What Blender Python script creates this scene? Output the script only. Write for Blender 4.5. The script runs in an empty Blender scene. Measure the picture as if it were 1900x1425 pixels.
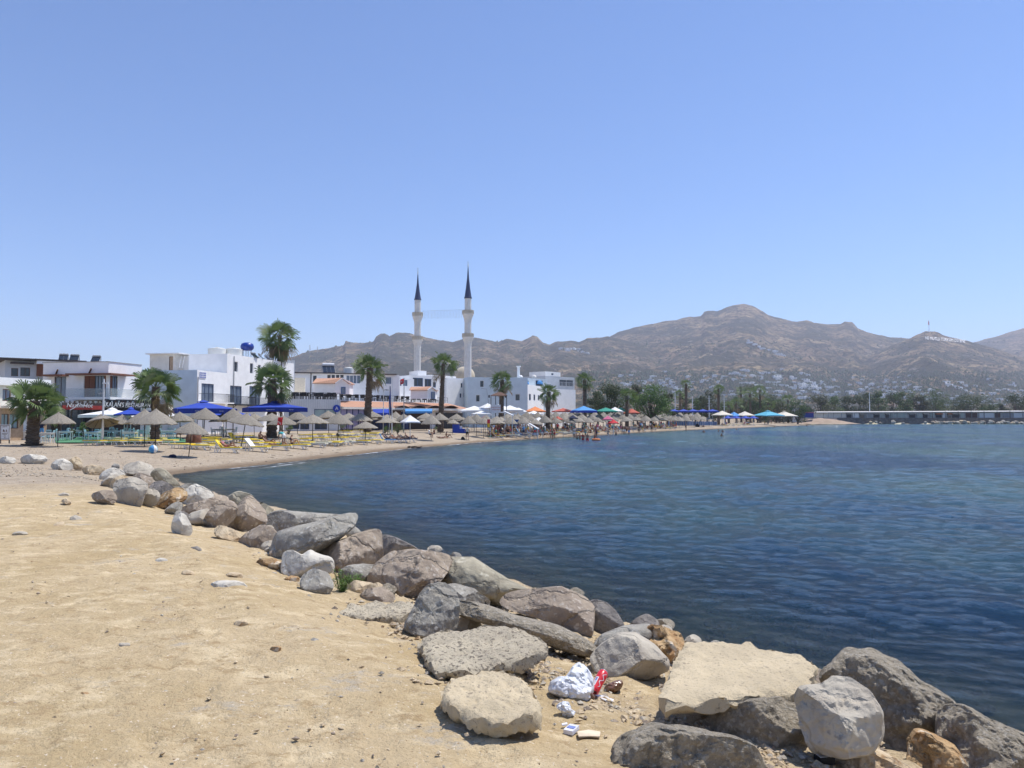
import bpy, bmesh, math, random
import numpy as np
from mathutils import Vector, Matrix, noise
R = math.radians
C = bpy.context.scene.collection
SC = bpy.context.scene
# ---------------------------------------------------------------- camera, sky, sun
H = 2.9            # eye above the water (z = 0 is the water)
FPX, PITCH = 1428.0, R(2.5)
cam = bpy.data.objects.new("camera", bpy.data.cameras.new("camera")); C.objects.link(cam)
cam.location = (0, 0, H); cam.rotation_euler = (R(90) + PITCH, 0, 0)
cam.data.sensor_width = 36; cam.data.lens = 36 * FPX / 1900
cam.data.clip_start = 0.05; cam.data.clip_end = 40000
SC.camera = cam
SUN_EL, SUN_AZ = R(66), R(60)      # azimuth from +Y towards +X
w = bpy.data.worlds.new("World"); SC.world = w; w.use_nodes = True
nt = w.node_tree
bg = nt.nodes["Background"]; bg.inputs[1].default_value = 0.14
sky = nt.nodes.new("ShaderNodeTexSky"); sky.sky_type = 'NISHITA'; sky.sun_disc = False
sky.sun_elevation = SUN_EL; sky.sun_rotation = SUN_AZ
sky.altitude = 0; sky.air_density = 1.0; sky.dust_density = 0.0; sky.ozone_density = 10.0
tn = nt.nodes.new("ShaderNodeMix"); tn.data_type = 'RGBA'; tn.blend_type = 'MULTIPLY'; tn.inputs["Factor"].default_value = 1
tn.inputs["B"].default_value = (1.0, .95, .985, 1); nt.links.new(sky.outputs[0], tn.inputs["A"]); nt.links.new(tn.outputs["Result"], bg.inputs[0])
sl = bpy.data.lights.new("sun", 'SUN'); sl.energy = 4.4; sl.angle = R(0.53); sl.color = (1.0, 0.955, 0.89)
so = bpy.data.objects.new("sun", sl); C.objects.link(so)
SUNV = Vector((math.cos(SUN_EL) * math.sin(SUN_AZ), math.cos(SUN_EL) * math.cos(SUN_AZ), math.sin(SUN_EL)))
so.rotation_euler = SUNV.to_track_quat('Z', 'Y').to_euler()
SC.view_settings.view_transform = 'Standard'; SC.view_settings.look = 'None'
SC.view_settings.gamma = 1; SC.view_settings.exposure = 0.25
SC.cycles.max_bounces = 6; SC.cycles.transparent_max_bounces = 12
SC.cycles.volume_bounces = 1; SC.cycles.use_adaptive_sampling = True
SC.cycles.adaptive_threshold = 0.02
SC.cycles.use_denoising = True
# ---------------------------------------------------------------- pixel geometry of the photograph
CP, SP = math.cos(PITCH), math.sin(PITCH)
def ray(px, py):
    u = (px - 950) / FPX; v = (712.5 - py) / FPX
    return Vector((u, CP - SP * v, SP + CP * v))
def at(px, py, Y):
    d = ray(px, py); return Vector((d.x * Y / d.y, Y, H + d.z * Y / d.y))
def onz(px, py, z):
    d = ray(px, py); t = (z - H) / d.z; return Vector((d.x * t, d.y * t, z))
# ---------------------------------------------------------------- land shape
SHORE = [(14, -30), (10.5, -4), (8.2, 2), (6.0, 5.2), (4.6, 7.0), (3.4, 8.4), (2.3, 9.9), (1.6, 10.9), (.9, 12.4), (-.5, 14.2), (-2.0, 16.0), (-5.0, 21.0),
         (-7.6, 24.8), (-9.6, 27.2), (-12.6, 31.4), (-15.3, 35.4), (-17.2, 39.0), (-16.9, 42.5), (-15.4, 47.0), (-13.4, 56), (-11.4, 66),
         (-7.8, 79), (-3.2, 92), (4, 108), (13, 125), (27, 155), (47, 190), (78, 240), (118, 305), (130, 338), (150, 344), (700, 344), (1500, 344)]
PX = np.array(SHORE, float)
def shore_s(x, y):
    """signed distance to the waterline, land positive"""
    x = np.asarray(x, float); y = np.asarray(y, float)
    best = np.full(x.shape, 1e9); sg = np.ones(x.shape)
    for i in range(len(PX) - 1):
        a, b = PX[i], PX[i + 1]; d = b - a; L2 = d @ d
        t = np.clip(((x - a[0]) * d[0] + (y - a[1]) * d[1]) / L2, 0, 1)
        qx, qy = a[0] + t * d[0], a[1] + t * d[1]
        dist = np.hypot(x - qx, y - qy)
        side = d[0] * (y - a[1]) - d[1] * (x - a[0])   # >0 : left of travel = land
        m = dist < best - 1e-9
        best = np.where(m, dist, best); sg = np.where(m, np.sign(side), sg)
    return best * np.where(sg == 0, 1, sg)
def sst(a, b, x):
    t = np.clip((x - a) / (b - a), 0, 1); return t * t * (3 - 2 * t)
def land(x, y, detail=False):
    x = np.asarray(x, float); y = np.asarray(y, float)
    s = shore_s(x, y)
    near = np.where(s > 0, 1.35 * np.clip(s / 5.6, 0, 1) ** 0.8, s * 0.2)
    beach = np.where(s > 0, np.interp(s, [0, 1.5, 5, 14, 40, 80, 400], [0, .22, .5, .85, 1.05, 1.5, 2.2]), s * 0.12)
    k = sst(16, 38, y)
    z = near * (1 - k) + beach * k
    z = np.where((y > 330) & (s > 0), np.maximum(z, 2.4 * sst(0, 1.5, s)), z)
    z = np.maximum(z, -3.2)
    if detail:
        rr = np.hypot(x, y)
        z = z + np.where(s > .8, 1, .3) * (0.02 * np.sin(x * 1.3 + 2 * np.sin(y * .7)) + .015 * np.sin(y * 2.1 + x)) * (rr < 80)
    return z
def lz(x, y): return float(land(np.array([x]), np.array([y]))[0])
def ghit(px, py, zoff=0.0):
    """where the pixel's ray meets the ground"""
    d = ray(px, py); lo = 1.0
    t = np.geomspace(1.5, 2500, 900)
    zr = H + d.z * t; zz = np.maximum(land(d.x * t, d.y * t), 0.0) + zoff
    i = int(np.argmax(zr <= zz)) if (zr <= zz).any() else len(t) - 1
    if i == 0: i = 1
    f = (zr[i - 1] - zz[i - 1]) / max(1e-6, (zr[i - 1] - zz[i - 1]) - (zr[i] - zz[i]))
    tt = t[i - 1] + (t[i] - t[i - 1]) * min(max(f, 0), 1)
    return Vector((d.x * tt, d.y * tt, H + d.z * tt))
# ---------------------------------------------------------------- materials
def mat(name, c1, c2=None, scale=6.0, rough=0.75, bump=0.0, bscale=30.0, metal=0.0, spec=0.35, c3=None, s3=40.0, t3=.62,
        stretch=(1, 1, 1), vary=0.0, crack=0, trans=0.0, lo=.4, hi=.6, world=False, alpha=1.0, bdist=.02, back=None):
    m = bpy.data.materials.new(name); m.use_nodes = True
    N, L = m.node_tree.nodes, m.node_tree.links
    b = N["Principled BSDF"]
    b.inputs["Roughness"].default_value = rough; b.inputs["Metallic"].default_value = metal
    b.inputs["Specular IOR Level"].default_value = spec
    if trans: b.inputs["Transmission Weight"].default_value = trans
    if alpha < 1: b.inputs["Alpha"].default_value = alpha
    c1 = (*c1, 1); c2 = (*(c2 or [v * .8 for v in c1[:3]]), 1)
    tc = N.new("ShaderNodeTexCoord"); mp = N.new("ShaderNodeMapping"); mp.inputs["Scale"].default_value = stretch
    if world:
        g = N.new("ShaderNodeNewGeometry"); L.new(g.outputs["Position"], mp.inputs[0])
    else: L.new(tc.outputs["Object"], mp.inputs[0])
    n = N.new("ShaderNodeTexNoise"); n.inputs["Scale"].default_value = scale; n.inputs["Detail"].default_value = 6; n.inputs["Roughness"].default_value = .62
    L.new(mp.outputs[0], n.inputs["Vector"])
    rmp = N.new("ShaderNodeMapRange"); rmp.inputs[1].default_value = lo; rmp.inputs[2].default_value = hi
    L.new(n.outputs[0], rmp.inputs[0])
    mx = N.new("ShaderNodeMix"); mx.data_type = 'RGBA'; mx.inputs["A"].default_value = c1; mx.inputs["B"].default_value = c2
    L.new(rmp.outputs[0], mx.inputs["Factor"]); col = mx.outputs["Result"]
    if c3:
        n3 = N.new("ShaderNodeTexNoise"); n3.inputs["Scale"].default_value = s3; n3.inputs["Detail"].default_value = 4
        L.new(mp.outputs[0], n3.inputs["Vector"])
        r3 = N.new("ShaderNodeMapRange"); r3.inputs[1].default_value = t3; r3.inputs[2].default_value = t3 + .06
        L.new(n3.outputs[0], r3.inputs[0])
        m3 = N.new("ShaderNodeMix"); m3.data_type = 'RGBA'; m3.inputs["B"].default_value = (*c3, 1)
        L.new(col, m3.inputs["A"]); L.new(r3.outputs[0], m3.inputs["Factor"]); col = m3.outputs["Result"]
    if vary:
        oi = N.new("ShaderNodeObjectInfo"); hs = N.new("ShaderNodeHueSaturation")
        r4 = N.new("ShaderNodeMapRange"); r4.inputs[3].default_value = 1 - vary; r4.inputs[4].default_value = 1 + vary
        L.new(oi.outputs["Random"], r4.inputs[0]); L.new(r4.outputs[0], hs.inputs["Value"]); L.new(col, hs.inputs["Color"]); col = hs.outputs[0]
    L.new(col, b.inputs["Base Color"])
    if bump:
        n2 = N.new("ShaderNodeTexNoise"); n2.inputs["Scale"].default_value = bscale; n2.inputs["Detail"].default_value = 8; n2.inputs["Roughness"].default_value = .65
        L.new(mp.outputs[0], n2.inputs["Vector"])
        bp = N.new("ShaderNodeBump"); bp.inputs["Strength"].default_value = bump; bp.inputs["Distance"].default_value = bdist
        ho = n2.outputs[0]
        if crack:
            wv = N.new("ShaderNodeMix"); wv.data_type = 'VECTOR'; wv.inputs[0].default_value = .25; L.new(mp.outputs[0], wv.inputs["A"]); L.new(n.outputs["Color"], wv.inputs["B"])
            vo = N.new("ShaderNodeTexVoronoi"); vo.feature = 'DISTANCE_TO_EDGE'; vo.inputs["Scale"].default_value = crack; L.new(wv.outputs["Result"], vo.inputs["Vector"])
            r5 = N.new("ShaderNodeMapRange"); r5.inputs[1].default_value = 0; r5.inputs[2].default_value = .05; L.new(vo.outputs[0], r5.inputs[0])
            ma = N.new("ShaderNodeMath"); ma.operation = 'MULTIPLY_ADD'; ma.inputs[1].default_value = .8; L.new(r5.outputs[0], ma.inputs[0]); L.new(ho, ma.inputs[2]); ho = ma.outputs[0]
        L.new(ho, bp.inputs["Height"]); L.new(bp.outputs[0], b.inputs["Normal"])
    return m
M = {}
def mk(k, *a, **kw): M[k] = mat(k, *a, **kw); return M[k]
mk('white_wall', (.90, .89, .87), (.84, .83, .81), scale=1.2, bump=.2, bscale=8, rough=.85)
mk('cream_wall', (.80, .76, .68), (.72, .68, .60), scale=1.2, rough=.85)
mk('blue_shaded_white', (.60, .68, .72), (.54, .62, .66), scale=.8, rough=.85)  # white wall with bluish shade mixed into the colour
mk('grey_wall', (.58, .60, .62), (.52, .54, .56), scale=.8, rough=.85)
mk('beige_wall', (.52, .48, .42), (.46, .43, .38), scale=1, rough=.85)
mk('tan_stone', (.50, .36, .24), (.40, .28, .18), scale=3, rough=.8, bump=.4, bscale=5)
mk('plaster_shadow', (.35, .36, .38), rough=.9)
mk('dark_glass', (.02, .03, .045), (.03, .04, .06), rough=.08, spec=.6, scale=2)
mk('curtain_glass', (.20, .25, .32), (.10, .13, .18), rough=.12, spec=.6, scale=4, stretch=(6, 6, .3))
mk('pale_glass', (.28, .38, .38), (.22, .30, .32), rough=.1, spec=.6, scale=1)
mk('purple_glass', (.33, .29, .47), (.27, .24, .40), rough=.3, scale=1)
mk('clear_rail', (.50, .58, .58), rough=.08, alpha=.28)
mk('dark_metal', (.03, .032, .036), rough=.5, spec=.5)
mk('dark_blue_paint', (.02, .045, .14), rough=.5)
mk('blue_frame', (.05, .12, .28), rough=.5)
mk('white_metal', (.72, .73, .74), (.62, .63, .64), rough=.4)
mk('grey_metal', (.38, .39, .40), (.28, .29, .30), rough=.45, metal=.3)
mk('roof_dark', (.09, .075, .07), (.06, .05, .05), rough=.8)
mk('wood_red', (.24, .10, .06), (.17, .07, .04), scale=3, stretch=(1, 1, 12), rough=.7)
mk('wood_brown', (.14, .075, .05), (.09, .05, .035), scale=3, stretch=(8, 8, 1), rough=.8)
mk('wood_dark', (.06, .04, .03), (.04, .028, .02), scale=3, stretch=(8, 8, 1), rough=.8)
mk('concrete', (.42, .40, .37), (.33, .31, .29), scale=3, rough=.9, bump=.3, bscale=12)
mk('black', (.015, .015, .018), rough=.5)
mk('sign_white', (.75, .76, .78), rough=.6)
mk('sign_red', (.45, .05, .04), rough=.6)
mk('red_cloth', (.62, .03, .04), rough=.8); mk('yellow_cloth', (.75, .48, .03), rough=.8)
mk('orange_cloth', (.72, .26, .10), (.62, .2, .07), rough=.85); mk('brick_cloth', (.5, .12, .08), rough=.85)
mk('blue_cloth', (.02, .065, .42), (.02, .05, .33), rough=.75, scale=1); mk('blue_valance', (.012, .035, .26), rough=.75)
mk('sky_cloth', (.09, .30, .62), (.07, .25, .52), rough=.8); mk('cyan_cloth', (.10, .42, .55), (.08, .34, .46), rough=.8)
mk('green_cloth', (.03, .28, .20), (.02, .22, .15), rough=.8); mk('white_cloth', (.78, .78, .76), (.70, .70, .69), rough=.85)
mk('cream_cloth', (.72, .66, .54), rough=.85); mk('flag_blue', (.02, .05, .22), rough=.8)
mk('turquoise_cloth', (.06, .42, .46), (.04, .34, .38), rough=.85); mk('green_shorts', (.0, .22, .19), rough=.85)
mk('navy_cloth', (.012, .02, .06), rough=.85); mk('black_cloth', (.014, .014, .016), rough=.85); mk('pink_cloth', (.6, .15, .25), rough=.85)
mk('chair_blue', (.42, .62, .66), (.34, .54, .58), rough=.6, vary=.12); mk('table_white', (.70, .72, .72), rough=.6)
mk('cushion_blue', (.07, .28, .55), rough=.85, vary=.2)
mk('lounger_yellow', (.86, .64, .05), (.76, .54, .04), rough=.7, scale=3, vary=.1)
mk('lounger_cloth', (.70, .66, .45), rough=.8)
mk('black_plastic', (.018, .018, .02), rough=.45)
mk('terracotta', (.56, .32, .21), (.46, .25, .16), scale=9, rough=.8, bump=.6, bscale=9, c3=(.62, .38, .26), s3=14)
mk('straw', (.36, .325, .265), (.21, .185, .15), scale=5, stretch=(9, 9, 1.2), rough=.95, bump=.8, bscale=14, c3=(.13, .11, .09), s3=11, t3=.57, vary=.14, bdist=.04)
mk('pole_dark', (.05, .04, .035), (.03, .025, .02), rough=.7)
mk('minaret_stone', (.74, .73, .70), (.66, .65, .62), scale=.9, rough=.75)
mk('minaret_trim', (.62, .56, .45), (.5, .45, .36), scale=2, rough=.8)
mk('minaret_cone', (.035, .05, .12), (.028, .04, .10), rough=.45, spec=.5)
mk('dome_beige', (.55, .48, .36), (.48, .42, .32), scale=1, rough=.8)
mk('tank_white', (.72, .72, .68), (.66, .66, .62), rough=.5); mk('tank_blue', (.015, .05, .32), rough=.35, spec=.5)
mk('bark_palm', (.20, .155, .115), (.10, .075, .055), scale=3, stretch=(1, 1, 5), rough=.95, bump=1, bscale=8, bdist=.1)
mk('bark', (.12, .09, .065), (.07, .05, .04), scale=4, stretch=(2, 2, .6), rough=.95)
def leafmat(k, c1, c2, scale=.6, tl=.3):
    m = mk(k, c1, c2, scale=scale, rough=.55, spec=.3, lo=.35, hi=.65)
    N, L = m.node_tree.nodes, m.node_tree.links
    b = N["Principled BSDF"]; out = [n for n in N if n.type == 'OUTPUT_MATERIAL'][0]
    t = N.new("ShaderNodeBsdfTranslucent"); mx = N.new("ShaderNodeMixShader"); mx.inputs[0].default_value = tl
    src = b.inputs["Base Color"].links[0].from_socket
    L.new(src, t.inputs[0]); L.new(b.outputs[0], mx.inputs[1]); L.new(t.outputs[0], mx.inputs[2]); L.new(mx.outputs[0], out.inputs[0])
leafmat('palm_green', (.16, .23, .075), (.09, .145, .05)); leafmat('palm_dead', (.36, .27, .15), (.22, .16, .09))
leafmat('palm_pale', (.25, .29, .15), (.15, .19, .09))
leafmat('leaf_green', (.10, .17, .045), (.055, .10, .028), .35); leafmat('leaf_dark', (.075, .11, .04), (.045, .07, .028), .35)
leafmat('leaf_olive', (.10, .115, .045), (.055, .065, .03), .35); leafmat('leaf_bright', (.19, .33, .07), (.09, .18, .04), 2)
leafmat('leaf_grey', (.09, .11, .06), (.05, .065, .035), .35)
for i, c in enumerate([(.30, .15, .09), (.38, .21, .13), (.20, .10, .06), (.45, .27, .18)]): mk('skin_%d' % i, c, [v * .85 for v in c], rough=.5, spec=.4)
mk('hair_dark', (.02, .014, .01), rough=.6); mk('hair_light', (.22, .13, .06), rough=.6)
# ---------------------------------------------------------------- mesh tools
class MB:
    def __init__(s): s.v, s.f, s.m, s.mats = [], [], [], []
    def add(s, vs, fs, mi=0):
        o = len(s.v); s.v += [tuple(v) for v in vs]; s.f += [tuple(i + o for i in f) for f in fs]; s.m += [mi] * len(fs); return s
    def box(s, c, size, rz=0.0, mi=0, rot=None):
        hx, hy, hz = size[0] / 2, size[1] / 2, size[2] / 2
        mtx = rot if rot is not None else Matrix.Rotation(rz, 3, 'Z')
        vs = [Vector(c) + mtx @ Vector((x * hx, y * hy, z * hz)) for x in (-1, 1) for y in (-1, 1) for z in (-1, 1)]
        return s.add(vs, [(0, 1, 3, 2), (4, 6, 7, 5), (0, 4, 5, 1), (2, 3, 7, 6), (0, 2, 6, 4), (1, 5, 7, 3)], mi)
    def bar(s, a, b, wd, ht=None, mi=0):
        a, b = Vector(a), Vector(b); d = b - a; L = d.length
        if L < 1e-6: return s
        z = d / L; up = Vector((0, 0, 1)) if abs(z.z) < .95 else Vector((1, 0, 0))
        x = z.cross(up).normalized(); y = x.cross(z)
        rot = Matrix((x, y, z)).transposed()
        return s.box((a + b) / 2, (wd, ht or wd, L), rot=rot, mi=mi)
    def tube(s, pts, rad, n=8, mi=0, caps=True):
        pts = [Vector(p) for p in pts]
        if not hasattr(rad, '__len__'): rad = [rad] * len(pts)
        o = []; 
        for i, p in enumerate(pts):
            d = (pts[min(i + 1, len(pts) - 1)] - pts[max(i - 1, 0)]).normalized()
            up = Vector((0, 0, 1)) if abs(d.z) < .9 else Vector((1, 0, 0))
            x = d.cross(up).normalized(); y = d.cross(x)
            o += [p + (x * math.cos(2 * math.pi * k / n) + y * math.sin(2 * math.pi * k / n)) * rad[i] for k in range(n)]
        fs = [(i * n + k, i * n + (k + 1) % n, (i + 1) * n + (k + 1) % n, (i + 1) * n + k) for i in range(len(pts) - 1) for k in range(n)]
        if caps: fs += [tuple(range(n))[::-1], tuple((len(pts) - 1) * n + k for k in range(n))]
        return s.add(o, fs, mi)
    def lathe(s, prof, n=16, c=(0, 0, 0), mi=0, jit=0.0, rnd=None):
        vs = []
        for r, z in prof:
            for k in range(n):
                a = 2 * math.pi * k / n; rr = r * (1 + (rnd.uniform(-jit, jit) if jit else 0))
                vs.append((c[0] + rr * math.cos(a), c[1] + rr * math.sin(a), c[2] + z))
        fs = [(i * n + k, i * n + (k + 1) % n, (i + 1) * n + (k + 1) % n, (i + 1) * n + k) for i in range(len(prof) - 1) for k in range(n)]
        return s.add(vs, fs, mi)
    def xf(s, mtx): s.v = [tuple(mtx @ Vector(v)) for v in s.v]; return s
    def build(s, name, mats, parent=None, smooth=False):
        me = bpy.data.meshes.new(name)
        off = Vector((0, 0, 0)); p = parent
        while p is not None: off += p.location; p = p.parent
        if parent is not None and off.length > 1e-9: vs = [(v[0] - off.x, v[1] - off.y, v[2] - off.z) for v in s.v]
        else: vs = s.v
        me.from_pydata([tuple(v) for v in vs], [], s.f); me.update()
        if not isinstance(mats, (list, tuple)): mats = [mats]
        for m_ in mats: me.materials.append(M[m_] if isinstance(m_, str) else m_)
        if len(mats) > 1: me.polygons.foreach_set('material_index', s.m)
        if smooth: me.polygons.foreach_set('use_smooth', [True] * len(me.polygons))
        o = bpy.data.objects.new(name, me); C.objects.link(o)
        if parent is not None: o.parent = parent
        return o
def tag(o, label=None, cat=None, group=None, kind=None):
    if label: o["label"] = label
    if cat: o["category"] = cat
    if group: o["group"] = group
    if kind: o["kind"] = kind
    return o
def thing(name, label, cat, loc=(0, 0, 0), group=None):
    o = bpy.data.objects.new(name, None); C.objects.link(o); o.location = loc; o.empty_display_size = .2
    return tag(o, label, cat, group)
def solo(o, loc):
    """give a world-built single mesh its own base as origin"""
    loc = Vector(loc); o.data.transform(Matrix.Translation(-loc)); o.location = loc; return o
KIDS = {}
def kids(o):
    if o.name not in KIDS: KIDS[o.name] = [c for c in bpy.data.objects if c.parent == o]
    return KIDS[o.name]
def copy_tree(o, parent=None):
    c = o.copy(); C.objects.link(c)
    if parent is not None: c.parent = parent
    for k in kids(o): copy_tree(k, c)
    return c
_used = set()
def place(proto, loc, rz=0, sc=1.0, label=None, group=None, cat=None):
    if proto.name in _used: o = copy_tree(proto)
    else:
        kids(proto); [kids(k) for k in kids(proto)]
        _used.add(proto.name); 
        o = proto
    o.location = loc; o.rotation_euler = (0, 0, rz)
    o.scale = sc if hasattr(sc, '__len__') else (sc, sc, sc)
    if label: o["label"] = label
    if group: o["group"] = group
    if cat: o["category"] = cat
    return o
# prototypes must be first placed AFTER all copies were made from their rest transform, so copies reset all transforms
# ================================================================ SETTING: ground, beach, sea, hills
def polar(r0, r1, nr, amax, na, wiggle=0):
    rr = np.geomspace(r0, r1, nr); aa = np.linspace(-amax, amax, na)
    A, RR = np.meshgrid(aa, rr); return RR * np.sin(A), RR * np.cos(A)
def grid_faces(nr, na, keep=None):
    i = np.arange(nr - 1)[:, None] * na + np.arange(na - 1)[None, :]
    f = np.stack([i, i + 1, i + na + 1, i + na], -1).reshape(-1, 4)
    if keep is not None: f = f[keep.reshape(-1)]
    return f
def np_mesh(name, X, Y, Z, F, material, smooth=True):
    me = bpy.data.meshes.new(name)
    V = np.stack([X, Y, Z], -1).reshape(-1, 3).astype(np.float32)
    me.vertices.add(len(V)); me.vertices.foreach_set('co', V.ravel())
    me.loops.add(F.size); me.loops.foreach_set('vertex_index', F.ravel().astype(np.int32))
    me.polygons.add(len(F)); me.polygons.foreach_set('loop_start', np.arange(0, F.size, F.shape[1], dtype=np.int32))
    me.update(calc_edges=True)
    me.materials.append(material)
    if smooth: me.polygons.foreach_set('use_smooth', np.ones(len(F), bool))
    o = bpy.data.objects.new(name, me); C.objects.link(o); return o
def fbm(x, y, seed=0, oct=5, lac=2.03, gain=.55):
    """cheap numpy value noise"""
    tot = np.zeros_like(x); amp = 1.0; nrm = 0
    rng = np.random.RandomState(seed); T = rng.rand(256, 256) * 2 - 1
    fx, fy = x.copy(), y.copy()
    for o in range(oct):
        ix = np.floor(fx).astype(int); iy = np.floor(fy).astype(int); u = fx - ix; v = fy - iy
        u = u * u * (3 - 2 * u); v = v * v * (3 - 2 * v)
        g = lambda a, b: T[(ix + a) % 256, (iy + b) % 256]
        tot += amp * ((g(0, 0) * (1 - u) + g(1, 0) * u) * (1 - v) + (g(0, 1) * (1 - u) + g(1, 1) * u) * v)
        nrm += amp; amp *= gain; fx = fx * lac + 17.3; fy = fy * lac + 5.7
    return tot / nrm
# --- ground material: warm clay near, grey-beige shingle on the beach, patches, pebbles
def ground_material():
    m = bpy.data.materials.new('sandy_ground'); m.use_nodes = True
    N, L = m.node_tree.nodes, m.node_tree.links; b = N["Principled BSDF"]
    b.inputs["Roughness"].default_value = .95; b.inputs["Specular IOR Level"].default_value = .15
    g = N.new("ShaderNodeNewGeometry")
    def nz(scale, detail=6, rough=.6, st=(1, 1, 1)):
        mp = N.new("ShaderNodeMapping"); mp.inputs["Scale"].default_value = st; L.new(g.outputs["Position"], mp.inputs[0])
        n = N.new("ShaderNodeTexNoise"); n.inputs["Scale"].default_value = scale; n.inputs["Detail"].default_value = detail; n.inputs["Roughness"].default_value = rough
        L.new(mp.outputs[0], n.inputs["Vector"]); return n.outputs[0]
    def rg(v, a, b_): 
        r = N.new("ShaderNodeMapRange"); r.inputs[1].default_value = a; r.inputs[2].default_value = b_; L.new(v, r.inputs[0]); return r.outputs[0]
    def mix(f, a, b_):
        x = N.new("ShaderNodeMix"); x.data_type = 'RGBA'
        L.new(f, x.inputs["Factor"])
        for s_, k in ((a, "A"), (b_, "B")):
            if isinstance(s_, tuple): x.inputs[k].default_value = (*s_, 1)
            else: L.new(s_, x.inputs[k])
        return x.outputs["Result"]
    clay = mix(rg(nz(.5, 5), .38, .62), (.465, .35, .19), (.535, .415, .25))
    clay = mix(rg(nz(2.3, 8, .7, (1, 1.6, 1)), .5, .64), clay, (.67, .54, .34))
    clay = mix(rg(nz(5, 8, .75, (1, 1.6, 1)), .53, .62), clay, (.41, .30, .165))
    clay = mix(rg(nz(1.3, 8, .8, (1, 1.4, 1)), .57, .66), clay, (.46, .40, .31))
    clay = mix(rg(nz(55, 3), .62, .70), clay, (.33, .22, .12))
    clay = mix(rg(nz(38, 3, .6), .64, .70), clay, (.72, .62, .47))
    sh = mix(rg(nz(1.1, 6), .4, .6), (.42, .345, .255), (.36, .29, .21))
    sh = mix(rg(nz(5, 6, .8), .52, .62), sh, (.25, .205, .155))
    sh = mix(rg(nz(9, 4, .8), .60, .66), sh, (.58, .52, .44))
    at_ = N.new("ShaderNodeAttribute"); at_.attribute_name = 'beach'
    wet = N.new("ShaderNodeAttribute"); wet.attribute_name = 'wet'
    jit = N.new("ShaderNodeMath"); jit.operation = 'MULTIPLY_ADD'; L.new(nz(.7, 5), jit.inputs[0]); jit.inputs[1].default_value = .5; jit.inputs[2].default_value = -.25
    ad = N.new("ShaderNodeMath"); ad.operation = 'ADD'; L.new(at_.outputs["Fac"], ad.inputs[0]); L.new(jit.outputs[0], ad.inputs[1])
    col = mix(rg(ad.outputs[0], .25, .75), clay, sh)
    wc = mix(rg(nz(3, 5), .4, .6), (.17, .125, .085), (.21, .155, .10))
    col = mix(wet.outputs["Fac"], col, wc)
    rub = N.new("ShaderNodeAttribute"); rub.attribute_name = 'rubble'
    rc = mix(rg(nz(22, 4, .8), .42, .58), (.30, .23, .15), (.58, .47, .31))
    col = mix(rub.outputs["Fac"], col, rc)
    seb = N.new("ShaderNodeAttribute"); seb.attribute_name = 'bed'
    bc = mix(rg(nz(.22, 5, .6), .42, .56), (.62, .57, .38), (.27, .27, .17))
    bc = mix(rg(nz(1.8, 4, .7), .55, .65), bc, (.66, .60, .42))
    col = mix(seb.outputs["Fac"], col, bc)
    L.new(col, b.inputs["Base Color"])
    h1 = N.new("ShaderNodeMath"); h1.operation = 'MULTIPLY_ADD'; L.new(nz(60, 4), h1.inputs[0]); h1.inputs[1].default_value = .12; L.new(nz(5, 8, .7), h1.inputs[2])
    bp = N.new("ShaderNodeBump"); bp.inputs["Strength"].default_value = 1; bp.inputs["Distance"].default_value = .07
    L.new(h1.outputs[0], bp.inputs["Height"]); L.new(bp.outputs[0], b.inputs["Normal"])
    return m
def attr(o, name, vals):
    a = o.data.attributes.new(name, 'FLOAT', 'POINT'); a.data.foreach_set('value', np.asarray(vals, np.float32).ravel())
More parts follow.
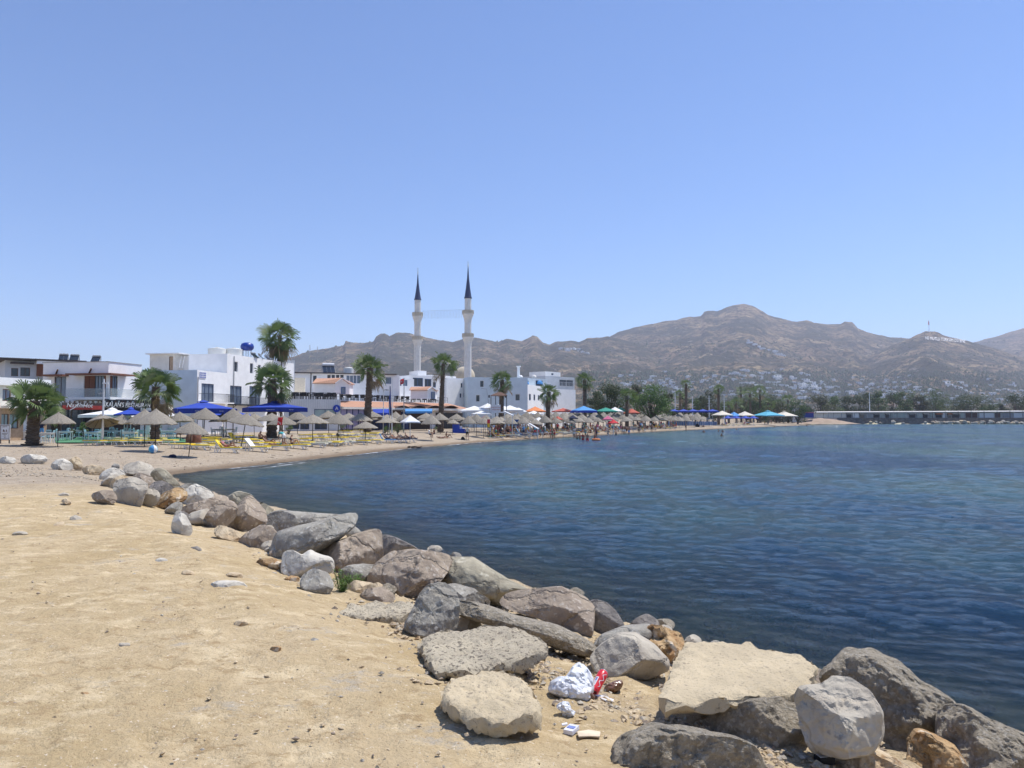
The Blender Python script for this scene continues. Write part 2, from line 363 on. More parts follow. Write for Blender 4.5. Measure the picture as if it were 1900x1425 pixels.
def build_ground():
    nr, na = 560, 520
    X, Y = polar(1.6, 5600, nr, R(100), na)
    Z = land(X, Y); s = shore_s(X, Y); rad = np.hypot(X, Y)
    fade = np.clip(1 - rad / 60, 0, 1)
    Z += fade * np.where(s > 0, 1, .4) * (.035 * fbm(X * .9, Y * .9, 1) + .022 * fbm(X * 4, Y * 4, 2) + .018 * fbm(X * 13, Y * 13, 3, 4) + .007 * fbm(X * 34, Y * 34, 5, 2))
    fr = random.Random(3)
    for (ax_, ay_, hd, n_) in [(-3.2, 3.0, .15, 9), (-1.2, 2.6, -.35, 9), (-5.5, 7.5, .9, 8), (-2.2, 5.6, -.9, 6), (-6.5, 5.5, .5, 9), (-.6, 3.1, .5, 4)]:
        for j in range(n_):
            hx, hy = math.sin(hd), math.cos(hd); sd = .11 * (1 if j % 2 else -1)
            fx, fy = ax_ + hx * j * .62 + hy * sd + fr.uniform(-.03, .03), ay_ + hy * j * .62 - hx * sd
            u = (X - fx) * hx + (Y - fy) * hy; v = (X - fx) * hy - (Y - fy) * hx
            e = (u / .15) ** 2 + (v / (.052 + .012 * np.clip(u / .15, -1, 1))) ** 2
            Z += np.where(e < 4, -.016 * np.exp(-e ** 2 * .8) + .007 * np.exp(-((e - 1.9) / .8) ** 2), 0)
    # beach undulations
    Z += (rad > 25) * (rad < 140) * .05 * fbm(X * .4, Y * .4, 4) * sst(.5, 3, s)
    # rubble band: rough
    rub = sst(5.2, 3.6, s) * (1 - sst(26, 40, Y)) * (s > -9)
    Z += rub * .10 * fbm(X * 2.2, Y * 2.2, 6) * (rad < 60)
    o = np_mesh('ground', X, Y, Z, grid_faces(nr, na), ground_material())
    attr(o, 'beach', sst(11, 24, Y + .2 * (-X - 8)) )
    attr(o, 'wet', sst(1.5, .3, s + .3 * fbm(X * .5, Y * .5, 9)) * sst(30, 38, Y) * sst(-2.5, -.4, s))
    attr(o, 'rubble', np.clip(rub * 1.0 + .0, 0, 1) * np.clip(.45 + 1.5 * fbm(X * 1.1, Y * 1.1, 8), 0, 1))
    attr(o, 'bed', sst(-.4, -1.6, s))
    tag(o, kind='structure')
    # behind the camera
    mb = MB(); mb.box((-300, -504.4, -.2), (1400, 1000, 3.0)); g2 = mb.build('ground_inland', 'concrete'); g2.data.materials[0] = o.data.materials[0]
    tag(g2, kind='structure')
build_ground()
def water_material():
    m = bpy.data.materials.new('sea_water'); m.use_nodes = True
    N, L = m.node_tree.nodes, m.node_tree.links; b = N["Principled BSDF"]; out = [n for n in N if n.type == 'OUTPUT_MATERIAL'][0]
    g = N.new("ShaderNodeNewGeometry")
    def nz(scale, detail=4, rough=.55, st=(1, 1, 1), rz=0):
        mp = N.new("ShaderNodeMapping"); mp.inputs["Scale"].default_value = st; mp.inputs["Rotation"].default_value = (0, 0, rz); L.new(g.outputs["Position"], mp.inputs[0])
        n = N.new("ShaderNodeTexNoise"); n.inputs["Scale"].default_value = scale; n.inputs["Detail"].default_value = detail; n.inputs["Roughness"].default_value = rough
        L.new(mp.outputs[0], n.inputs["Vector"]); return n.outputs[0]
    def rg(v, a, b_, c=0, d=1):
        r = N.new("ShaderNodeMapRange"); r.inputs[1].default_value = a; r.inputs[2].default_value = b_; r.inputs[3].default_value = c; r.inputs[4].default_value = d; L.new(v, r.inputs[0]); return r.outputs[0]
    mx = N.new("ShaderNodeMix"); mx.data_type = 'RGBA'
    L.new(rg(nz(.05, 6, .6, (1, .5, 1)), .42, .57), mx.inputs["Factor"])
    mx.inputs["A"].default_value = (.046, .128, .245, 1); mx.inputs["B"].default_value = (.108, .220, .235, 1)
    L.new(mx.outputs["Result"], b.inputs["Base Color"])
    b.inputs["Roughness"].default_value = .11; b.inputs["IOR"].default_value = 1.333
    hsum = N.new("ShaderNodeMath"); hsum.operation = 'MULTIPLY_ADD'; hsum.inputs[1].default_value = 1.0
    L.new(nz(5.5, 6, .7, (1, 1.2, 1), .3), hsum.inputs[0])
    L.new(nz(1.9, 6, .66, (1, 1.2, 1), .25), hsum.inputs[2])
    bp = N.new("ShaderNodeBump"); bp.inputs["Strength"].default_value = 1.0; bp.inputs["Distance"].default_value = .42
    L.new(hsum.outputs[0], bp.inputs["Height"]); L.new(bp.outputs[0], b.inputs["Normal"])
    tr = N.new("ShaderNodeBsdfTransparent"); tr.inputs[0].default_value = (.84, .92, .90, 1)
    gl = N.new("ShaderNodeBsdfGlossy"); gl.inputs["Roughness"].default_value = .05; L.new(bp.outputs[0], gl.inputs["Normal"])
    fr = N.new("ShaderNodeFresnel"); fr.inputs[0].default_value = 1.333; L.new(bp.outputs[0], fr.inputs["Normal"])
    m1 = N.new("ShaderNodeMixShader"); L.new(fr.outputs[0], m1.inputs[0]); L.new(tr.outputs[0], m1.inputs[1]); L.new(gl.outputs[0], m1.inputs[2])
    m2 = N.new("ShaderNodeMixShader"); a = N.new("ShaderNodeAttribute"); a.attribute_name = 'clear'
    L.new(a.outputs["Fac"], m2.inputs[0]); L.new(b.outputs[0], m2.inputs[1]); L.new(m1.outputs[0], m2.inputs[2])
    # foam of the little breakers on the sand
    fo = N.new("ShaderNodeBsdfDiffuse"); fo.inputs[0].default_value = (.8, .83, .85, 1)
    m3 = N.new("ShaderNodeMixShader"); af = N.new("ShaderNodeAttribute"); af.attribute_name = 'foam'
    ml = N.new("ShaderNodeMath"); ml.operation = 'MULTIPLY'; L.new(af.outputs["Fac"], ml.inputs[0]); L.new(rg(nz(.9, 5, .7), .47, .6), ml.inputs[1])
    L.new(ml.outputs[0], m3.inputs[0]); L.new(m2.outputs[0], m3.inputs[1]); L.new(fo.outputs[0], m3.inputs[2])
    L.new(m3.outputs[0], out.inputs[0])
    return m
def build_sea():
    nr, na = 1250, 800
    rr = np.geomspace(4, 5000, nr); aa = np.linspace(R(-42), R(75), na)
    A, RR = np.meshgrid(aa, rr); X = RR * np.sin(A); Y = RR * np.cos(A)
    s = shore_s(X, Y)
    rng = np.random.RandomState(5)
    Z = np.zeros_like(X); cell = RR * np.log(5000 / 4) / nr * 1.0
    wind = R(235)   # waves travel towards the beach
    for k in range(64):
        lam = 0.20 * (40 ** (k / 63.0)) * rng.uniform(.9, 1.1)
        th = wind + rng.normal(0, .75); kk = 2 * math.pi / lam
        amp = (.0102 * lam if lam < .6 else .0058 * (lam / .6) ** .30) * rng.uniform(.6, 1.2)
        ph = rng.uniform(0, 6.28)
        vis = np.clip((lam / np.maximum(cell, 1e-6) - 2.2) / 2, 0, 1)
        arg = kk * (X * math.cos(th) + Y * math.sin(th)) + ph + .8 * np.sin(.13 * X + .2 * Y + k)
        Z += vis * amp * (np.sin(arg) + .25 * np.cos(2 * arg)) 
    damp = .25 + .75 * sst(0, -5, s)
    Z *= damp * (.75 + .5 * fbm(X * .12, Y * .12, 11, 3))
    keep = ((s < 1.2)[:-1, :-1])
    o = np_mesh('sea', X, Y, Z, grid_faces(nr, na, keep), water_material())
    depth = np.maximum(-land(X, Y), 0); el = np.maximum(H / np.maximum(RR, 1), .02)
    path = depth * 1.3 + 1.2 * depth * np.clip(.12 / el, 0, 4)
    attr(o, 'clear', np.clip(np.exp(-path * .55), 0, 1) * .72)
    fm = np.exp(-((s + .25 + .25 * np.sin(Y * .35 + X * .2)) / .16) ** 2) * sst(34, 44, Y) * (1 - sst(190, 260, Y))
    fm += .6 * np.exp(-((s + 1.6 + .3 * np.sin(Y * .21)) / .14) ** 2) * sst(36, 44, Y) * (1 - sst(56, 66, Y))
    attr(o, 'foam', np.clip(fm, 0, 1) * np.clip(1.2 + 2.4 * fbm(X * .15, Y * .15, 3, 2), 0, 1))
    tag(o, kind='structure')
build_sea()
# --- hills
RIDGES = {
 'west': (2900, 900, [(-200, 700), (200, 690), (400, 682), (500, 670), (545, 661), (570, 653), (600, 648), (637, 641), (640, 633), (655, 636), (675, 637), (692, 634), (697, 624), (705, 618), (713, 618), (722, 624), (735, 618), (760, 619), (780, 625), (800, 627), (815, 631), (840, 635), (860, 629), (880, 627), (905, 631), (925, 634), (940, 629), (968, 634), (980, 627), (988, 622), (997, 624), (1008, 636), (1020, 641), (1035, 634), (1060, 632), (1075, 635), (1090, 628), (1130, 626), (1200, 640), (1300, 665), (1400, 690), (1500, 720)]),
 'main': (3500, 1150, [(900, 720), (1000, 668), (1050, 654), (1100, 640), (1130, 626), (1150, 615), (1190, 605), (1215, 600), (1245, 595), (1280, 588), (1302, 586), (1309, 578), (1318, 577), (1332, 577), (1350, 570), (1370, 565), (1385, 564), (1400, 567), (1418, 577), (1428, 585), (1450, 590), (1480, 597), (1500, 594), (1512, 599), (1540, 602), (1563, 601), (1570, 597), (1584, 597), (1594, 609), (1620, 618), (1650, 625), (1690, 628), (1750, 640), (1850, 670), (2000, 700)]),
 'flag': (2700, 1000, [(1450, 730), (1560, 690), (1620, 658), (1660, 640), (1695, 625), (1720, 615), (1738, 615), (1762, 625), (1800, 634), (1850, 648), (1900, 664), (1960, 682), (2050, 710)]),
 'east': (4300, 1500, [(1650, 700), (1760, 655), (1800, 637), (1830, 630), (1862, 621), (1900, 610), (1960, 598), (2050, 590), (2200, 600), (2500, 640)]),
}
def hill_material():
    m = bpy.data.materials.new('hillside'); m.use_nodes = True
    N, L = m.node_tree.nodes, m.node_tree.links; b = N["Principled BSDF"]
    b.inputs["Roughness"].default_value = 1; b.inputs["Specular IOR Level"].default_value = .05
    g = N.new("ShaderNodeNewGeometry")
    def nz(scale, detail=6, rough=.6, st=(1, 1, 1)):
        mp = N.new("ShaderNodeMapping"); mp.inputs["Scale"].default_value = st; L.new(g.outputs["Position"], mp.inputs[0])
        n = N.new("ShaderNodeTexNoise"); n.inputs["Scale"].default_value = scale; n.inputs["Detail"].default_value = detail; n.inputs["Roughness"].default_value = rough
        L.new(mp.outputs[0], n.inputs["Vector"]); return n.outputs[0]
    def rg(v, a, b_):
        r = N.new("ShaderNodeMapRange"); r.inputs[1].default_value = a; r.inputs[2].default_value = b_; L.new(v, r.inputs[0]); return r.outputs[0]
    def mix(f, a, b_):
        x = N.new("ShaderNodeMix"); x.data_type = 'RGBA'; L.new(f, x.inputs["Factor"])
        for s_, k in ((a, "A"), (b_, "B")):
            if isinstance(s_, tuple): x.inputs[k].default_value = (*s_, 1)
            else: L.new(s_, x.inputs[k])
        return x.outputs["Result"]
    base = mix(rg(nz(.004, 6), .4, .6), (.29, .21, .125), (.24, .17, .105))
    base = mix(rg(nz(.012, 8, .7, (1, 1, 3)), .5, .62), base, (.42, .32, .185))
    base = mix(rg(nz(.006, 10, .72), .43, .55), base, (.062, .065, .042))
    base = mix(rg(nz(.045, 5, .75), .48, .56), base, (.045, .05, .03))
    base = mix(rg(nz(.03, 4, .7, (1, 1, 2)), .63, .70), base, (.30, .27, .24))
    L.new(base, b.inputs["Base Color"])
    bp = N.new("ShaderNodeBump"); bp.inputs["Strength"].default_value = 1; bp.inputs["Distance"].default_value = 30
    L.new(nz(.02, 8, .7), bp.inputs["Height"]); L.new(bp.outputs[0], b.inputs["Normal"])
    return m
HM = hill_material()
def ridge_height(key, px, r):
    """height of a ridge's slope at photo azimuth px, distance Y=r (numpy)"""
    D, r0, prof = RIDGES[key]; p = np.array(prof, float)
    ys = np.interp(px, p[:, 0], p[:, 1])
    zt = H + (775 - ys) / FPX * D * 1.003
    t = np.clip((r - r0) / (D - r0), 0, 1)
    return 2 + (zt - 2) * np.where(t < 1, t ** 1.25 * (1 - .12 * np.sin(math.pi * t)), 1)
def ridge_z(key, px, r, x, y):
    D, r0, prof = RIDGES[key]
    t = np.clip((r - r0) / (D - r0), 0, 1)
    z = ridge_height(key, px, r)
    zt = ridge_height(key, px, np.full_like(r, D))
    sd = len(key) * 7
    gully = 1 - np.abs(fbm(x * .0032, y * .0032, sd, 6, gain=.5)) * 2.2
    z = z + np.sin(np.clip(t, 0, 1) * math.pi) ** .8 * (34 * (gully - .7)) * np.clip(zt / 220, .3, 1.3)
    z = z + 5.5 * fbm(x * .02, y * .02, sd + 1, 5, gain=.6) * np.clip(t * 3, 0, 1)
    back = np.clip((r - D) / 500, 0, 2)
    return z - back * 60
def build_hills():
    for key, (D, r0, prof) in RIDGES.items():
        p = np.array(prof); n = int((p[-1, 0] - p[0, 0]) / 2.2); pxs = np.linspace(p[0, 0], p[-1, 0], n)
        rs = np.concatenate([np.linspace(r0, D, 150), np.linspace(D + 15, D + 900, 25)])
        PXg, RG = np.meshgrid(pxs, rs)
        X = (PXg - 950) / FPX * RG * 1.0; Y = RG
        Z = ridge_z(key, PXg, RG, X, Y)
        edge = np.minimum(sst(p[0, 0], p[0, 0] + 60, PXg), 1 - sst(p[-1, 0] - 60, p[-1, 0], PXg))
        Z = Z * edge - 3 * (1 - edge)
        o = np_mesh('hill', X, Y, Z, grid_faces(len(rs), n), HM); tag(o, kind='structure')
build_hills()
def hill_point(key, px, py):
    """first point on the ridge surface seen at photo pixel"""
    D, r0, prof = RIDGES[key]
    r = np.linspace(r0, D, 700); x = (px - 950) / FPX * r
    z = ridge_z(key, np.full_like(r, px), r, x, r)
    ys = 775 - (z - H) / r * FPX
    m = ys <= py
    if not m.any(): return None
    i = int(np.argmax(m)); return Vector((x[i], r[i], z[i]))
# --- haze
hb = MB(); hb.box((300, 2600, 285), (12400, 8200, 590))
hz = hb.build('haze', 'black'); hm = bpy.data.materials.new('haze_air'); hm.use_nodes = True
N_, L_ = hm.node_tree.nodes, hm.node_tree.links; N_.remove(N_["Principled BSDF"])
pv = N_.new("ShaderNodeVolumePrincipled"); pv.inputs["Density"].default_value = 1.3e-4; pv.inputs["Color"].default_value = (.80, .84, 1.0, 1)
pv.inputs["Anisotropy"].default_value = .25
L_.new(pv.outputs[0], [n for n in N_ if n.type == 'OUTPUT_MATERIAL'][0].inputs["Volume"])
hz.data.materials.clear(); hz.data.materials.append(hm); tag(hz, kind='stuff', label='pale blue haze in the air over the bay')
# ================================================================ ROCKS AND FORESHORE
mk('rock_grey', (.36, .335, .28), (.235, .215, .185), scale=3, rough=.95, bump=.9, bscale=14, c3=(.44, .42, .37), s3=22, t3=.57, bdist=.035, crack=2.3)
mk('rock_brown', (.37, .30, .225), (.25, .20, .155), scale=3, rough=.95, bump=.9, bscale=12, c3=(.44, .38, .31), s3=18, t3=.58, bdist=.03, crack=2.3)
mk('rock_dark', (.27, .245, .22), (.17, .155, .14), scale=4, rough=.95, bump=1, bscale=10, c3=(.30, .27, .23), s3=12, t3=.55, bdist=.04, crack=2.3)
mk('rock_pale', (.50, .45, .36), (.38, .335, .27), scale=3, rough=.95, bump=.8, bscale=14, c3=(.26, .24, .21), s3=9, t3=.64, bdist=.025, crack=2.3)
mk('rock_white', (.64, .60, .51), (.48, .44, .37), scale=3, rough=.95, bump=.9, bscale=11, c3=(.32, .29, .26), s3=8, t3=.63, bdist=.03, crack=2.3)
mk('rock_cream', (.60, .49, .33), (.50, .38, .24), scale=4, rough=.95, bump=1, bscale=12, c3=(.36, .23, .12), s3=9, t3=.62, bdist=.03, crack=2.3)
mk('rock_orange', (.52, .36, .19), (.38, .22, .10), scale=5, rough=.95, bump=1.2, bscale=11, c3=(.66, .56, .42), s3=7, t3=.56, bdist=.04, crack=2.3)
mk('rock_olive', (.40, .36, .265), (.27, .24, .175), scale=3, rough=.95, bump=.8, bscale=14, c3=(.5, .46, .35), s3=7, t3=.6, bdist=.03, crack=2.3)
mk('rock_gravelly', (.49, .42, .315), (.33, .285, .215), scale=15, rough=.98, bump=1.4, bscale=26, c3=(.54, .49, .40), s3=40, t3=.56, bdist=.045)
mk('slab_concrete', (.53, .46, .335), (.44, .38, .28), scale=3, rough=.97, bump=.9, bscale=42, c3=(.20, .17, .13), s3=40, t3=.555, bdist=.03)
mk('slab_sandy', (.58, .48, .32), (.49, .405, .27), scale=2, rough=.97, bump=.7, bscale=32, c3=(.34, .28, .2), s3=48, t3=.60, bdist=.03)
def radial(poly, nphi, rnd=2):
    P = np.array(poly, float); c = (P.min(0) + P.max(0)) / 2 * .4 + P.mean(0) * .6
    out = []
    for k in range(nphi):
        a = 2 * math.pi * k / nphi; dx, dy = math.cos(a), math.sin(a); best = 0
        for i in range(len(P)):
            p, q = P[i] - c, P[(i + 1) % len(P)] - c; e = q - p
            den = dx * e[1] - dy * e[0]
            if abs(den) < 1e-9: continue
            t = (p[0] * e[1] - p[1] * e[0]) / den; u = (p[0] * dy - p[1] * dx) / den
            if t > 0 and -1e-6 <= u <= 1 + 1e-6: best = max(best, t)
        out.append(best)
    r = np.array(out)
    for _ in range(rnd): r = (np.roll(r, 1) + 2 * r + np.roll(r, -1)) / 4
    return c, r
def rock(poly, material, label, name='boulder', T=.42, lean=.45, facets=6, amp=.06, seed=0, cat='rock', Y=None, box=.72, cut=(.66, .9), group='boulders along the waterline', res=None, ridged=0, planes=()):
    P = np.array(poly, float); w = P[:, 0].max() - P[:, 0].min(); hgt = P[:, 1].max() - P[:, 1].min()
    cx = P[:, 0].mean(); by = P[:, 1].max()
    D = Y or ghit(P[np.argmax(P[:, 1])][0] * .5 + cx * .5, min(by, 1424)).y
    if by > 1424 and Y is None: D -= .25
    m = D / FPX; wm = w * m; hm = hgt * m; th = T * min(wm, hm * 1.6 + .15 * wm)
    D0 = D - th * .55
    n1 = res or int(min(120, max(22, w * .55))); n2 = int(n1 * .7)
    c, r = radial(poly, n1, 1); r = r * 1.09
    rs = random.Random(seed * 7 + int(cx)); sv = Vector((rs.uniform(-99, 99), rs.uniform(-99, 99), rs.uniform(-99, 99)))
    ctr = at(c[0], c[1], D0 + th + lean * hm * .5)
    V = []
    for j in range(n2 + 1):
        tt = math.pi * j / n2; s = max(0, math.sin(tt)) ** box; cc = math.cos(tt)
        cc = math.copysign(abs(cc) ** .8, cc)
        for k in range(n1):
            a = 2 * math.pi * k / n1
            px, py = c[0] + math.cos(a) * r[k] * s, c[1] + math.sin(a) * r[k] * s
            h = (by - py) / hgt
            V.append(at(px, py, D0 + th * (1 - cc) + lean * hm * h))
    size = (wm + hm) / 2
    fc = []
    for k in range(facets):
        nrm = Vector((rs.uniform(-1.1, 1.1), rs.uniform(-1.1, -.35), rs.uniform(-.5, 1.3))).normalized()
        fc.append((nrm, rs.uniform(*cut)))
    for nrm, cu in planes: fc.append((Vector(nrm).normalized(), cu))
    eye = Vector((0, 0, H))
    for nrm, cu in fc:      # chisel flat faces: push points back until they lie on the plane
        sup = max((v - ctr).dot(nrm) for v in V) * cu
        for i, v in enumerate(V):
            d = (v - ctr).dot(nrm) - sup
            if d > 0:
                rv = (v - eye).normalized(); k_ = -nrm.dot(rv)
                if k_ > .3: V[i] = v + rv * min(d / k_, th * 2.2)
    sc = 1.6 / max(size, .05)
    W = []
    for v in V:
        p = v * sc + sv
        d = noise.fractal(p, .9, 2.1, 3) * amp + .35 * amp * noise.fractal(p * 4.2, .8, 2.1, 4) * (1.6 if n1 > 50 else 1)
        if ridged: d += ridged * (abs(noise.noise(p * 1.9)) - .25) + ridged * .5 * (abs(noise.noise(p * 4.1)) - .2)
        W.append(v + (v - ctr).normalized() * d * size * .45 - (v - eye).normalized() * d * size * .9)
    mb = MB()
    F = [(j * n1 + k, j * n1 + (k + 1) % n1, (j + 1) * n1 + (k + 1) % n1, (j + 1) * n1 + k) for j in range(n2) for k in range(n1)]
    mb.add(W, F)
    o = mb.build(name, material, smooth=True)
    bm = bmesh.new(); bm.from_mesh(o.data); bmesh.ops.remove_doubles(bm, verts=bm.verts, dist=size * .002); bmesh.ops.recalc_face_normals(bm, faces=bm.faces); bm.to_mesh(o.data); bm.free()
    o.data.polygons.foreach_set('use_smooth', [True] * len(o.data.polygons))
    try: o.data.set_sharp_from_angle(angle=R(26))
    except Exception: pass
    solo(o, (ctr.x, ctr.y, max(0, lz(ctr.x, ctr.y))))
    return tag(o, label, cat, group)
G1 = 'boulders along the waterline'
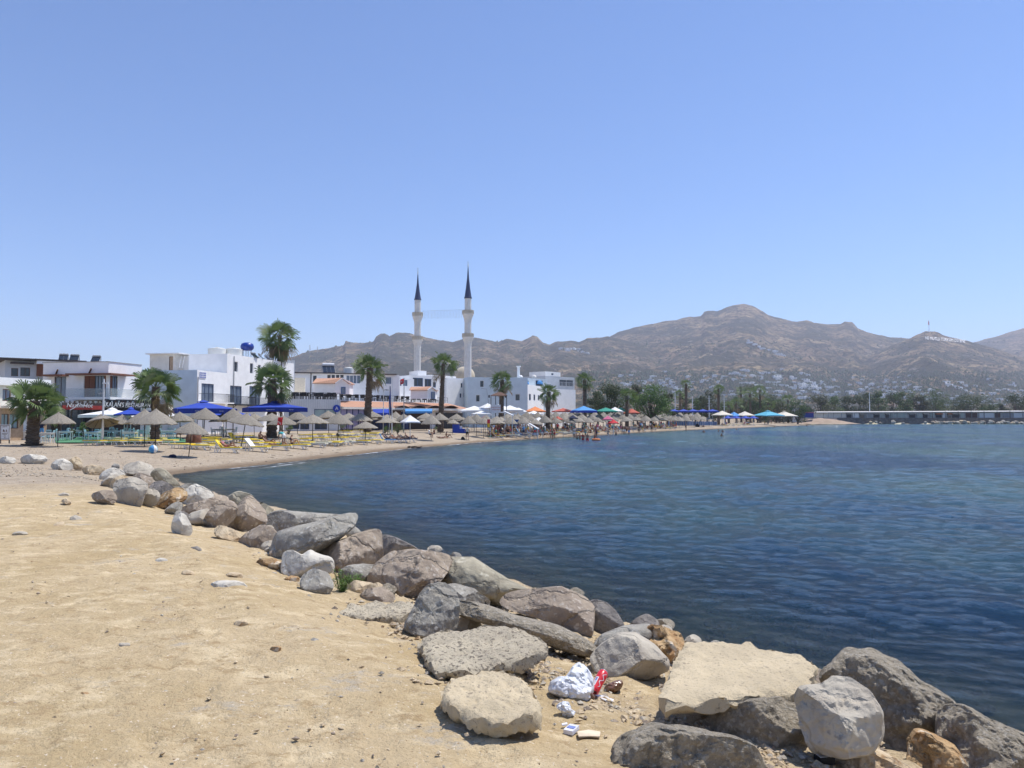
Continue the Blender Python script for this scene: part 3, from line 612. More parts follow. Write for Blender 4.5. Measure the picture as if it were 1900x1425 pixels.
RK = [
 ([(0, 850), (10, 847), (28, 850), (30, 858), (14, 860), (0, 858)], 'rock_white', 'low pale stone on the sand, leftmost of the far line of stones', .5, .3),
 ([(38, 858), (42, 846), (55, 843), (85, 847), (90, 857), (62, 861)], 'rock_white', 'flat whitish stone in the far line left of the rock pile', .5, .3),
 ([(92, 864), (105, 854), (118, 851), (130, 858), (138, 870), (118, 873), (98, 870)], 'rock_white', 'rounded pale grey stone in the far line of stones on the sand', .5, .4),
 ([(124, 854), (142, 847), (151, 856), (153, 872), (143, 874), (134, 866)], 'rock_cream', 'small upright cream stone beside the rounded pale stone', .5, .4),
 ([(150, 868), (170, 862), (192, 868), (194, 880), (160, 882)], 'rock_cream', 'flat cream stone half sunk in sand left of the rock pile', .5, .3),
 ([(205, 868), (212, 860), (221, 862), (222, 870)], 'rock_grey', 'tiny grey stone on the sand behind the rock pile', .5, .4),
 ([(226, 873), (235, 862), (258, 857), (280, 863), (287, 872), (283, 882), (268, 884), (240, 880)], 'rock_pale', 'broad pale boulder at the far top of the rock pile by the beach', .5, .4),
 ([(278, 882), (290, 871), (300, 869), (313, 878), (328, 893), (336, 904), (325, 910), (300, 900)], 'rock_olive', 'olive brown sloping boulder at the water at the far end of the rocks', .5, .4),
 ([(245, 884), (255, 877), (270, 880), (284, 887), (284, 898), (276, 906), (262, 896)], 'rock_brown', 'reddish brown boulder between the pale ones at the far end', .4, .3),
 ([(183, 892), (190, 876), (207, 868), (225, 872), (233, 881), (224, 890), (200, 893)], 'rock_white', 'white streaked boulder at the far left of the rock pile', .5, .3),
 ([(183, 900), (200, 885), (215, 880), (225, 886), (217, 894), (198, 904)], 'rock_pale', 'pale slanted boulder below the white streaked one', .5, .3),
 ([(203, 899), (212, 888), (230, 880), (240, 888), (230, 900), (212, 908)], 'rock_cream', 'small cream stone wedged above the blocky boulder', .4, .3),
 ([(276, 908), (285, 895), (300, 892), (315, 898), (324, 909), (305, 918), (285, 915)], 'rock_dark', 'dark angular boulder in the middle of the far pile', .5, .3),
 ([(328, 905), (345, 898), (362, 900), (366, 912), (345, 918), (330, 914)], 'rock_grey', 'grey stone in the shallows behind the hollow boulder', .5, .3),
 ([(262, 916), (275, 906), (290, 909), (298, 920), (288, 938), (262, 940)], 'rock_pale', 'pale cracked stone right of the blocky boulder', .4, .3),
 ([(211, 900), (220, 892), (250, 887), (268, 894), (275, 905), (269, 914), (264, 928), (262, 940), (240, 938), (221, 936), (214, 920)], 'rock_pale', 'large blocky pale boulder with a shaded front face', .4, .3),
 ([(167, 918), (190, 910), (210, 911), (217, 928), (205, 936), (180, 932)], 'rock_brown', 'low flat topped brown stone at the left tip of the rock pile', .5, .4),
 ([(338, 924), (347, 908), (362, 898), (378, 905), (392, 912), (399, 922), (388, 932), (362, 940), (342, 938)], 'rock_white', 'white topped boulder with a dark hollow beneath', .4, .3),
 ([(284, 943), (290, 928), (305, 914), (330, 905), (347, 910), (344, 926), (322, 938), (302, 944)], 'rock_orange', 'rough orange tan rock in the far pile', .45, .3),
 ([(303, 950), (320, 934), (335, 931), (341, 940), (328, 953), (309, 955)], 'rock_grey', 'small grey brown stone under the rough orange rock', .4, .3),
 ([(330, 953), (345, 938), (380, 929), (405, 921), (422, 920), (420, 935), (397, 950), (360, 960), (335, 960)], 'rock_brown', 'long low mauve brown boulder sloping to the water', .5, .3),
 ([(343, 966), (355, 952), (385, 944), (396, 955), (386, 973), (352, 974)], 'rock_pale', 'smooth pale stone under the long mauve boulder', .4, .3),
 ([(476, 930), (492, 935), (509, 948), (503, 962), (488, 956)], 'rock_olive', 'thin wedge shaped stone at the water behind the cleft boulder', .4, .3),
 ([(378, 966), (388, 950), (402, 936), (425, 928), (440, 942), (434, 962), (415, 978), (392, 982), (380, 976)], 'rock_brown', 'dark brown faceted boulder left of the cleft boulder', .5, .3),
 ([(405, 940), (425, 922), (440, 913), (458, 916), (472, 925), (455, 948), (434, 965), (415, 960)], 'rock_olive', 'olive topped boulder peeking behind the cleft boulder', .4, .3),
 ([(420, 978), (435, 948), (452, 926), (462, 918), (478, 932), (492, 950), (494, 968), (478, 986), (448, 988)], 'rock_brown', 'tall cleft grey brown boulder with a shaded base', .5, .35),
 ([(318, 986), (322, 963), (329, 952), (342, 954), (351, 968), (357, 980), (354, 994), (335, 991)], 'rock_white', 'upright white stone standing alone on the sand', .5, .2),
 ([(395, 986), (408, 974), (440, 986), (452, 1000), (440, 1007), (408, 1000)], 'rock_cream', 'low cream stone half buried before the dark boulders', .5, .3),
 ([(490, 975), (500, 956), (520, 947), (560, 951), (600, 954), (645, 957), (650, 975), (600, 992), (540, 995), (505, 990)], 'rock_grey', 'wide grey boulder by the water behind the whale shaped one', .5, .3),
 ([(440, 1008), (460, 988), (485, 975), (505, 981), (516, 995), (513, 1012), (490, 1020), (458, 1018)], 'rock_brown', 'brown boulder with a flat triangular shaded face', .5, .35),
 ([(640, 985), (655, 975), (668, 985), (672, 1000), (650, 1005)], 'rock_grey', 'grey stone tucked behind the whale shaped boulder', .5, .3),
 ([(503, 1034), (511, 1003), (519, 987), (556, 976), (600, 967), (635, 956), (654, 953), (660, 960), (650, 982), (622, 1003), (585, 1026), (548, 1038), (516, 1042)], 'rock_grey', 'long smooth whale shaped grey boulder rising to a point', .45, .35),
 ([(695, 1003), (715, 992), (738, 1000), (780, 1022), (765, 1038), (722, 1040), (703, 1038)], 'rock_dark', 'dark wet boulder at the water right of the rough brown one', .5, .3),
 ([(578, 1035), (598, 1015), (640, 1000), (678, 986), (690, 982), (704, 986), (706, 1012), (710, 1040), (690, 1056), (640, 1064), (604, 1056)], 'rock_brown', 'big rough brown boulder peaked at its right end', .5, .4),
 ([(524, 1062), (528, 1025), (545, 1021), (560, 1031), (575, 1021), (592, 1030), (614, 1035), (618, 1058), (602, 1066), (578, 1060), (556, 1074), (536, 1073)], 'rock_white', 'crumbly white and pink rock below the whale shaped boulder', .5, .3),
 ([(472, 1047), (484, 1037), (510, 1037), (526, 1048), (518, 1057), (486, 1056)], 'rock_orange', 'small mossy brown stone on the sand', .55, .35),
 ([(558, 1092), (560, 1070), (580, 1056), (606, 1063), (618, 1084), (612, 1100), (580, 1102)], 'rock_grey', 'squarish grey stone left of the green weeds', .45, .3),
 ([(626, 1064), (645, 1050), (672, 1047), (700, 1050), (706, 1064), (686, 1078), (645, 1080)], 'rock_grey', 'smooth blue grey stone behind the green weeds', .5, .4),
 ([(638, 1097), (658, 1077), (690, 1082), (704, 1090), (694, 1102), (652, 1104)], 'rock_cream', 'cream crusted stone right of the green weeds', .5, .4),
 ([(798, 1088), (815, 1055), (836, 1037), (880, 1037), (906, 1054), (945, 1078), (985, 1098), (975, 1112), (945, 1112), (925, 1124), (905, 1120), (870, 1104), (835, 1096)], 'rock_olive', 'long pale yellow grey boulder sloping down to the water', .5, .45),
 ([(684, 1078), (698, 1050), (728, 1027), (765, 1021), (820, 1029), (835, 1036), (832, 1056), (816, 1072), (800, 1092), (770, 1110), (722, 1108), (692, 1094)], 'rock_brown', 'big flat topped brownish boulder with a dark underside', .5, .5),
 ([(663, 1112), (680, 1094), (710, 1089), (730, 1104), (732, 1116), (700, 1120), (676, 1120)], 'rock_brown', 'small rough brown stone before the big flat topped boulder', .5, .35),
 ([(930, 1122), (945, 1104), (975, 1096), (1012, 1094), (1040, 1091), (1080, 1108), (1098, 1125), (1096, 1152), (1094, 1180), (1062, 1172), (1012, 1150), (958, 1134)], 'rock_brown', 'block shaped brown boulder with a dark square front face', .5, .5),
 ([(1085, 1120), (1105, 1114), (1125, 1119), (1142, 1135), (1157, 1160), (1150, 1176), (1118, 1182), (1092, 1178)], 'rock_dark', 'dark shaded boulder right of the block shaped one', .5, .4),
 ([(1165, 1166), (1182, 1146), (1200, 1139), (1220, 1152), (1222, 1168), (1195, 1172)], 'rock_dark', 'jagged dark stone sticking out of the shallows', .5, .3),
 ([(815, 1118), (822, 1088), (845, 1084), (878, 1094), (908, 1115), (900, 1130), (850, 1132)], 'rock_grey', 'pale round shoulder of stone behind the blue grey boulder', .5, .4),
 ([(750, 1162), (768, 1130), (780, 1104), (794, 1090), (822, 1084), (843, 1100), (850, 1128), (846, 1160), (822, 1178), (788, 1184), (764, 1176)], 'rock_grey', 'upright blue grey boulder beside the concrete slabs', .5, .3),
 ([(838, 1166), (858, 1145), (882, 1150), (896, 1164), (880, 1180), (850, 1180)], 'rock_cream', 'small cream stone under the end of the log shaped slab', .5, .4),
 ([(1100, 1202), (1118, 1178), (1158, 1162), (1200, 1159), (1218, 1172), (1200, 1204), (1140, 1216)], 'rock_grey', 'flat grey boulder behind the smooth pale one', .5, .45),
 ([(1190, 1176), (1205, 1165), (1228, 1163), (1257, 1175), (1271, 1190), (1266, 1216), (1246, 1234), (1218, 1228)], 'rock_orange', 'knobbly cream and orange rock beside the large sandy slab', .5, .3),
 ([(1099, 1220), (1116, 1198), (1146, 1178), (1178, 1176), (1212, 1198), (1238, 1226), (1236, 1242), (1202, 1258), (1138, 1260), (1108, 1246)], 'rock_pale', 'smooth rounded pale boulder behind the litter', .55, .5),
 ([(1500, 1250), (1515, 1240), (1545, 1252), (1550, 1275), (1520, 1285)], 'rock_brown', 'small brown stone in the gap by the water', .5, .3),
 ([(1530, 1262), (1548, 1238), (1560, 1220), (1575, 1207), (1620, 1214), (1662, 1232), (1702, 1266), (1760, 1305), (1775, 1345), (1772, 1400), (1730, 1440), (1650, 1432), (1608, 1405), (1590, 1340), (1560, 1300)], 'rock_gravelly', 'huge rough grey boulder sloping to the water at right', .5, .5),
 ([(1745, 1322), (1765, 1311), (1792, 1311), (1832, 1334), (1900, 1367), (1985, 1420), (1990, 1500), (1810, 1500), (1750, 1420)], 'rock_gravelly', 'grey boulder cut off by the right edge of the picture', .5, .45),
 ([(1477, 1296), (1490, 1277), (1530, 1269), (1546, 1258), (1577, 1263), (1612, 1286), (1633, 1322), (1634, 1365), (1612, 1396), (1560, 1402), (1508, 1392), (1488, 1350)], 'rock_pale', 'angular white boulder with a shaded cleft', .5, .35),
 ([(1305, 1342), (1335, 1320), (1395, 1300), (1448, 1296), (1476, 1310), (1497, 1345), (1494, 1378), (1468, 1396), (1420, 1396), (1360, 1378)], 'rock_gravelly', 'rough brown grey boulder before the large sandy slab', .5, .45),
 ([(1688, 1376), (1704, 1356), (1740, 1368), (1772, 1388), (1800, 1424), (1822, 1500), (1690, 1500)], 'rock_orange', 'cream and rust coloured rock at the bottom right', .5, .3),
 ([(1500, 1420), (1535, 1396), (1575, 1382), (1620, 1393), (1685, 1424), (1720, 1500), (1500, 1500)], 'rock_cream', 'low sandy yellow stone at the bottom edge below the white boulder', .5, .55),
 ([(1136, 1420), (1146, 1390), (1165, 1368), (1216, 1350), (1262, 1354), (1350, 1368), (1388, 1386), (1410, 1420), (1412, 1500), (1128, 1500)], 'rock_gravelly', 'big rough grey boulder cut off by the bottom edge', .5, .55),
]
for i, (poly, m_, lab, T, le) in enumerate(RK):
    small = max(p[0] for p in poly) - min(p[0] for p in poly) < 60
    kw = dict(facets=8, cut=(.55, .86))
    if 'whale' in lab or 'smooth' in lab or 'yellow grey' in lab: kw = dict(facets=2, amp=.025)
    elif 'block' in lab: kw = dict(facets=6, cut=(.5, .75), amp=.03, planes=[((-.35, -1, .0), .45), ((.0, .0, 1), .6)])
    elif 'knobbly' in lab or 'crumbly' in lab: kw = dict(ridged=.2, amp=.07, facets=3)
    elif 'brown' in lab or 'angular' in lab or 'cleft' in lab: kw = dict(facets=9, cut=(.5, .82), amp=.05)
    elif m_ in ('rock_orange', 'rock_gravelly'): kw = dict(amp=.07, ridged=.05)
    if 'huge rough' in lab: kw['Y'] = 5.0
    if 'cut off by the right' in lab: kw['Y'] = 4.45
    if 'angular white' in lab: kw = dict(Y=4.05, facets=9, cut=(.55, .82), amp=.06, box=.5, ridged=.03, planes=[((-.15, -.45, .9), .55), ((.2, -1, .1), .6), ((-.9, -.6, .15), .55)])
    rock(poly, m_, lab, T=T, lean=le, seed=i, **kw)
# stones wedged between the boulders
_rs = random.Random(77); _n = 0
while _n < 46:
    px = _rs.uniform(200, 1500); lo_y = np.interp(px, [200, 330, 520, 620, 760, 1100, 1230, 1500], [905, 960, 1040, 1095, 1120, 1200, 1260, 1390]); up_y = np.interp(px, [200, 330, 500, 700, 900, 1200, 1500], [880, 895, 945, 995, 1045, 1140, 1240])
    py = _rs.uniform(up_y, lo_y) + 4; w_ = _rs.uniform(14, 30) * (.6 + .7 * (py - 850) / 400)
    if 760 < px < 1030 and py > 1150: continue
    pol = [(px + math.cos(a) * w_ * .6 * _rs.uniform(.75, 1.15), py - w_ * .35 + math.sin(a) * w_ * .42 * _rs.uniform(.75, 1.15)) for a in [i * .785 for i in range(8)]]
    mm = _rs.choice(['rock_grey', 'rock_brown', 'rock_pale', 'rock_cream', 'rock_dark', 'rock_gravelly'])
    far_ = 'far end' if px < 420 else ('middle' if px < 900 else 'near end')
    rock(pol, mm, 'smaller stone wedged between the big boulders at the %s of the rock line' % far_, name='wedged_stone', T=.6, lean=.5, facets=6, cut=(.55, .85), amp=.06, seed=500 + _n, cat='stone', group='stones wedged between boulders, ' + far_, res=24); _n += 1
for i in range(16):
    px, py = _rs.gauss(400, 95), _rs.gauss(1058, 32); w_ = _rs.uniform(10, 30)
    if px > 540 or py < 985: continue
    pol = [(px + math.cos(a) * w_ * _rs.uniform(.7, 1.2), py + math.sin(a) * w_ * .22 * _rs.uniform(.7, 1.2)) for a in [j * .785 for j in range(8)]]
    fo_ = rock(pol, ['rock_cream', 'slab_sandy', 'slab_sandy'][i % 3], 'thin pale stone nearly flush with the sand around the whitish crust', name='stone', T=1.2, lean=1.6, facets=5, amp=.05, seed=700 + i, cat='stone', group='flush stones around the whitish crust', res=24); fo_.location.z -= .62 * max(.02, fo_.dimensions.z)
# concrete slabs: flat pieces with broken edges
def slab(top, zt, thick, material, label, name='concrete_slab', seed=0, rough_=.02, tilt=(0, 0), sub=26, skew=(0, 0)):
    pts = [onz(px, py, zt) for px, py in top]; c = sum(pts, Vector()) / len(pts)
    P2 = [((p - c).x, (p - c).y) for p in pts]
    sv = Vector((seed * 13.1, 3.3, 7.7))
    n = 110; cc, r = radial(P2, n, 1); nr = 16
    def H0(x, y): return zt + tilt[0] * x + tilt[1] * y
    V = []; F = []
    rads = [0.03] + [((j + 1) / nr) ** .8 for j in range(nr)]
    rings = [(q, 0.0) for q in rads] + [(1.012, .18), (1.02, .5), (1.0, .8), (.93, 1.0), (.5, 1.0), (.02, 1.0)]
    for q, dz in rings:
        for k in range(n):
            a = 2 * math.pi * k / n
            e = 1 + .045 * noise.fractal(Vector((a * 3, dz * 2, 0)) * 3 + sv, .8, 2, 4) * (q > .8)
            x = cc[0] + math.cos(a) * r[k] * q * e; y = cc[1] + math.sin(a) * r[k] * q * e
            z = H0(x, y) - thick * dz
            nn = noise.fractal(Vector((x, y, z)) * 9 + sv, .7, 2, 5)
            edge = max(0, (q - .86) / .14) if dz == 0 else 1
            z += rough_ * nn * (1 + 1.2 * edge) - (.02 * edge ** 2 if dz == 0 else 0)
            if dz > 0 and q > .9:
                k2 = 1 + .10 * thick / .15 * noise.fractal(Vector((x, y, z)) * 14 + sv, .7, 2, 4); x *= 1 + (k2 - 1) * .3; y *= 1 + (k2 - 1) * .3
            V.append((c.x + x + skew[0] * dz, c.y + y + skew[1] * dz, z))
    L = len(rings)
    F = [(j * n + k, (j + 1) * n + k, (j + 1) * n + (k + 1) % n, j * n + (k + 1) % n) for j in range(L - 1) for k in range(n)]
    F += [tuple(range(n)), tuple((L - 1) * n + k for k in range(n))[::-1]]
    o = MB().add(V, F).build(name, material, smooth=True)
    bm = bmesh.new(); bm.from_mesh(o.data); bmesh.ops.recalc_face_normals(bm, faces=bm.faces); bm.to_mesh(o.data); bm.free()
    try: o.data.set_sharp_from_angle(angle=R(50))
    except Exception: pass
    solo(o, (c.x, c.y, zt - thick)); return tag(o, label, 'concrete slab', 'broken concrete slabs on the shore')
slab([(778, 1186), (795, 1177), (850, 1168), (930, 1160), (962, 1163), (1014, 1193), (1012, 1206), (960, 1220), (900, 1232), (850, 1244), (806, 1240), (790, 1216)], 1.33, .09, 'slab_concrete', 'pitted rectangular concrete slab lying below the log shaped piece', seed=1)
slab([(820, 1280), (838, 1262), (872, 1245), (912, 1243), (962, 1255), (992, 1284), (1004, 1312), (985, 1332), (940, 1340), (890, 1332), (845, 1312), (822, 1295)], 1.44, .085, 'slab_sandy', 'rounded thick concrete slab nearest the viewer', seed=2)
slab([(1274, 1184), (1320, 1186), (1370, 1191), (1440, 1206), (1494, 1216), (1513, 1236), (1500, 1262), (1484, 1280), (1420, 1286), (1330, 1290), (1232, 1298), (1222, 1285), (1238, 1262), (1252, 1225)], 1.30, .11, 'slab_sandy', 'large flat sand coloured concrete slab beside the water', seed=3, rough_=.014)
slab([(625, 1138), (650, 1124), (700, 1118), (762, 1118), (778, 1128), (742, 1140), (690, 1145), (655, 1142)], 1.22, .12, 'slab_concrete', 'thin pale slab sunk in the sand left of the blue grey boulder', seed=4)
# log-like slab
rock([(838, 1124), (855, 1115), (905, 1124), (962, 1144), (1030, 1160), (1082, 1185), (1106, 1206), (1096, 1219), (1060, 1212), (1000, 1190), (930, 1165), (872, 1150), (845, 1142)], 'rock_gravelly',
     'long log shaped piece of rough concrete leaning across the rocks', name='concrete_slab', T=.3, lean=.5, facets=2, amp=.035, seed=77, cat='concrete slab', group='broken concrete slabs on the shore', res=120, ridged=.03)
# flat whitish crusts and small stones on the sand
SM = [([(383, 1084), (400, 1072), (440, 1071), (462, 1080), (456, 1091), (430, 1090), (398, 1090)], 'rock_white', 'whitish crust of stone flush with the sand'),
 ([(412, 1066), (428, 1058), (448, 1060), (452, 1068), (430, 1070)], 'rock_cream', 'smaller cream crust just behind the whitish one'),
 ([(335, 1060), (345, 1053), (358, 1056), (362, 1063), (345, 1066)], 'rock_cream', 'small cream stone left of the whitish crust'),
 ([(287, 1037), (297, 1032), (312, 1035), (310, 1041), (292, 1042)], 'rock_white', 'little white stone in the middle of the sand'),
 ([(350, 1014), (365, 1010), (374, 1015), (373, 1021), (355, 1019)], 'rock_dark', 'small dark flat stone on the sand before the upright white stone'),
 ([(20, 988), (34, 983), (54, 985), (50, 991), (28, 992)], 'rock_pale', 'flat stone at the left edge of the sand'),
 ([(96, 972), (106, 966), (120, 964), (116, 974), (104, 977)], 'rock_cream', 'brown clod on the sand at left'),
 ([(128, 957), (140, 952), (153, 958), (150, 964), (134, 963)], 'rock_pale', 'greyish flat stone right of the brown clod'),
 ([(106, 916), (118, 911), (130, 914), (126, 920), (110, 920)], 'rock_pale', 'small flat stone at the upper left of the sand'),
 ([(112, 930), (122, 924), (133, 932), (128, 938)], 'rock_cream', 'clod of earth below the small flat stone'),
 ([(220, 1200), (221, 1193), (241, 1193), (241, 1200)], 'rock_pale', 'little rectangular chip of concrete on the sand'),
 ([(147, 1292), (150, 1284), (162, 1284), (170, 1290), (160, 1294)], 'rock_orange', 'small rusty stone at lower left'),
 ([(303, 1285), (306, 1280), (313, 1282), (313, 1286)], 'rock_pale', 'single pebble at the lower middle of the sand'),
 ([(500, 1207), (505, 1200), (518, 1198), (523, 1204), (515, 1209)], 'rock_orange', 'ochre pebble above the centre of the sand'),
 ([(575, 1188), (582, 1183), (592, 1187), (590, 1192), (578, 1192)], 'rock_grey', 'grey pebble left of the concrete slabs'),
 ([(432, 1160), (440, 1152), (455, 1150), (462, 1158), (448, 1163)], 'rock_cream', 'cream stone half buried near the middle of the sand'),
 ([(525, 1075), (540, 1068), (556, 1071), (555, 1078), (535, 1079)], 'rock_orange', 'yellow ochre stone beside the squarish grey one')]
for i, (poly, m_, lab) in enumerate(SM):
    fo_ = rock(poly, m_, lab, name='stone', T=.6, lean=.8, facets=4, amp=.06, seed=200 + i, cat='stone', group='loose stones on the sand', res=26)
    if i < 9: fo_.location.z -= .3 * fo_.dimensions.z
for i, (x, y, s_) in enumerate([(1335, 1152, 30), (1412, 1184, 34), (1240, 1120, 22), (1800, 1300, 24)] + [(_rs.uniform(1150, 1850), 0, _rs.uniform(16, 34)) for _ in range(16)] + [(_rs.uniform(640, 1150), 0, _rs.uniform(12, 22)) for _ in range(12)]):
    y = y or np.interp(x, [640, 900, 1200, 1560, 1850], [985, 1048, 1128, 1215, 1330]) - _rs.uniform(2, 48)
    p = onz(x, y, -.12); k = s_ * p.y / FPX
    mb = MB(); mb.lathe([(k * q, (.0 if q > .9 else .0) + k * .28 * math.sqrt(max(0, 1 - q * q)) * 1.0) for q in (1, .85, .6, .3, .02)], n=14, jit=.12, rnd=random.Random(i))
    o = mb.build('sunken_rock', 'rock_olive', smooth=True); o.location = (p.x, p.y, -.17)
    tag(o, ['pale rock just under the water beyond the large sandy slab', 'yellowish sunken rock left of the huge grey boulder', 'sunken rock off the dark shaded boulder', 'sunken rock beside the huge grey boulder at right'][i] if i < 4 else 'sunken rock in the clear shallows just off the boulder line', 'rock', 'sunken rocks in the clear shallows')
# gravel: chips between the rocks and scattered over the clay
def gravel():
    rs = random.Random(4); mb = MB()
    base = [Vector(v).normalized() for v in [(1, 0, 0), (-1, 0, 0), (0, 1, 0), (0, -1, 0), (0, 0, 1), (0, 0, -1)]]
    fs = [(0, 2, 4), (2, 1, 4), (1, 3, 4), (3, 0, 4), (2, 0, 5), (1, 2, 5), (3, 1, 5), (0, 3, 5)]
    def chip(p, r, mi):
        rot = Matrix.Rotation(rs.uniform(0, 6.28), 3, 'Z') @ Matrix.Rotation(rs.uniform(-.6, .6), 3, 'X')
        sx, sy, sz = r * rs.uniform(.7, 1.5), r * rs.uniform(.6, 1.1), r * rs.uniform(.35, .8)
        mb.add([p + rot @ Vector((v.x * sx * rs.uniform(.8, 1.2), v.y * sy * rs.uniform(.8, 1.2), v.z * sz)) for v in base], fs, mi)
    n = 0
    while n < 17000:
        px, py = rs.uniform(420, 1640), rs.uniform(990, 1424)
        # band between clay edge and rocks
        lim = np.interp(px, [420, 560, 700, 800, 1000, 1130, 1250, 1500, 1640], [985, 1080, 1125, 1225, 1250, 1300, 1360, 1424, 1424])
        dd = py - lim
        dens = math.exp(-max(0, dd) / 14) if dd > 0 else 1
        if noise.noise(Vector((px * .016, py * .03, 5))) < -.22: dens *= .25
        if rs.random() > dens: continue
        p = ghit(px, py) if False else None
        d = ray(px, py); z = 1.25
        for _ in range(4):
            t = (z - H) / d.z; z = lz(d.x * t, d.y * t)
        chip(Vector((d.x * t, d.y * t, z + .004)), rs.choice([.007, .009, .012, .015, .02, .028]) * (1 + .05 * abs(d.y * t - 4)), rs.choice([0, 0, 0, 1, 0, 2])); n += 1
    for k in range(2000):
        Y = 2.2 + 18 * rs.random() ** 1.6; px = rs.uniform(-200, 1100); X = (px - 950) / FPX * Y
        if shore_s(np.array([X]), np.array([Y]))[0] < 4.5: continue
        chip(Vector((X, Y, lz(X, Y) + .003)), rs.choice([.003, .004, .006, .009, .014]) * (1 + Y * .04), rs.choice([0, 0, 0, 1, 2]))
    for k in range(4500):     # shingle on the beach
        Y = rs.uniform(22, 62); px = rs.uniform(-100, 900); X = (px - 950) / FPX * Y
        if shore_s(np.array([X]), np.array([Y]))[0] < .8: continue
        chip(Vector((X, Y, lz(X, Y) + .01)), rs.choice([.02, .03, .045, .03]), rs.choice([0, 1, 3, 3, 2]))
    o = mb.build('gravel', ['rock_cream', 'rock_pale', 'rock_brown', 'rock_gravelly']); tag(o, kind='stuff')
gravel()
def seaweed():
    rs = random.Random(9); mb = MB()
    for k in range(700):
        Y = rs.uniform(26, 75); px = rs.uniform(60, 800); 
        X = (px - 950) / FPX * Y; s = float(shore_s(np.array([X]), np.array([Y]))[0])
        if s < .4 or s > 3.2 or rs.random() > math.exp(-abs(s - 1.6) / .7): continue
        p = Vector((X, Y, lz(X, Y) + .015)); a = rs.uniform(0, 3.14); l = rs.uniform(.06, .3)
        mb.box(p, (l, .04, .02), rz=a)
    for k in range(60):
        p = ghit(770 + rs.uniform(-12, 12), 830 + rs.uniform(-2, 2)); mb.box(p + Vector((0, 0, .03)), (rs.uniform(.1, .3), .08, .05), rz=rs.uniform(0, 3))
    o = mb.build('seaweed', 'wood_dark'); tag(o, kind='stuff')
seaweed()
# weeds
def weed(px, py, w_, h_, label, n=260, seed=0):
    rs = random.Random(seed); p0 = ghit(px, py); k = p0.y / FPX; mb = MB(); st = MB()
    for i in range(34):
        a = rs.uniform(0, 6.28); q = rs.random() ** .6; tip = Vector((math.cos(a) * q * w_ * k * .5, math.sin(a) * q * w_ * k * .4, h_ * k * rs.uniform(.45, 1)))
        b = Vector((tip.x * .15, tip.y * .15, 0)); st.bar(p0 + b, p0 + tip, .003)
        for j in range(n // 12):
            t = rs.uniform(.15, 1.05); c = p0 + b.lerp(tip, t) + Vector((rs.gauss(0, .010), rs.gauss(0, .010), rs.gauss(0, .008)))
            d = Vector((rs.uniform(-1, 1), rs.uniform(-1, 1), rs.uniform(-.1, 1))).normalized() * rs.uniform(.012, .026)
            sd = d.cross(Vector((rs.uniform(-1, 1), rs.uniform(-1, 1), 1))).normalized() * .0045
            mb.add([c, c + d * .5 + sd, c + d, c + d * .5 - sd], [(0, 1, 2, 3)])
    t = thing('weed_plant', label, 'plant', p0, 'green weeds between the rocks')
    mb.build('foliage', 'leaf_bright', t); st.build('stem', 'leaf_olive', t)
weed(634, 1103, 44, 46, 'bushy green weed growing beside the squarish grey stone', seed=1)
weed(658, 1098, 36, 34, 'green weed growing right of the bushy one', seed=2)
weed(692, 1084, 40, 26, 'low green weed at the foot of the blue grey stone', seed=3)
# ---- litter
mk('plastic_white', (.74, .75, .76), (.66, .67, .69), rough=.3, spec=.5, scale=8); mk('can_red', (.70, .025, .035), rough=.3, metal=0, spec=.6)
mk('plastic_brown', (.20, .10, .06), (.14, .07, .04), rough=.2, spec=.6, scale=5); mk('paper_cream', (.70, .58, .42), rough=.8); mk('alu', (.6, .6, .6), rough=.3, metal=.8)
mk('packet_white', (.75, .75, .8), rough=.4); mk('packet_blue', (.2, .25, .5), rough=.4)
BG = thing('plastic_bag', 'crumpled white plastic carrier bag beside the red drinks can', 'bag', ghit(1060, 1297))
b1 = rock([(1018, 1281), (1024, 1265), (1040, 1256), (1052, 1256), (1062, 1238), (1073, 1231), (1088, 1243), (1098, 1262), (1100, 1280), (1094, 1296), (1082, 1300), (1058, 1298), (1036, 1291)], 'plastic_white', 'x', T=.5, lean=.5, facets=2, amp=.06, seed=301, ridged=.11, res=90)
def adopt(o, parent, name):
    for k in list(o.keys()):
        if k in ('label', 'category', 'group'): del o[k]
    o.location = o.location - parent.location; o.parent = parent; o.name = name; return o
adopt(b1, BG, 'bag_body')
b2 = rock([(1082, 1268), (1090, 1272), (1098, 1286), (1106, 1294), (1100, 1299), (1090, 1294)], 'plastic_brown', 'x', T=.4, lean=.5, facets=2, amp=.05, seed=302, res=30, Y=ghit(1090, 1299).y - .05); adopt(b2, BG, 'bag_opening')
pa = ghit(1100, 1293); a0 = pa + Vector((0, -.04, .045)); ax = (Vector((.075, .10, .085))).normalized(); Lc = .165
cn = thing('drinks_can', 'red drinks can with white and pale markings lying against the bag', 'can', pa)
def cyl_seg(a, ax_, z0, z1, r, name, m_, par, n=28, a0_=0, a1_=6.2832, closed=True):
    x = ax_.cross(Vector((0, 0, 1))).normalized(); y = ax_.cross(x); mb = MB(); k = n + 1
    vs = [a + ax_ * z + (x * math.cos(a0_ + (a1_ - a0_) * i / n) + y * math.sin(a0_ + (a1_ - a0_) * i / n)) * r for z in (z0, z1) for i in range(k)]
    mb.add(vs, [(i, i + 1, k + i + 1, k + i) for i in range(n)]); return mb.build(name, m_, par, smooth=True)
mb = MB(); x_ = ax.cross(Vector((0, 0, 1))).normalized(); y_ = ax.cross(x_)
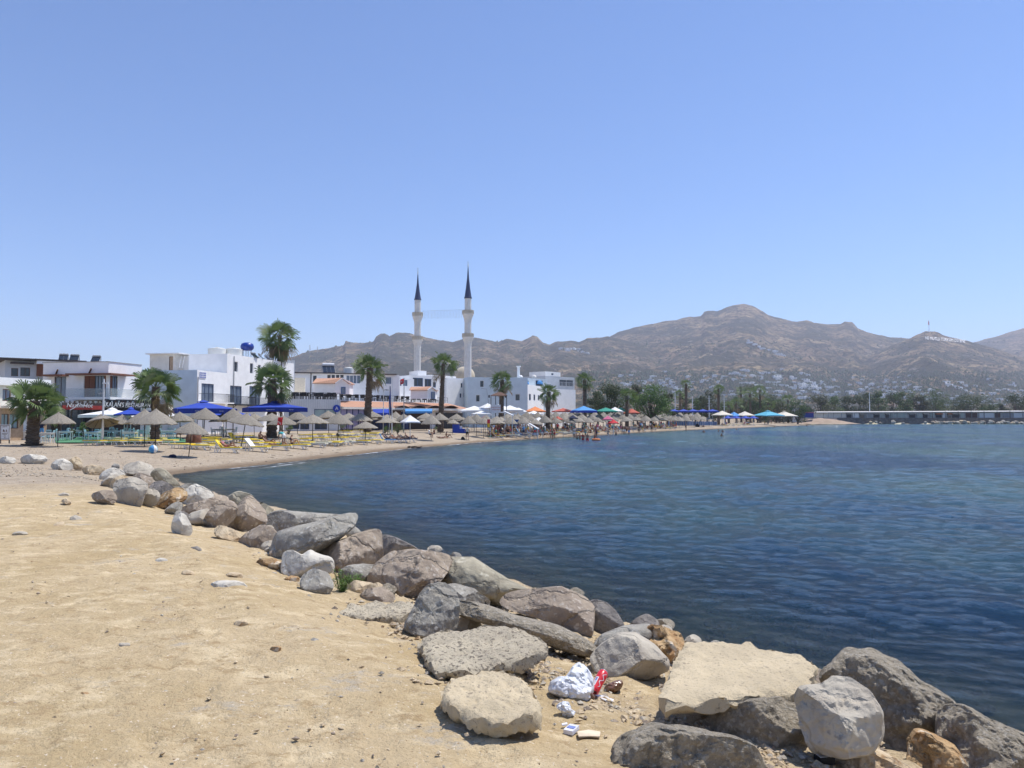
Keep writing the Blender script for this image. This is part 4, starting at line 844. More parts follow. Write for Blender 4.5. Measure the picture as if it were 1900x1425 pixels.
def canlathe(prof, mi=0, n=28):
    return MB().add([a0 + ax * z + (x_ * math.cos(6.2832 * k / n) + y_ * math.sin(6.2832 * k / n)) * r for r, z in prof for k in range(n)],
        [(i * n + k, i * n + (k + 1) % n, (i + 1) * n + (k + 1) % n, (i + 1) * n + k) for i in range(len(prof) - 1) for k in range(n)] + [tuple(range(n)), tuple((len(prof) - 1) * n + k for k in range(n))])
body = canlathe([(.024, 0), (.032, .006), (.033, .02), (.0315, .07), (.033, .11), (.033, Lc - .02), (.026, Lc - .004)]).build('can_body', 'can_red', cn, smooth=True)
canlathe([(.0262, Lc - .005), (.027, Lc), (.024, Lc + .001), (.022, Lc - .003)]).build('can_lid', 'alu', cn, smooth=True)
def patch(z0, z1, t0, t1, m_, nm, r=.0342): return cyl_seg(a0, ax, z0, z1, r, nm, m_, cn, 10, t0, t1)
patch(.03, .095, -2.0, -1.35, 'sign_white', 'white_panel')
patch(.062, .09, -1.9, -1.5, 'packet_blue', 'pale_mark', .0346)
for q in range(5): patch(.036 + q * .005, .038 + q * .005, -1.92, -1.45, 'grey_metal', 'text_line', .0346)
# flowing white ribbon lettering on the side
vs = []; nn = 26
for q in range(nn):
    z = .03 + .11 * q / (nn - 1); tt_ = -.75 + .28 * math.sin(q * .55) + .01 * q
    for dt in (-.07, .07): vs.append(a0 + ax * z + (x_ * math.cos(tt_ + dt) + y_ * math.sin(tt_ + dt)) * .0345)
MB().add(vs, [(2 * q, 2 * q + 1, 2 * q + 3, 2 * q + 2) for q in range(nn - 1)]).build('white_script', 'sign_white', cn)
rock([(1120, 1282), (1125, 1272), (1140, 1264), (1152, 1262), (1155, 1270), (1150, 1280), (1136, 1286), (1124, 1285)], 'plastic_brown', 'crushed translucent brown plastic cup right of the red can', name='plastic_cup', T=.5, lean=.4, facets=5, amp=.06, seed=305, ridged=.08, cat='litter', group='litter on the sand', res=40)
rock([(1032, 1312), (1045, 1303), (1054, 1303), (1060, 1316), (1068, 1322), (1060, 1328), (1046, 1330), (1042, 1320)], 'plastic_white', 'crumpled white tissue on the sand below the carrier bag', name='tissue', T=.35, lean=.5, facets=5, amp=.12, seed=306, ridged=.22, cat='litter', group='litter on the sand', res=44)
def flat_quad(pix, m_, name, label, th=.006, lift=.004):
    P = [ghit(*p) + Vector((0, 0, lift)) for p in pix]; n = len(P); mb = MB()
    mb.add(P + [p + Vector((0, 0, th)) for p in P], [tuple(range(n))[::-1], tuple(range(n, 2 * n))] + [(i, (i + 1) % n, n + (i + 1) % n, n + i) for i in range(n)])
    o = mb.build(name, m_); solo(o, P[0]); return tag(o, label, 'litter', 'litter on the sand')
flat_quad([(1071, 1361), (1092, 1357), (1114, 1361), (1113, 1370), (1095, 1369), (1074, 1370)], 'paper_cream', 'paper_strip', 'crumpled cream paper strip beside the cigarette packet')
pk = thing('cigarette_packet', 'small white and blue cigarette packet lying on the sand', 'litter', ghit(1060, 1366), 'litter on the sand')
q0 = ghit(1060, 1358); MB().box(q0 + Vector((0, 0, .012)), (.052, .085, .022), rz=-.5).build('carton', 'packet_white', pk)
MB().box(q0 + Vector((0, 0, .0245)), (.04, .03, .003), rz=-.5).build('printed_panel', 'packet_blue', pk)
flat_quad([(1042, 1346), (1052, 1344), (1053, 1347), (1043, 1349)], 'packet_white', 'cigarette_end', 'white cigarette end beside the packet', .007)
flat_quad([(1100, 1289), (1118, 1293), (1140, 1299), (1137, 1304), (1124, 1303), (1112, 1297)], 'plastic_white', 'plastic_spoon', 'white plastic spoon in front of the red can', .006)
flat_quad([(1258, 1338), (1262, 1336), (1271, 1346), (1266, 1349)], 'paper_cream', 'paper_scrap', 'yellowish paper scrap between the slab and the bottom boulder', .005)
bx = thing('small_box', 'small black and white box on the gravel at the bottom edge', 'litter', ghit(1530, 1418))
q0 = ghit(1530, 1416); MB().box(q0 + Vector((0, 0, .02)), (.09, .06, .04), rz=.2).build('box_body', 'black', bx); MB().box(q0 + Vector((-.01, 0, .0415)), (.055, .045, .003), rz=.2).build('box_label', 'sign_white', bx)
# ================================================================ PROTOTYPES
def frond(mb, base, dirv, L, rs, nb=13, droop=.35, spread=1.25, wd=.05, petw=.03, mi=0, fold=.2):
    d = dirv.normalized(); up = Vector((0, 0, 1)); side = d.cross(up)
    if side.length < .05: side = Vector((1, 0, 0))
    side.normalize(); nrm = side.cross(d).normalized()
    roll = rs.uniform(-1.35, 1.35); side, nrm = side * math.cos(roll) + nrm * math.sin(roll), nrm * math.cos(roll) - side * math.sin(roll)
    hub = base + d * L * .48 + Vector((0, 0, -droop * L * .10)); mb.bar(base, hub, petw, petw * .5, mi)
    for i in range(nb):
        a = (i / (nb - 1) - .5) * 2 * spread
        bd = (d * math.cos(a) + side * math.sin(a) + nrm * fold * abs(math.sin(a))).normalized()
        ln = L * .55 * (1 - .25 * abs(a / spread)) * rs.uniform(.85, 1.1)
        p1 = hub + bd * ln * .55; p2 = hub + bd * ln * .85 - up * droop * ln * .18; p3 = hub + bd * ln - up * droop * ln * .45
        w = (d * -math.sin(a) + side * math.cos(a)).normalized() * wd * L * .5
        mb.add([hub, p1 - w, p2 - w * .8, p3, p2 + w * .8, p1 + w], [(0, 1, 2, 3, 4, 5)], mi)
def trunk_mesh(h, r0, r1, rs, boots=True, lean=(0, 0)):
    mb = MB(); n = 12; prof = []; z = 0; step = .16
    pts = []; rad = []
    k = int(h / step)
    for i in range(k + 1):
        t = i / k; r = (r0 * (1 - t) + r1 * t) * (1.35 if i == 0 else 1)
        for dz, q in ((0, 1.0), (.5, 1.10), (.92, 1.16)):
            zz = (i + dz) * step
            if zz > h: break
            pts.append((lean[0] * (zz / h) ** 1.6 * h, lean[1] * (zz / h) ** 1.6 * h, zz)); rad.append(r * q * rs.uniform(.93, 1.07))
    o = 0; vs = []
    for p, r in zip(pts, rad):
        for j in range(n):
            a = 2 * math.pi * j / n; rr = r * rs.uniform(.88, 1.12); vs.append((p[0] + rr * math.cos(a), p[1] + rr * math.sin(a), p[2]))
    fs = [(i * n + j, i * n + (j + 1) % n, (i + 1) * n + (j + 1) % n, (i + 1) * n + j) for i in range(len(pts) - 1) for j in range(n)]
    mb.add(vs, fs)
    return mb, Vector((lean[0] * h, lean[1] * h, h))
def palm(loc, h, cr, label, seed=0, ngreen=34, ndead=14, skirt=False, r0=.28, r1=.2, lean=(0, 0), dead_side=0, group='fan palms along the beach', nb=13, top_boot=True):
    rs = random.Random(seed); t = thing('palm_tree', label, 'palm tree', loc, group)
    tb, top = trunk_mesh(h, r0, r1, rs, lean=lean); tb.v = [tuple(Vector(v) + Vector(loc)) for v in tb.v]; tb.build('trunk', 'bark_palm', t, smooth=False)
    g = MB(); dd = MB(); T0 = Vector(loc) + top
    for i in range(ngreen):
        a = i * 2.399 + rs.uniform(-.3, .3); q = (i + .5) / ngreen
        el = R(78) - q * R(114 if not skirt else 168) + rs.uniform(-.12, .12)
        d = Vector((math.cos(a) * math.cos(el), math.sin(a) * math.cos(el), math.sin(el)))
        frond(g, T0 + Vector((0, 0, -.1 - .25 * q)), d, cr * rs.choice([.6, .8, .95, 1.05]) * rs.uniform(.92, 1.08) * (.8 if el > .95 else (1.0 if el > 0 else .92)), rs, nb=nb, droop=.15 + .4 * q + rs.uniform(0, .3), mi=0 if rs.random() < .78 else 1)
    for i in range(ndead):
        a = rs.uniform(0, 6.28) if not dead_side else dead_side + rs.gauss(0, .7)
        el = -R(rs.uniform(28, 78))
        d = Vector((math.cos(a) * math.cos(el), math.sin(a) * math.cos(el), math.sin(el)))
        frond(dd, T0 + Vector((0, 0, -.35 - rs.uniform(0, .5))), d, cr * rs.uniform(.6, .98), rs, nb=9, droop=1.0, spread=.75, wd=.03, fold=.5)
    g.build('crown', ['palm_green', 'palm_pale'], t)
    if ndead: dd.build('dead_fronds', 'palm_dead', t)
    return t
def leafy(loc, h, w, label, seed=0, lm='leaf_green', n=3600, leaf=.3, trunk_h=None, flat=.62, group='broadleaf trees behind the beach', name='tree', lobes=12, lm2=None, droop=0):
    rs = random.Random(seed); t = thing(name, label, 'tree', loc, group); L0 = Vector(loc)
    th = trunk_h if trunk_h is not None else h * .2
    tr = MB(); tr.tube([L0, L0 + Vector((rs.uniform(-.2, .2), 0, th * .6)), L0 + Vector((rs.uniform(-.4, .4), 0, th * 1.15))], [w * .035 + .08, w * .028 + .06, w * .022 + .04], 8)
    cs = []
    for i in range(lobes):
        a = rs.uniform(0, 6.28); q = math.sqrt(rs.random()) * .78; zz = rs.uniform(.0, 1)
        prof = math.sin(math.pi * min(1, .28 + zz * .60)) ** .6
        c = L0 + Vector((math.cos(a) * q * w * .5 * prof, math.sin(a) * q * w * .5 * prof, th * .5 + (h - th * .5) * (.12 + .76 * zz)))
        r = w * rs.uniform(.13, .24); cs.append((c, r))
        tr.tube([L0 + Vector((0, 0, th * rs.uniform(.7, 1.1))), (L0 + Vector((0, 0, th)) + c) / 2 + Vector((rs.uniform(-.3, .3), 0, .2)), c], [w * .014 + .03, w * .009 + .02, .02], 5)
    g = MB(); 
    for i in range(n):
        c, r = rs.choice(cs); d = Vector((rs.gauss(0, 1), rs.gauss(0, 1), rs.gauss(0, 1))).normalized() * r * rs.uniform(.55, 1.12) ** .6
        p = c + Vector((d.x, d.y, d.z * .8)); s_ = leaf * rs.uniform(.5, 1.2)
        nrm = (d.normalized() + Vector((rs.gauss(0, .6), rs.gauss(0, .6), rs.gauss(0, .6) + .3))).normalized()
        u = nrm.cross(Vector((rs.uniform(-1, 1), rs.uniform(-1, 1), rs.uniform(-1, 1)))).normalized() * s_; v = nrm.cross(u).normalized() * s_ * .5
        g.add([p - u * .5, p + v * .5 - Vector((0, 0, droop * s_)), p + u * .5, p - v * .5], [(0, 1, 2, 3)], 0 if rs.random() < .7 else 1)
    tr.build('trunk', 'bark', t); g.build('crown', [lm, lm2 or 'leaf_olive'], t); return t
# ---- straw parasol
def straw_umbrella(seed, flatness=1.0):
    rs = random.Random(seed); t = thing('straw_umbrella', 'x', 'beach umbrella'); n = 44
    rim = [1.0 + rs.uniform(-.035, .035) for _ in range(n)]; sag = [rs.uniform(-.03, .02) for _ in range(n)]
    mb = MB(); vs = []; rings = [(.03, 2.24), (.12, 2.19), (.3, 2.07), (.5, 1.94), (.72, 1.78), (.9, 1.63), (1.0, 1.53)]
    for q, z in rings:
        z = 1.53 + (z - 1.53) * flatness
        for k in range(n):
            a = 2 * math.pi * k / n; s8 = .018 * math.cos(8 * a) * q; rr = q * 1.03 * (1 + (rim[k] - 1) * q ** 3)
            vs.append((rr * math.cos(a), rr * math.sin(a), z + s8 + sag[k] * q ** 4 + rs.uniform(-.008, .008)))
    m_ = len(rings)
    for q, z in rings[::-1]:
        z = 1.53 + (z - 1.53) * flatness
        for k in range(n):
            a = 2 * math.pi * k / n; rr = q * 1.0 * (1 + (rim[k] - 1) * q ** 3); vs.append((rr * math.cos(a), rr * math.sin(a), z - .045 + sag[k] * q ** 4))
    mb.add(vs, [(i * n + k, i * n + (k + 1) % n, (i + 1) * n + (k + 1) % n, (i + 1) * n + k) for i in range(2 * m_ - 1) for k in range(n)])
    mb.build('canopy', 'straw', t, smooth=False)
    top = 1.53 + .71 * flatness
    MB().lathe([(.015, top + .06), (.10, top - .02), (.17, top - .09), (.15, top - .09)], 12).build('cap', 'straw', t)
    MB().tube([(0, 0, -.05), (0, 0, top)], .026, 8).build('pole', 'pole_dark', t)
    rb = MB()
    for k in range(8):
        a = math.pi / 4 * k; rb.bar((0, 0, top - .12), (.93 * math.cos(a), .93 * math.sin(a), 1.50), .02)
    rb.build('rib_frame', 'pole_dark', t)
    return t
UMB = [straw_umbrella(1), straw_umbrella(2, .86), straw_umbrella(3, 1.12)]
# ---- sun lounger, lying along +X (feet) with the head at -X
def lounger(back=0, cloth='lounger_yellow', towel=False):
    t = thing('sun_lounger', 'x', 'sun lounger'); f = MB()
    for s in (-1, 1): f.bar((-.35 if back else -.98, s * .3, .3), (.98, s * .3, .3), .04, .05)
    f.bar((.97, -.3, .3), (.97, .3, .3), .04); f.bar((-.3, -.3, .3), (-.3, .3, .3), .04)
    f.build('frame', 'white_metal', t)
    for s in (-1, 1):
        for x, dx in ((.55, .16), (-.55, -.12)):
            l = MB(); l.bar((x - .14, s * .3, .29), (x + dx, s * .3, 0), .035, .05); l.bar((x + .14, s * .3, .29), (x - dx * .2, s * .3, 0), .03, .04)
            l.build('leg', 'white_metal', t)
    m_ = MB(); m_.box((.34, 0, .36), (1.28, .6, .09)); m_.build('mattress', cloth, t)
    b = MB(); a = R(back); cx, cz = -.30, .345
    b.box((cx - math.cos(a) * .34, 0, cz + math.sin(a) * .34), (.68, .6, .08), rot=Matrix.Rotation(a, 3, 'Y')); b.build('backrest', cloth, t)
    if back:
        s_ = MB()
        for s in (-1, 1): s_.bar((cx - .02, s * .3, .31), (cx - math.cos(a) * .70, s * .3, .31 + math.sin(a) * .70), .035)
        s_.bar((cx - math.cos(a) * .5, -.3, .31 + math.sin(a) * .5), (cx - math.cos(a) * .5, .3, .31 + math.sin(a) * .5), .03); s_.bar((cx - math.cos(a) * .5, .28, .3 + math.sin(a) * .5), (-.75, .28, .1), .02); s_.build('back_frame', 'white_metal', t)
    if towel:
        w_ = MB(); w_.box((cx - math.cos(a) * .36, 0, cz + .06 + math.sin(a) * .36), (.78, .64, .03), rot=Matrix.Rotation(a, 3, 'Y')); w_.build('towel', 'white_cloth', t)
    return t
L_flat, L_up, L_towel, L_blue, L_cream, L_bl2 = lounger(0), lounger(52), lounger(48, towel=True), lounger(60, 'sky_cloth'), lounger(0, 'lounger_cloth'), lounger(38, 'navy_cloth')
def dining_chair(m_, cushion=None, name='dining_chair'):
    t = thing(name, 'x', 'chair')
    MB().box((0, 0, .45), (.42, .42, .035)).build('seat', m_, t)
    for x in (-.18, .18):
        MB().bar((x, .19, 0), (x, .19, .44), .035).build('leg', m_, t); MB().bar((x, -.24, 0), (x, -.19, .44), .035).build('leg', m_, t)
    b = MB()
    for x in (-.18, .18): b.bar((x, -.19, .46), (x, -.25, .92), .035)
    for x in (-.09, 0, .09): b.bar((x, -.2, .5), (x, -.245, .86), .02)
    b.bar((-.19, -.245, .89), (.19, -.245, .89), .03, .07); b.build('backrest', m_, t)
    if cushion: MB().box((0, .01, .485), (.38, .38, .035)).build('cushion', cushion, t)
    return t
CH_T, CH_TB = dining_chair('chair_blue'), dining_chair('chair_blue', 'cushion_blue')
def plastic_chair():
    t = thing('armchair', 'x', 'chair'); MB().box((0, 0, .42), (.5, .48, .06)).build('seat', 'black_plastic', t)
    for x in (-.22, .22):
        for y in (-.22, .22): MB().bar((x, y, 0), (x, y, .4), .04).build('leg', 'black_plastic', t)
        MB().bar((x, -.22, .64), (x, .22, .64), .04).build('armrest', 'black_plastic', t)
    MB().box((0, -.24, .66), (.5, .05, .46), rot=Matrix.Rotation(R(10), 3, 'X')).build('backrest', 'black_plastic', t); return t
CH_B = plastic_chair()
def table(m_, w_=1.1, d=.75, h=.75, cloth=None, name='dining_table'):
    t = thing(name, 'x', 'table'); MB().box((0, 0, h), (w_, d, .04)).build('tabletop', m_, t)
    for x in (-w_ / 2 + .06, w_ / 2 - .06):
        for y in (-d / 2 + .06, d / 2 - .06): MB().bar((x, y, 0), (x, y, h - .02), .055).build('leg', m_, t)
    a = MB(); a.box((0, -d / 2 + .06, h - .08), (w_ - .15, .025, .1)); a.box((0, d / 2 - .06, h - .08), (w_ - .15, .025, .1)); a.box((0, -d / 2 + .06, .2), (w_ - .15, .03, .05)); a.build('apron', m_, t)
    if cloth: MB().box((0, 0, h + .026), (w_ * .5, d + .04, .012)).build('table_runner', cloth, t)
    return t
TB_W, TB_B, TB_K = table('table_white', cloth='cushion_blue'), table('table_white'), table('black_plastic', .8, .8)
# ---- people
def person_mesh(J):
    names = list(J.keys()); rad = dict(pelvis=.125, spine=.115, chest=.135, neck=.05, head=.088, crown_=.072, nose=.014,
        shoulder=.062, elbow=.04, wrist=.026, palm=.03, hip=.09, knee=.056, ankle=.037, toe=.028)
    E = [('pelvis', 'spine'), ('spine', 'chest'), ('chest', 'neck'), ('neck', 'head'), ('head', 'crown_'), ('head', 'nose')]
    for s in 'LR': E += [('chest', 'shoulder' + s), ('shoulder' + s, 'elbow' + s), ('elbow' + s, 'wrist' + s), ('wrist' + s, 'palm' + s), ('pelvis', 'hip' + s), ('hip' + s, 'knee' + s), ('knee' + s, 'ankle' + s), ('ankle' + s, 'toe' + s)]
    JJ = dict(J); hd = (Vector(J['crown_']) - Vector(J['head'])).normalized(); fwd = Vector(J['fwd']).normalized(); del JJ['fwd']
    JJ['nose'] = Vector(J['head']) + fwd * .098
    rr = {}
    for k in JJ:
        b = k.rstrip('LR') if k[:-1] in rad else k; rr[k] = rad.get(b, .03)
    for s in 'LR':
        w_, p_ = Vector(JJ['wrist' + s]), Vector(JJ['palm' + s]); d = (p_ - w_).normalized(); sd = d.cross(fwd); sd = (sd if sd.length > .1 else d.cross(Vector((0, 0, 1)))).normalized()
        for i, (o_, ln) in enumerate([(-.032, .055), (-.012, .072), (.01, .078), (.03, .068)]):
            a, b = 'f%s%da' % (s, i), 'f%s%db' % (s, i)
            JJ[a] = p_ + sd * o_ + d * ln * .55; JJ[b] = JJ[a] + (d * .8 + fwd * .4) * ln * .5; rr[a] = .009; rr[b] = .008
            E += [('palm' + s, a), (a, b)]
        JJ['t%s' % s] = p_ - d * .02 + (fwd * .7 + d * .4 - sd * .3) * .05; rr['t%s' % s] = .010; E.append(('palm' + s, 't%s' % s))
    ks = list(JJ); me = bpy.data.meshes.new('p'); me.from_pydata([tuple(JJ[k]) for k in ks], [(ks.index(a), ks.index(b)) for a, b in E], [])
    bm = bmesh.new(); bm.from_mesh(me); sl_ = bm.verts.layers.skin.verify(); bm.verts.ensure_lookup_table()
    for i, k in enumerate(ks):
        r = rr[k]; v = bm.verts[i]
        v[sl_].radius = (r, r); v[sl_].use_root = (k == 'pelvis')
    bm.to_mesh(me); bm.free()
    o = bpy.data.objects.new('p', me); C.objects.link(o)
    md = o.modifiers.new('s', 'SKIN'); md.use_smooth_shade = True; md.branch_smoothing = .4
    o.modifiers.new('u', 'SUBSURF').levels = 1
    dg = bpy.context.evaluated_depsgraph_get(); ev = o.evaluated_get(dg); res = bpy.data.meshes.new_from_object(ev)
    bpy.data.objects.remove(o); return res, {k: Vector(v) for k, v in JJ.items()}, E, fwd
POSES = {}
def P_(fwd, **k):
    out = {'fwd': fwd}
    for n_, v in k.items():
        if n_ in ('shoulder', 'elbow', 'wrist', 'palm', 'hip', 'knee', 'ankle', 'toe'):
            if len(v) == 2: out[n_ + 'L'] = v[0]; out[n_ + 'R'] = v[1]
            else: out[n_ + 'L'] = (-v[0], v[1], v[2]); out[n_ + 'R'] = v
        else: out['crown_' if n_ == 'crown' else n_] = v
    return out
POSES['standing'] = P_((0, 1, 0), pelvis=(0, 0, .95), spine=(0, .01, 1.14), chest=(0, 0, 1.34), neck=(0, 0, 1.5), head=(0, .02, 1.61), crown=(0, .01, 1.69), shoulder=(.18, 0, 1.42), elbow=(.25, -.03, 1.14), wrist=(.26, .07, .9), palm=(.26, .1, .83), hip=(.095, 0, .9), knee=(.11, .03, .5), ankle=(.11, -.01, .08), toe=(.13, .14, .035))
POSES['walking'] = P_((0, 1, 0), pelvis=(0, 0, .94), spine=(0, .02, 1.13), chest=(0, .03, 1.33), neck=(0, .05, 1.49), head=(0, .08, 1.6), crown=(0, .07, 1.68), shoulder=((-.18, .04, 1.41), (.18, .0, 1.41)), elbow=((-.24, .14, 1.17), (.24, -.14, 1.16)), wrist=((-.22, .33, 1.02), (.25, -.12, .93)), palm=((-.2, .39, 1.0), (.25, -.09, .86)), hip=(.095, 0, .9), knee=((-.1, .2, .53), (.1, -.02, .5)), ankle=((-.1, .22, .1), (.1, -.3, .16)), toe=((-.11, .37, .05), (.11, -.2, .04)))
POSES['sitting'] = P_((0, 1, 0), pelvis=(0, 0, .13), spine=(0, -.08, .3), chest=(0, -.1, .5), neck=(0, -.04, .65), head=(0, .02, .75), crown=(0, .03, .83), shoulder=(.18, -.06, .57), elbow=(.24, .14, .42), wrist=(.15, .34, .45), palm=(.1, .39, .44), hip=(.1, .03, .12), knee=(.13, .4, .44), ankle=(.13, .58, .08), toe=(.13, .72, .035))
POSES['lying'] = P_((0, 0, 1), pelvis=(0, 0, .12), spine=(0, -.18, .12), chest=(0, -.38, .14), neck=(0, -.54, .15), head=(0, -.65, .17), crown=(0, -.73, .18), shoulder=(.18, -.46, .12), elbow=(.27, -.2, .07), wrist=(.2, .02, .12), palm=(.15, .07, .17), hip=(.1, .04, .11), knee=((-.11, .42, .30), (.12, .44, .1)), ankle=((-.12, .72, .07), (.13, .84, .06)), toe=((-.13, .84, .1), (.15, .9, .17)))
POSES['reclining'] = P_((0, .6, .8), pelvis=(0, 0, .13), spine=(0, -.14, .22), chest=(0, -.29, .38), neck=(0, -.38, .52), head=(0, -.42, .62), crown=(0, -.45, .7), shoulder=(.18, -.33, .44), elbow=(.26, -.1, .25), wrist=(.18, .12, .24), palm=(.12, .17, .25), hip=(.1, .04, .12), knee=((-.11, .40, .42), (.12, .42, .24)), ankle=((-.12, .64, .08), (.13, .84, .07)), toe=((-.13, .77, .05), (.15, .9, .18)))
POSES['seated'] = P_((0, 1, 0), pelvis=(0, 0, .5), spine=(0, -.02, .68), chest=(0, .0, .88), neck=(0, .04, 1.03), head=(0, .08, 1.13), crown=(0, .08, 1.21), shoulder=(.18, .01, .95), elbow=(.24, .1, .7), wrist=(.16, .32, .66), palm=(.13, .38, .66), hip=(.1, .04, .5), knee=(.12, .42, .5), ankle=(.13, .42, .08), toe=(.13, .57, .035))
POSES['wading'] = P_((0, 1, 0), pelvis=(0, 0, .93), spine=(0, .03, 1.11), chest=(0, .06, 1.31), neck=(0, .1, 1.46), head=(0, .13, 1.57), crown=(0, .13, 1.65), shoulder=(.18, .06, 1.39), elbow=(.3, .18, 1.17), wrist=(.32, .36, 1.02), palm=(.32, .42, 1.0), hip=(.1, 0, .88), knee=(.13, .06, .48), ankle=(.15, -.01, .08), toe=(.16, .14, .03))
POSES['bending'] = P_((0, .5, -.8), pelvis=(0, 0, .9), spine=(0, .14, 1.02), chest=(0, .32, 1.1), neck=(0, .47, 1.12), head=(0, .57, 1.1), crown=(0, .65, 1.1), shoulder=(.18, .36, 1.07), elbow=(.22, .42, .8), wrist=(.15, .5, .58), palm=(.12, .53, .52), hip=(.1, .0, .87), knee=(.12, .04, .48), ankle=(.12, -.02, .08), toe=(.13, .13, .03))
def seg_d(p, a, b):
    d = b - a; t = max(0, min(1, (p - a).dot(d) / max(d.length_squared, 1e-9))); return (p - a - d * t).length, t
PEOPLE = {}
def make_person(pose, outfit):
    me, JJ, E, fwd = person_mesh(POSES[pose]); me.materials.clear(); me.materials.append(M['skin_0'])
    t = thing('person', 'x', 'person')
    o = bpy.data.objects.new('body', me); C.objects.link(o); o.parent = t
    fl = []
    for p in me.polygons:
        c = p.center; best = min(((seg_d(c, JJ[a], JJ[b])[0] / (1.6 if a in ('pelvis', 'spine', 'chest') else 1.0), a, b, seg_d(c, JJ[a], JJ[b])[1]) for a, b in E), key=lambda q: q[0]); fl.append(best)
    def shell(name, cond, off, m_):
        vm = {}; vs = []; fs = []
        for p, (d_, a, b, tt) in zip(me.polygons, fl):
            if cond(a, b, tt, p):
                f = []
                for vi in p.vertices:
                    if vi not in vm: vm[vi] = len(vs); v = me.vertices[vi]; vs.append(tuple(v.co + v.normal * off))
                    f.append(vm[vi])
                fs.append(tuple(f))
        if fs:
            r_ = MB().add(vs, fs).build(name, m_, t, smooth=True); return r_
    up = (JJ['crown_'] - JJ['head']).normalized()
    shell('hair', lambda a, b, tt, p: (a in ('head', 'neck') and b in ('crown_', 'head') and ((p.center - JJ['head']).dot(up) > .045 or ((p.center - JJ['head']).dot(fwd) < -.015 and (p.center - JJ['head']).dot(up) > -.09))), .014, 'hair_dark')
    def shorts(a, b, tt, p): return (a == 'pelvis' and (b != 'spine' or tt < .45)) or (a.startswith('hip') and tt < (.5 if outfit != 'bikini' else .12))
    shell('shorts' if outfit != 'bikini' else 'bikini_bottom', shorts, .012, 'navy_cloth')
    if outfit == 'shirt': shell('shirt', lambda a, b, tt, p: a in ('spine', 'chest') and b != 'neck' or (a == 'pelvis' and b == 'spine' and tt >= .4) or (a.startswith('shoulder') and tt < .6), .016, 'white_cloth')
    if outfit == 'bikini': shell('bikini_top', lambda a, b, tt, p: (a in ('spine', 'chest')) and abs((p.center - JJ['chest']).dot((JJ['neck'] - JJ['chest']).normalized())) < .07 and (p.center - JJ['chest']).length < .2, .012, 'navy_cloth')
    ey = MB(); sd = up.cross(fwd).normalized()
    for s in (-1, 1): ey.lathe([(.001, -.009), (.008, -.005), (.009, 0), (.008, .005), (.001, .009)], 6, c=tuple(JJ['head'] + fwd * .078 + sd * s * .032 + up * .012))
    ey.build('eyes', 'black', t)
    return t
def setmat(o, m_): o.material_slots[0].link = 'OBJECT'; o.material_slots[0].material = M[m_]
def person(pose, outfit, loc, rz, label, group=None, skin=0, colr='navy_cloth', top=None, hair='hair_dark', sc=1.0, rx=None):
    k = (pose, outfit)
    if k not in PEOPLE: PEOPLE[k] = make_person(*k); kids(PEOPLE[k])
    o = place(PEOPLE[k], loc, rz, sc, label, group)
    for c in [c for c in o.children]:
        b = c.name.split('.')[0]
        if b == 'body': setmat(c, 'skin_%d' % (skin % 4))
        elif b in ('shorts', 'bikini_bottom', 'bikini_top'): setmat(c, colr)
        elif b == 'shirt': setmat(c, top or 'white_cloth')
        elif b == 'hair': setmat(c, hair)
    if group is None and 'group' in o: del o['group']
    return o
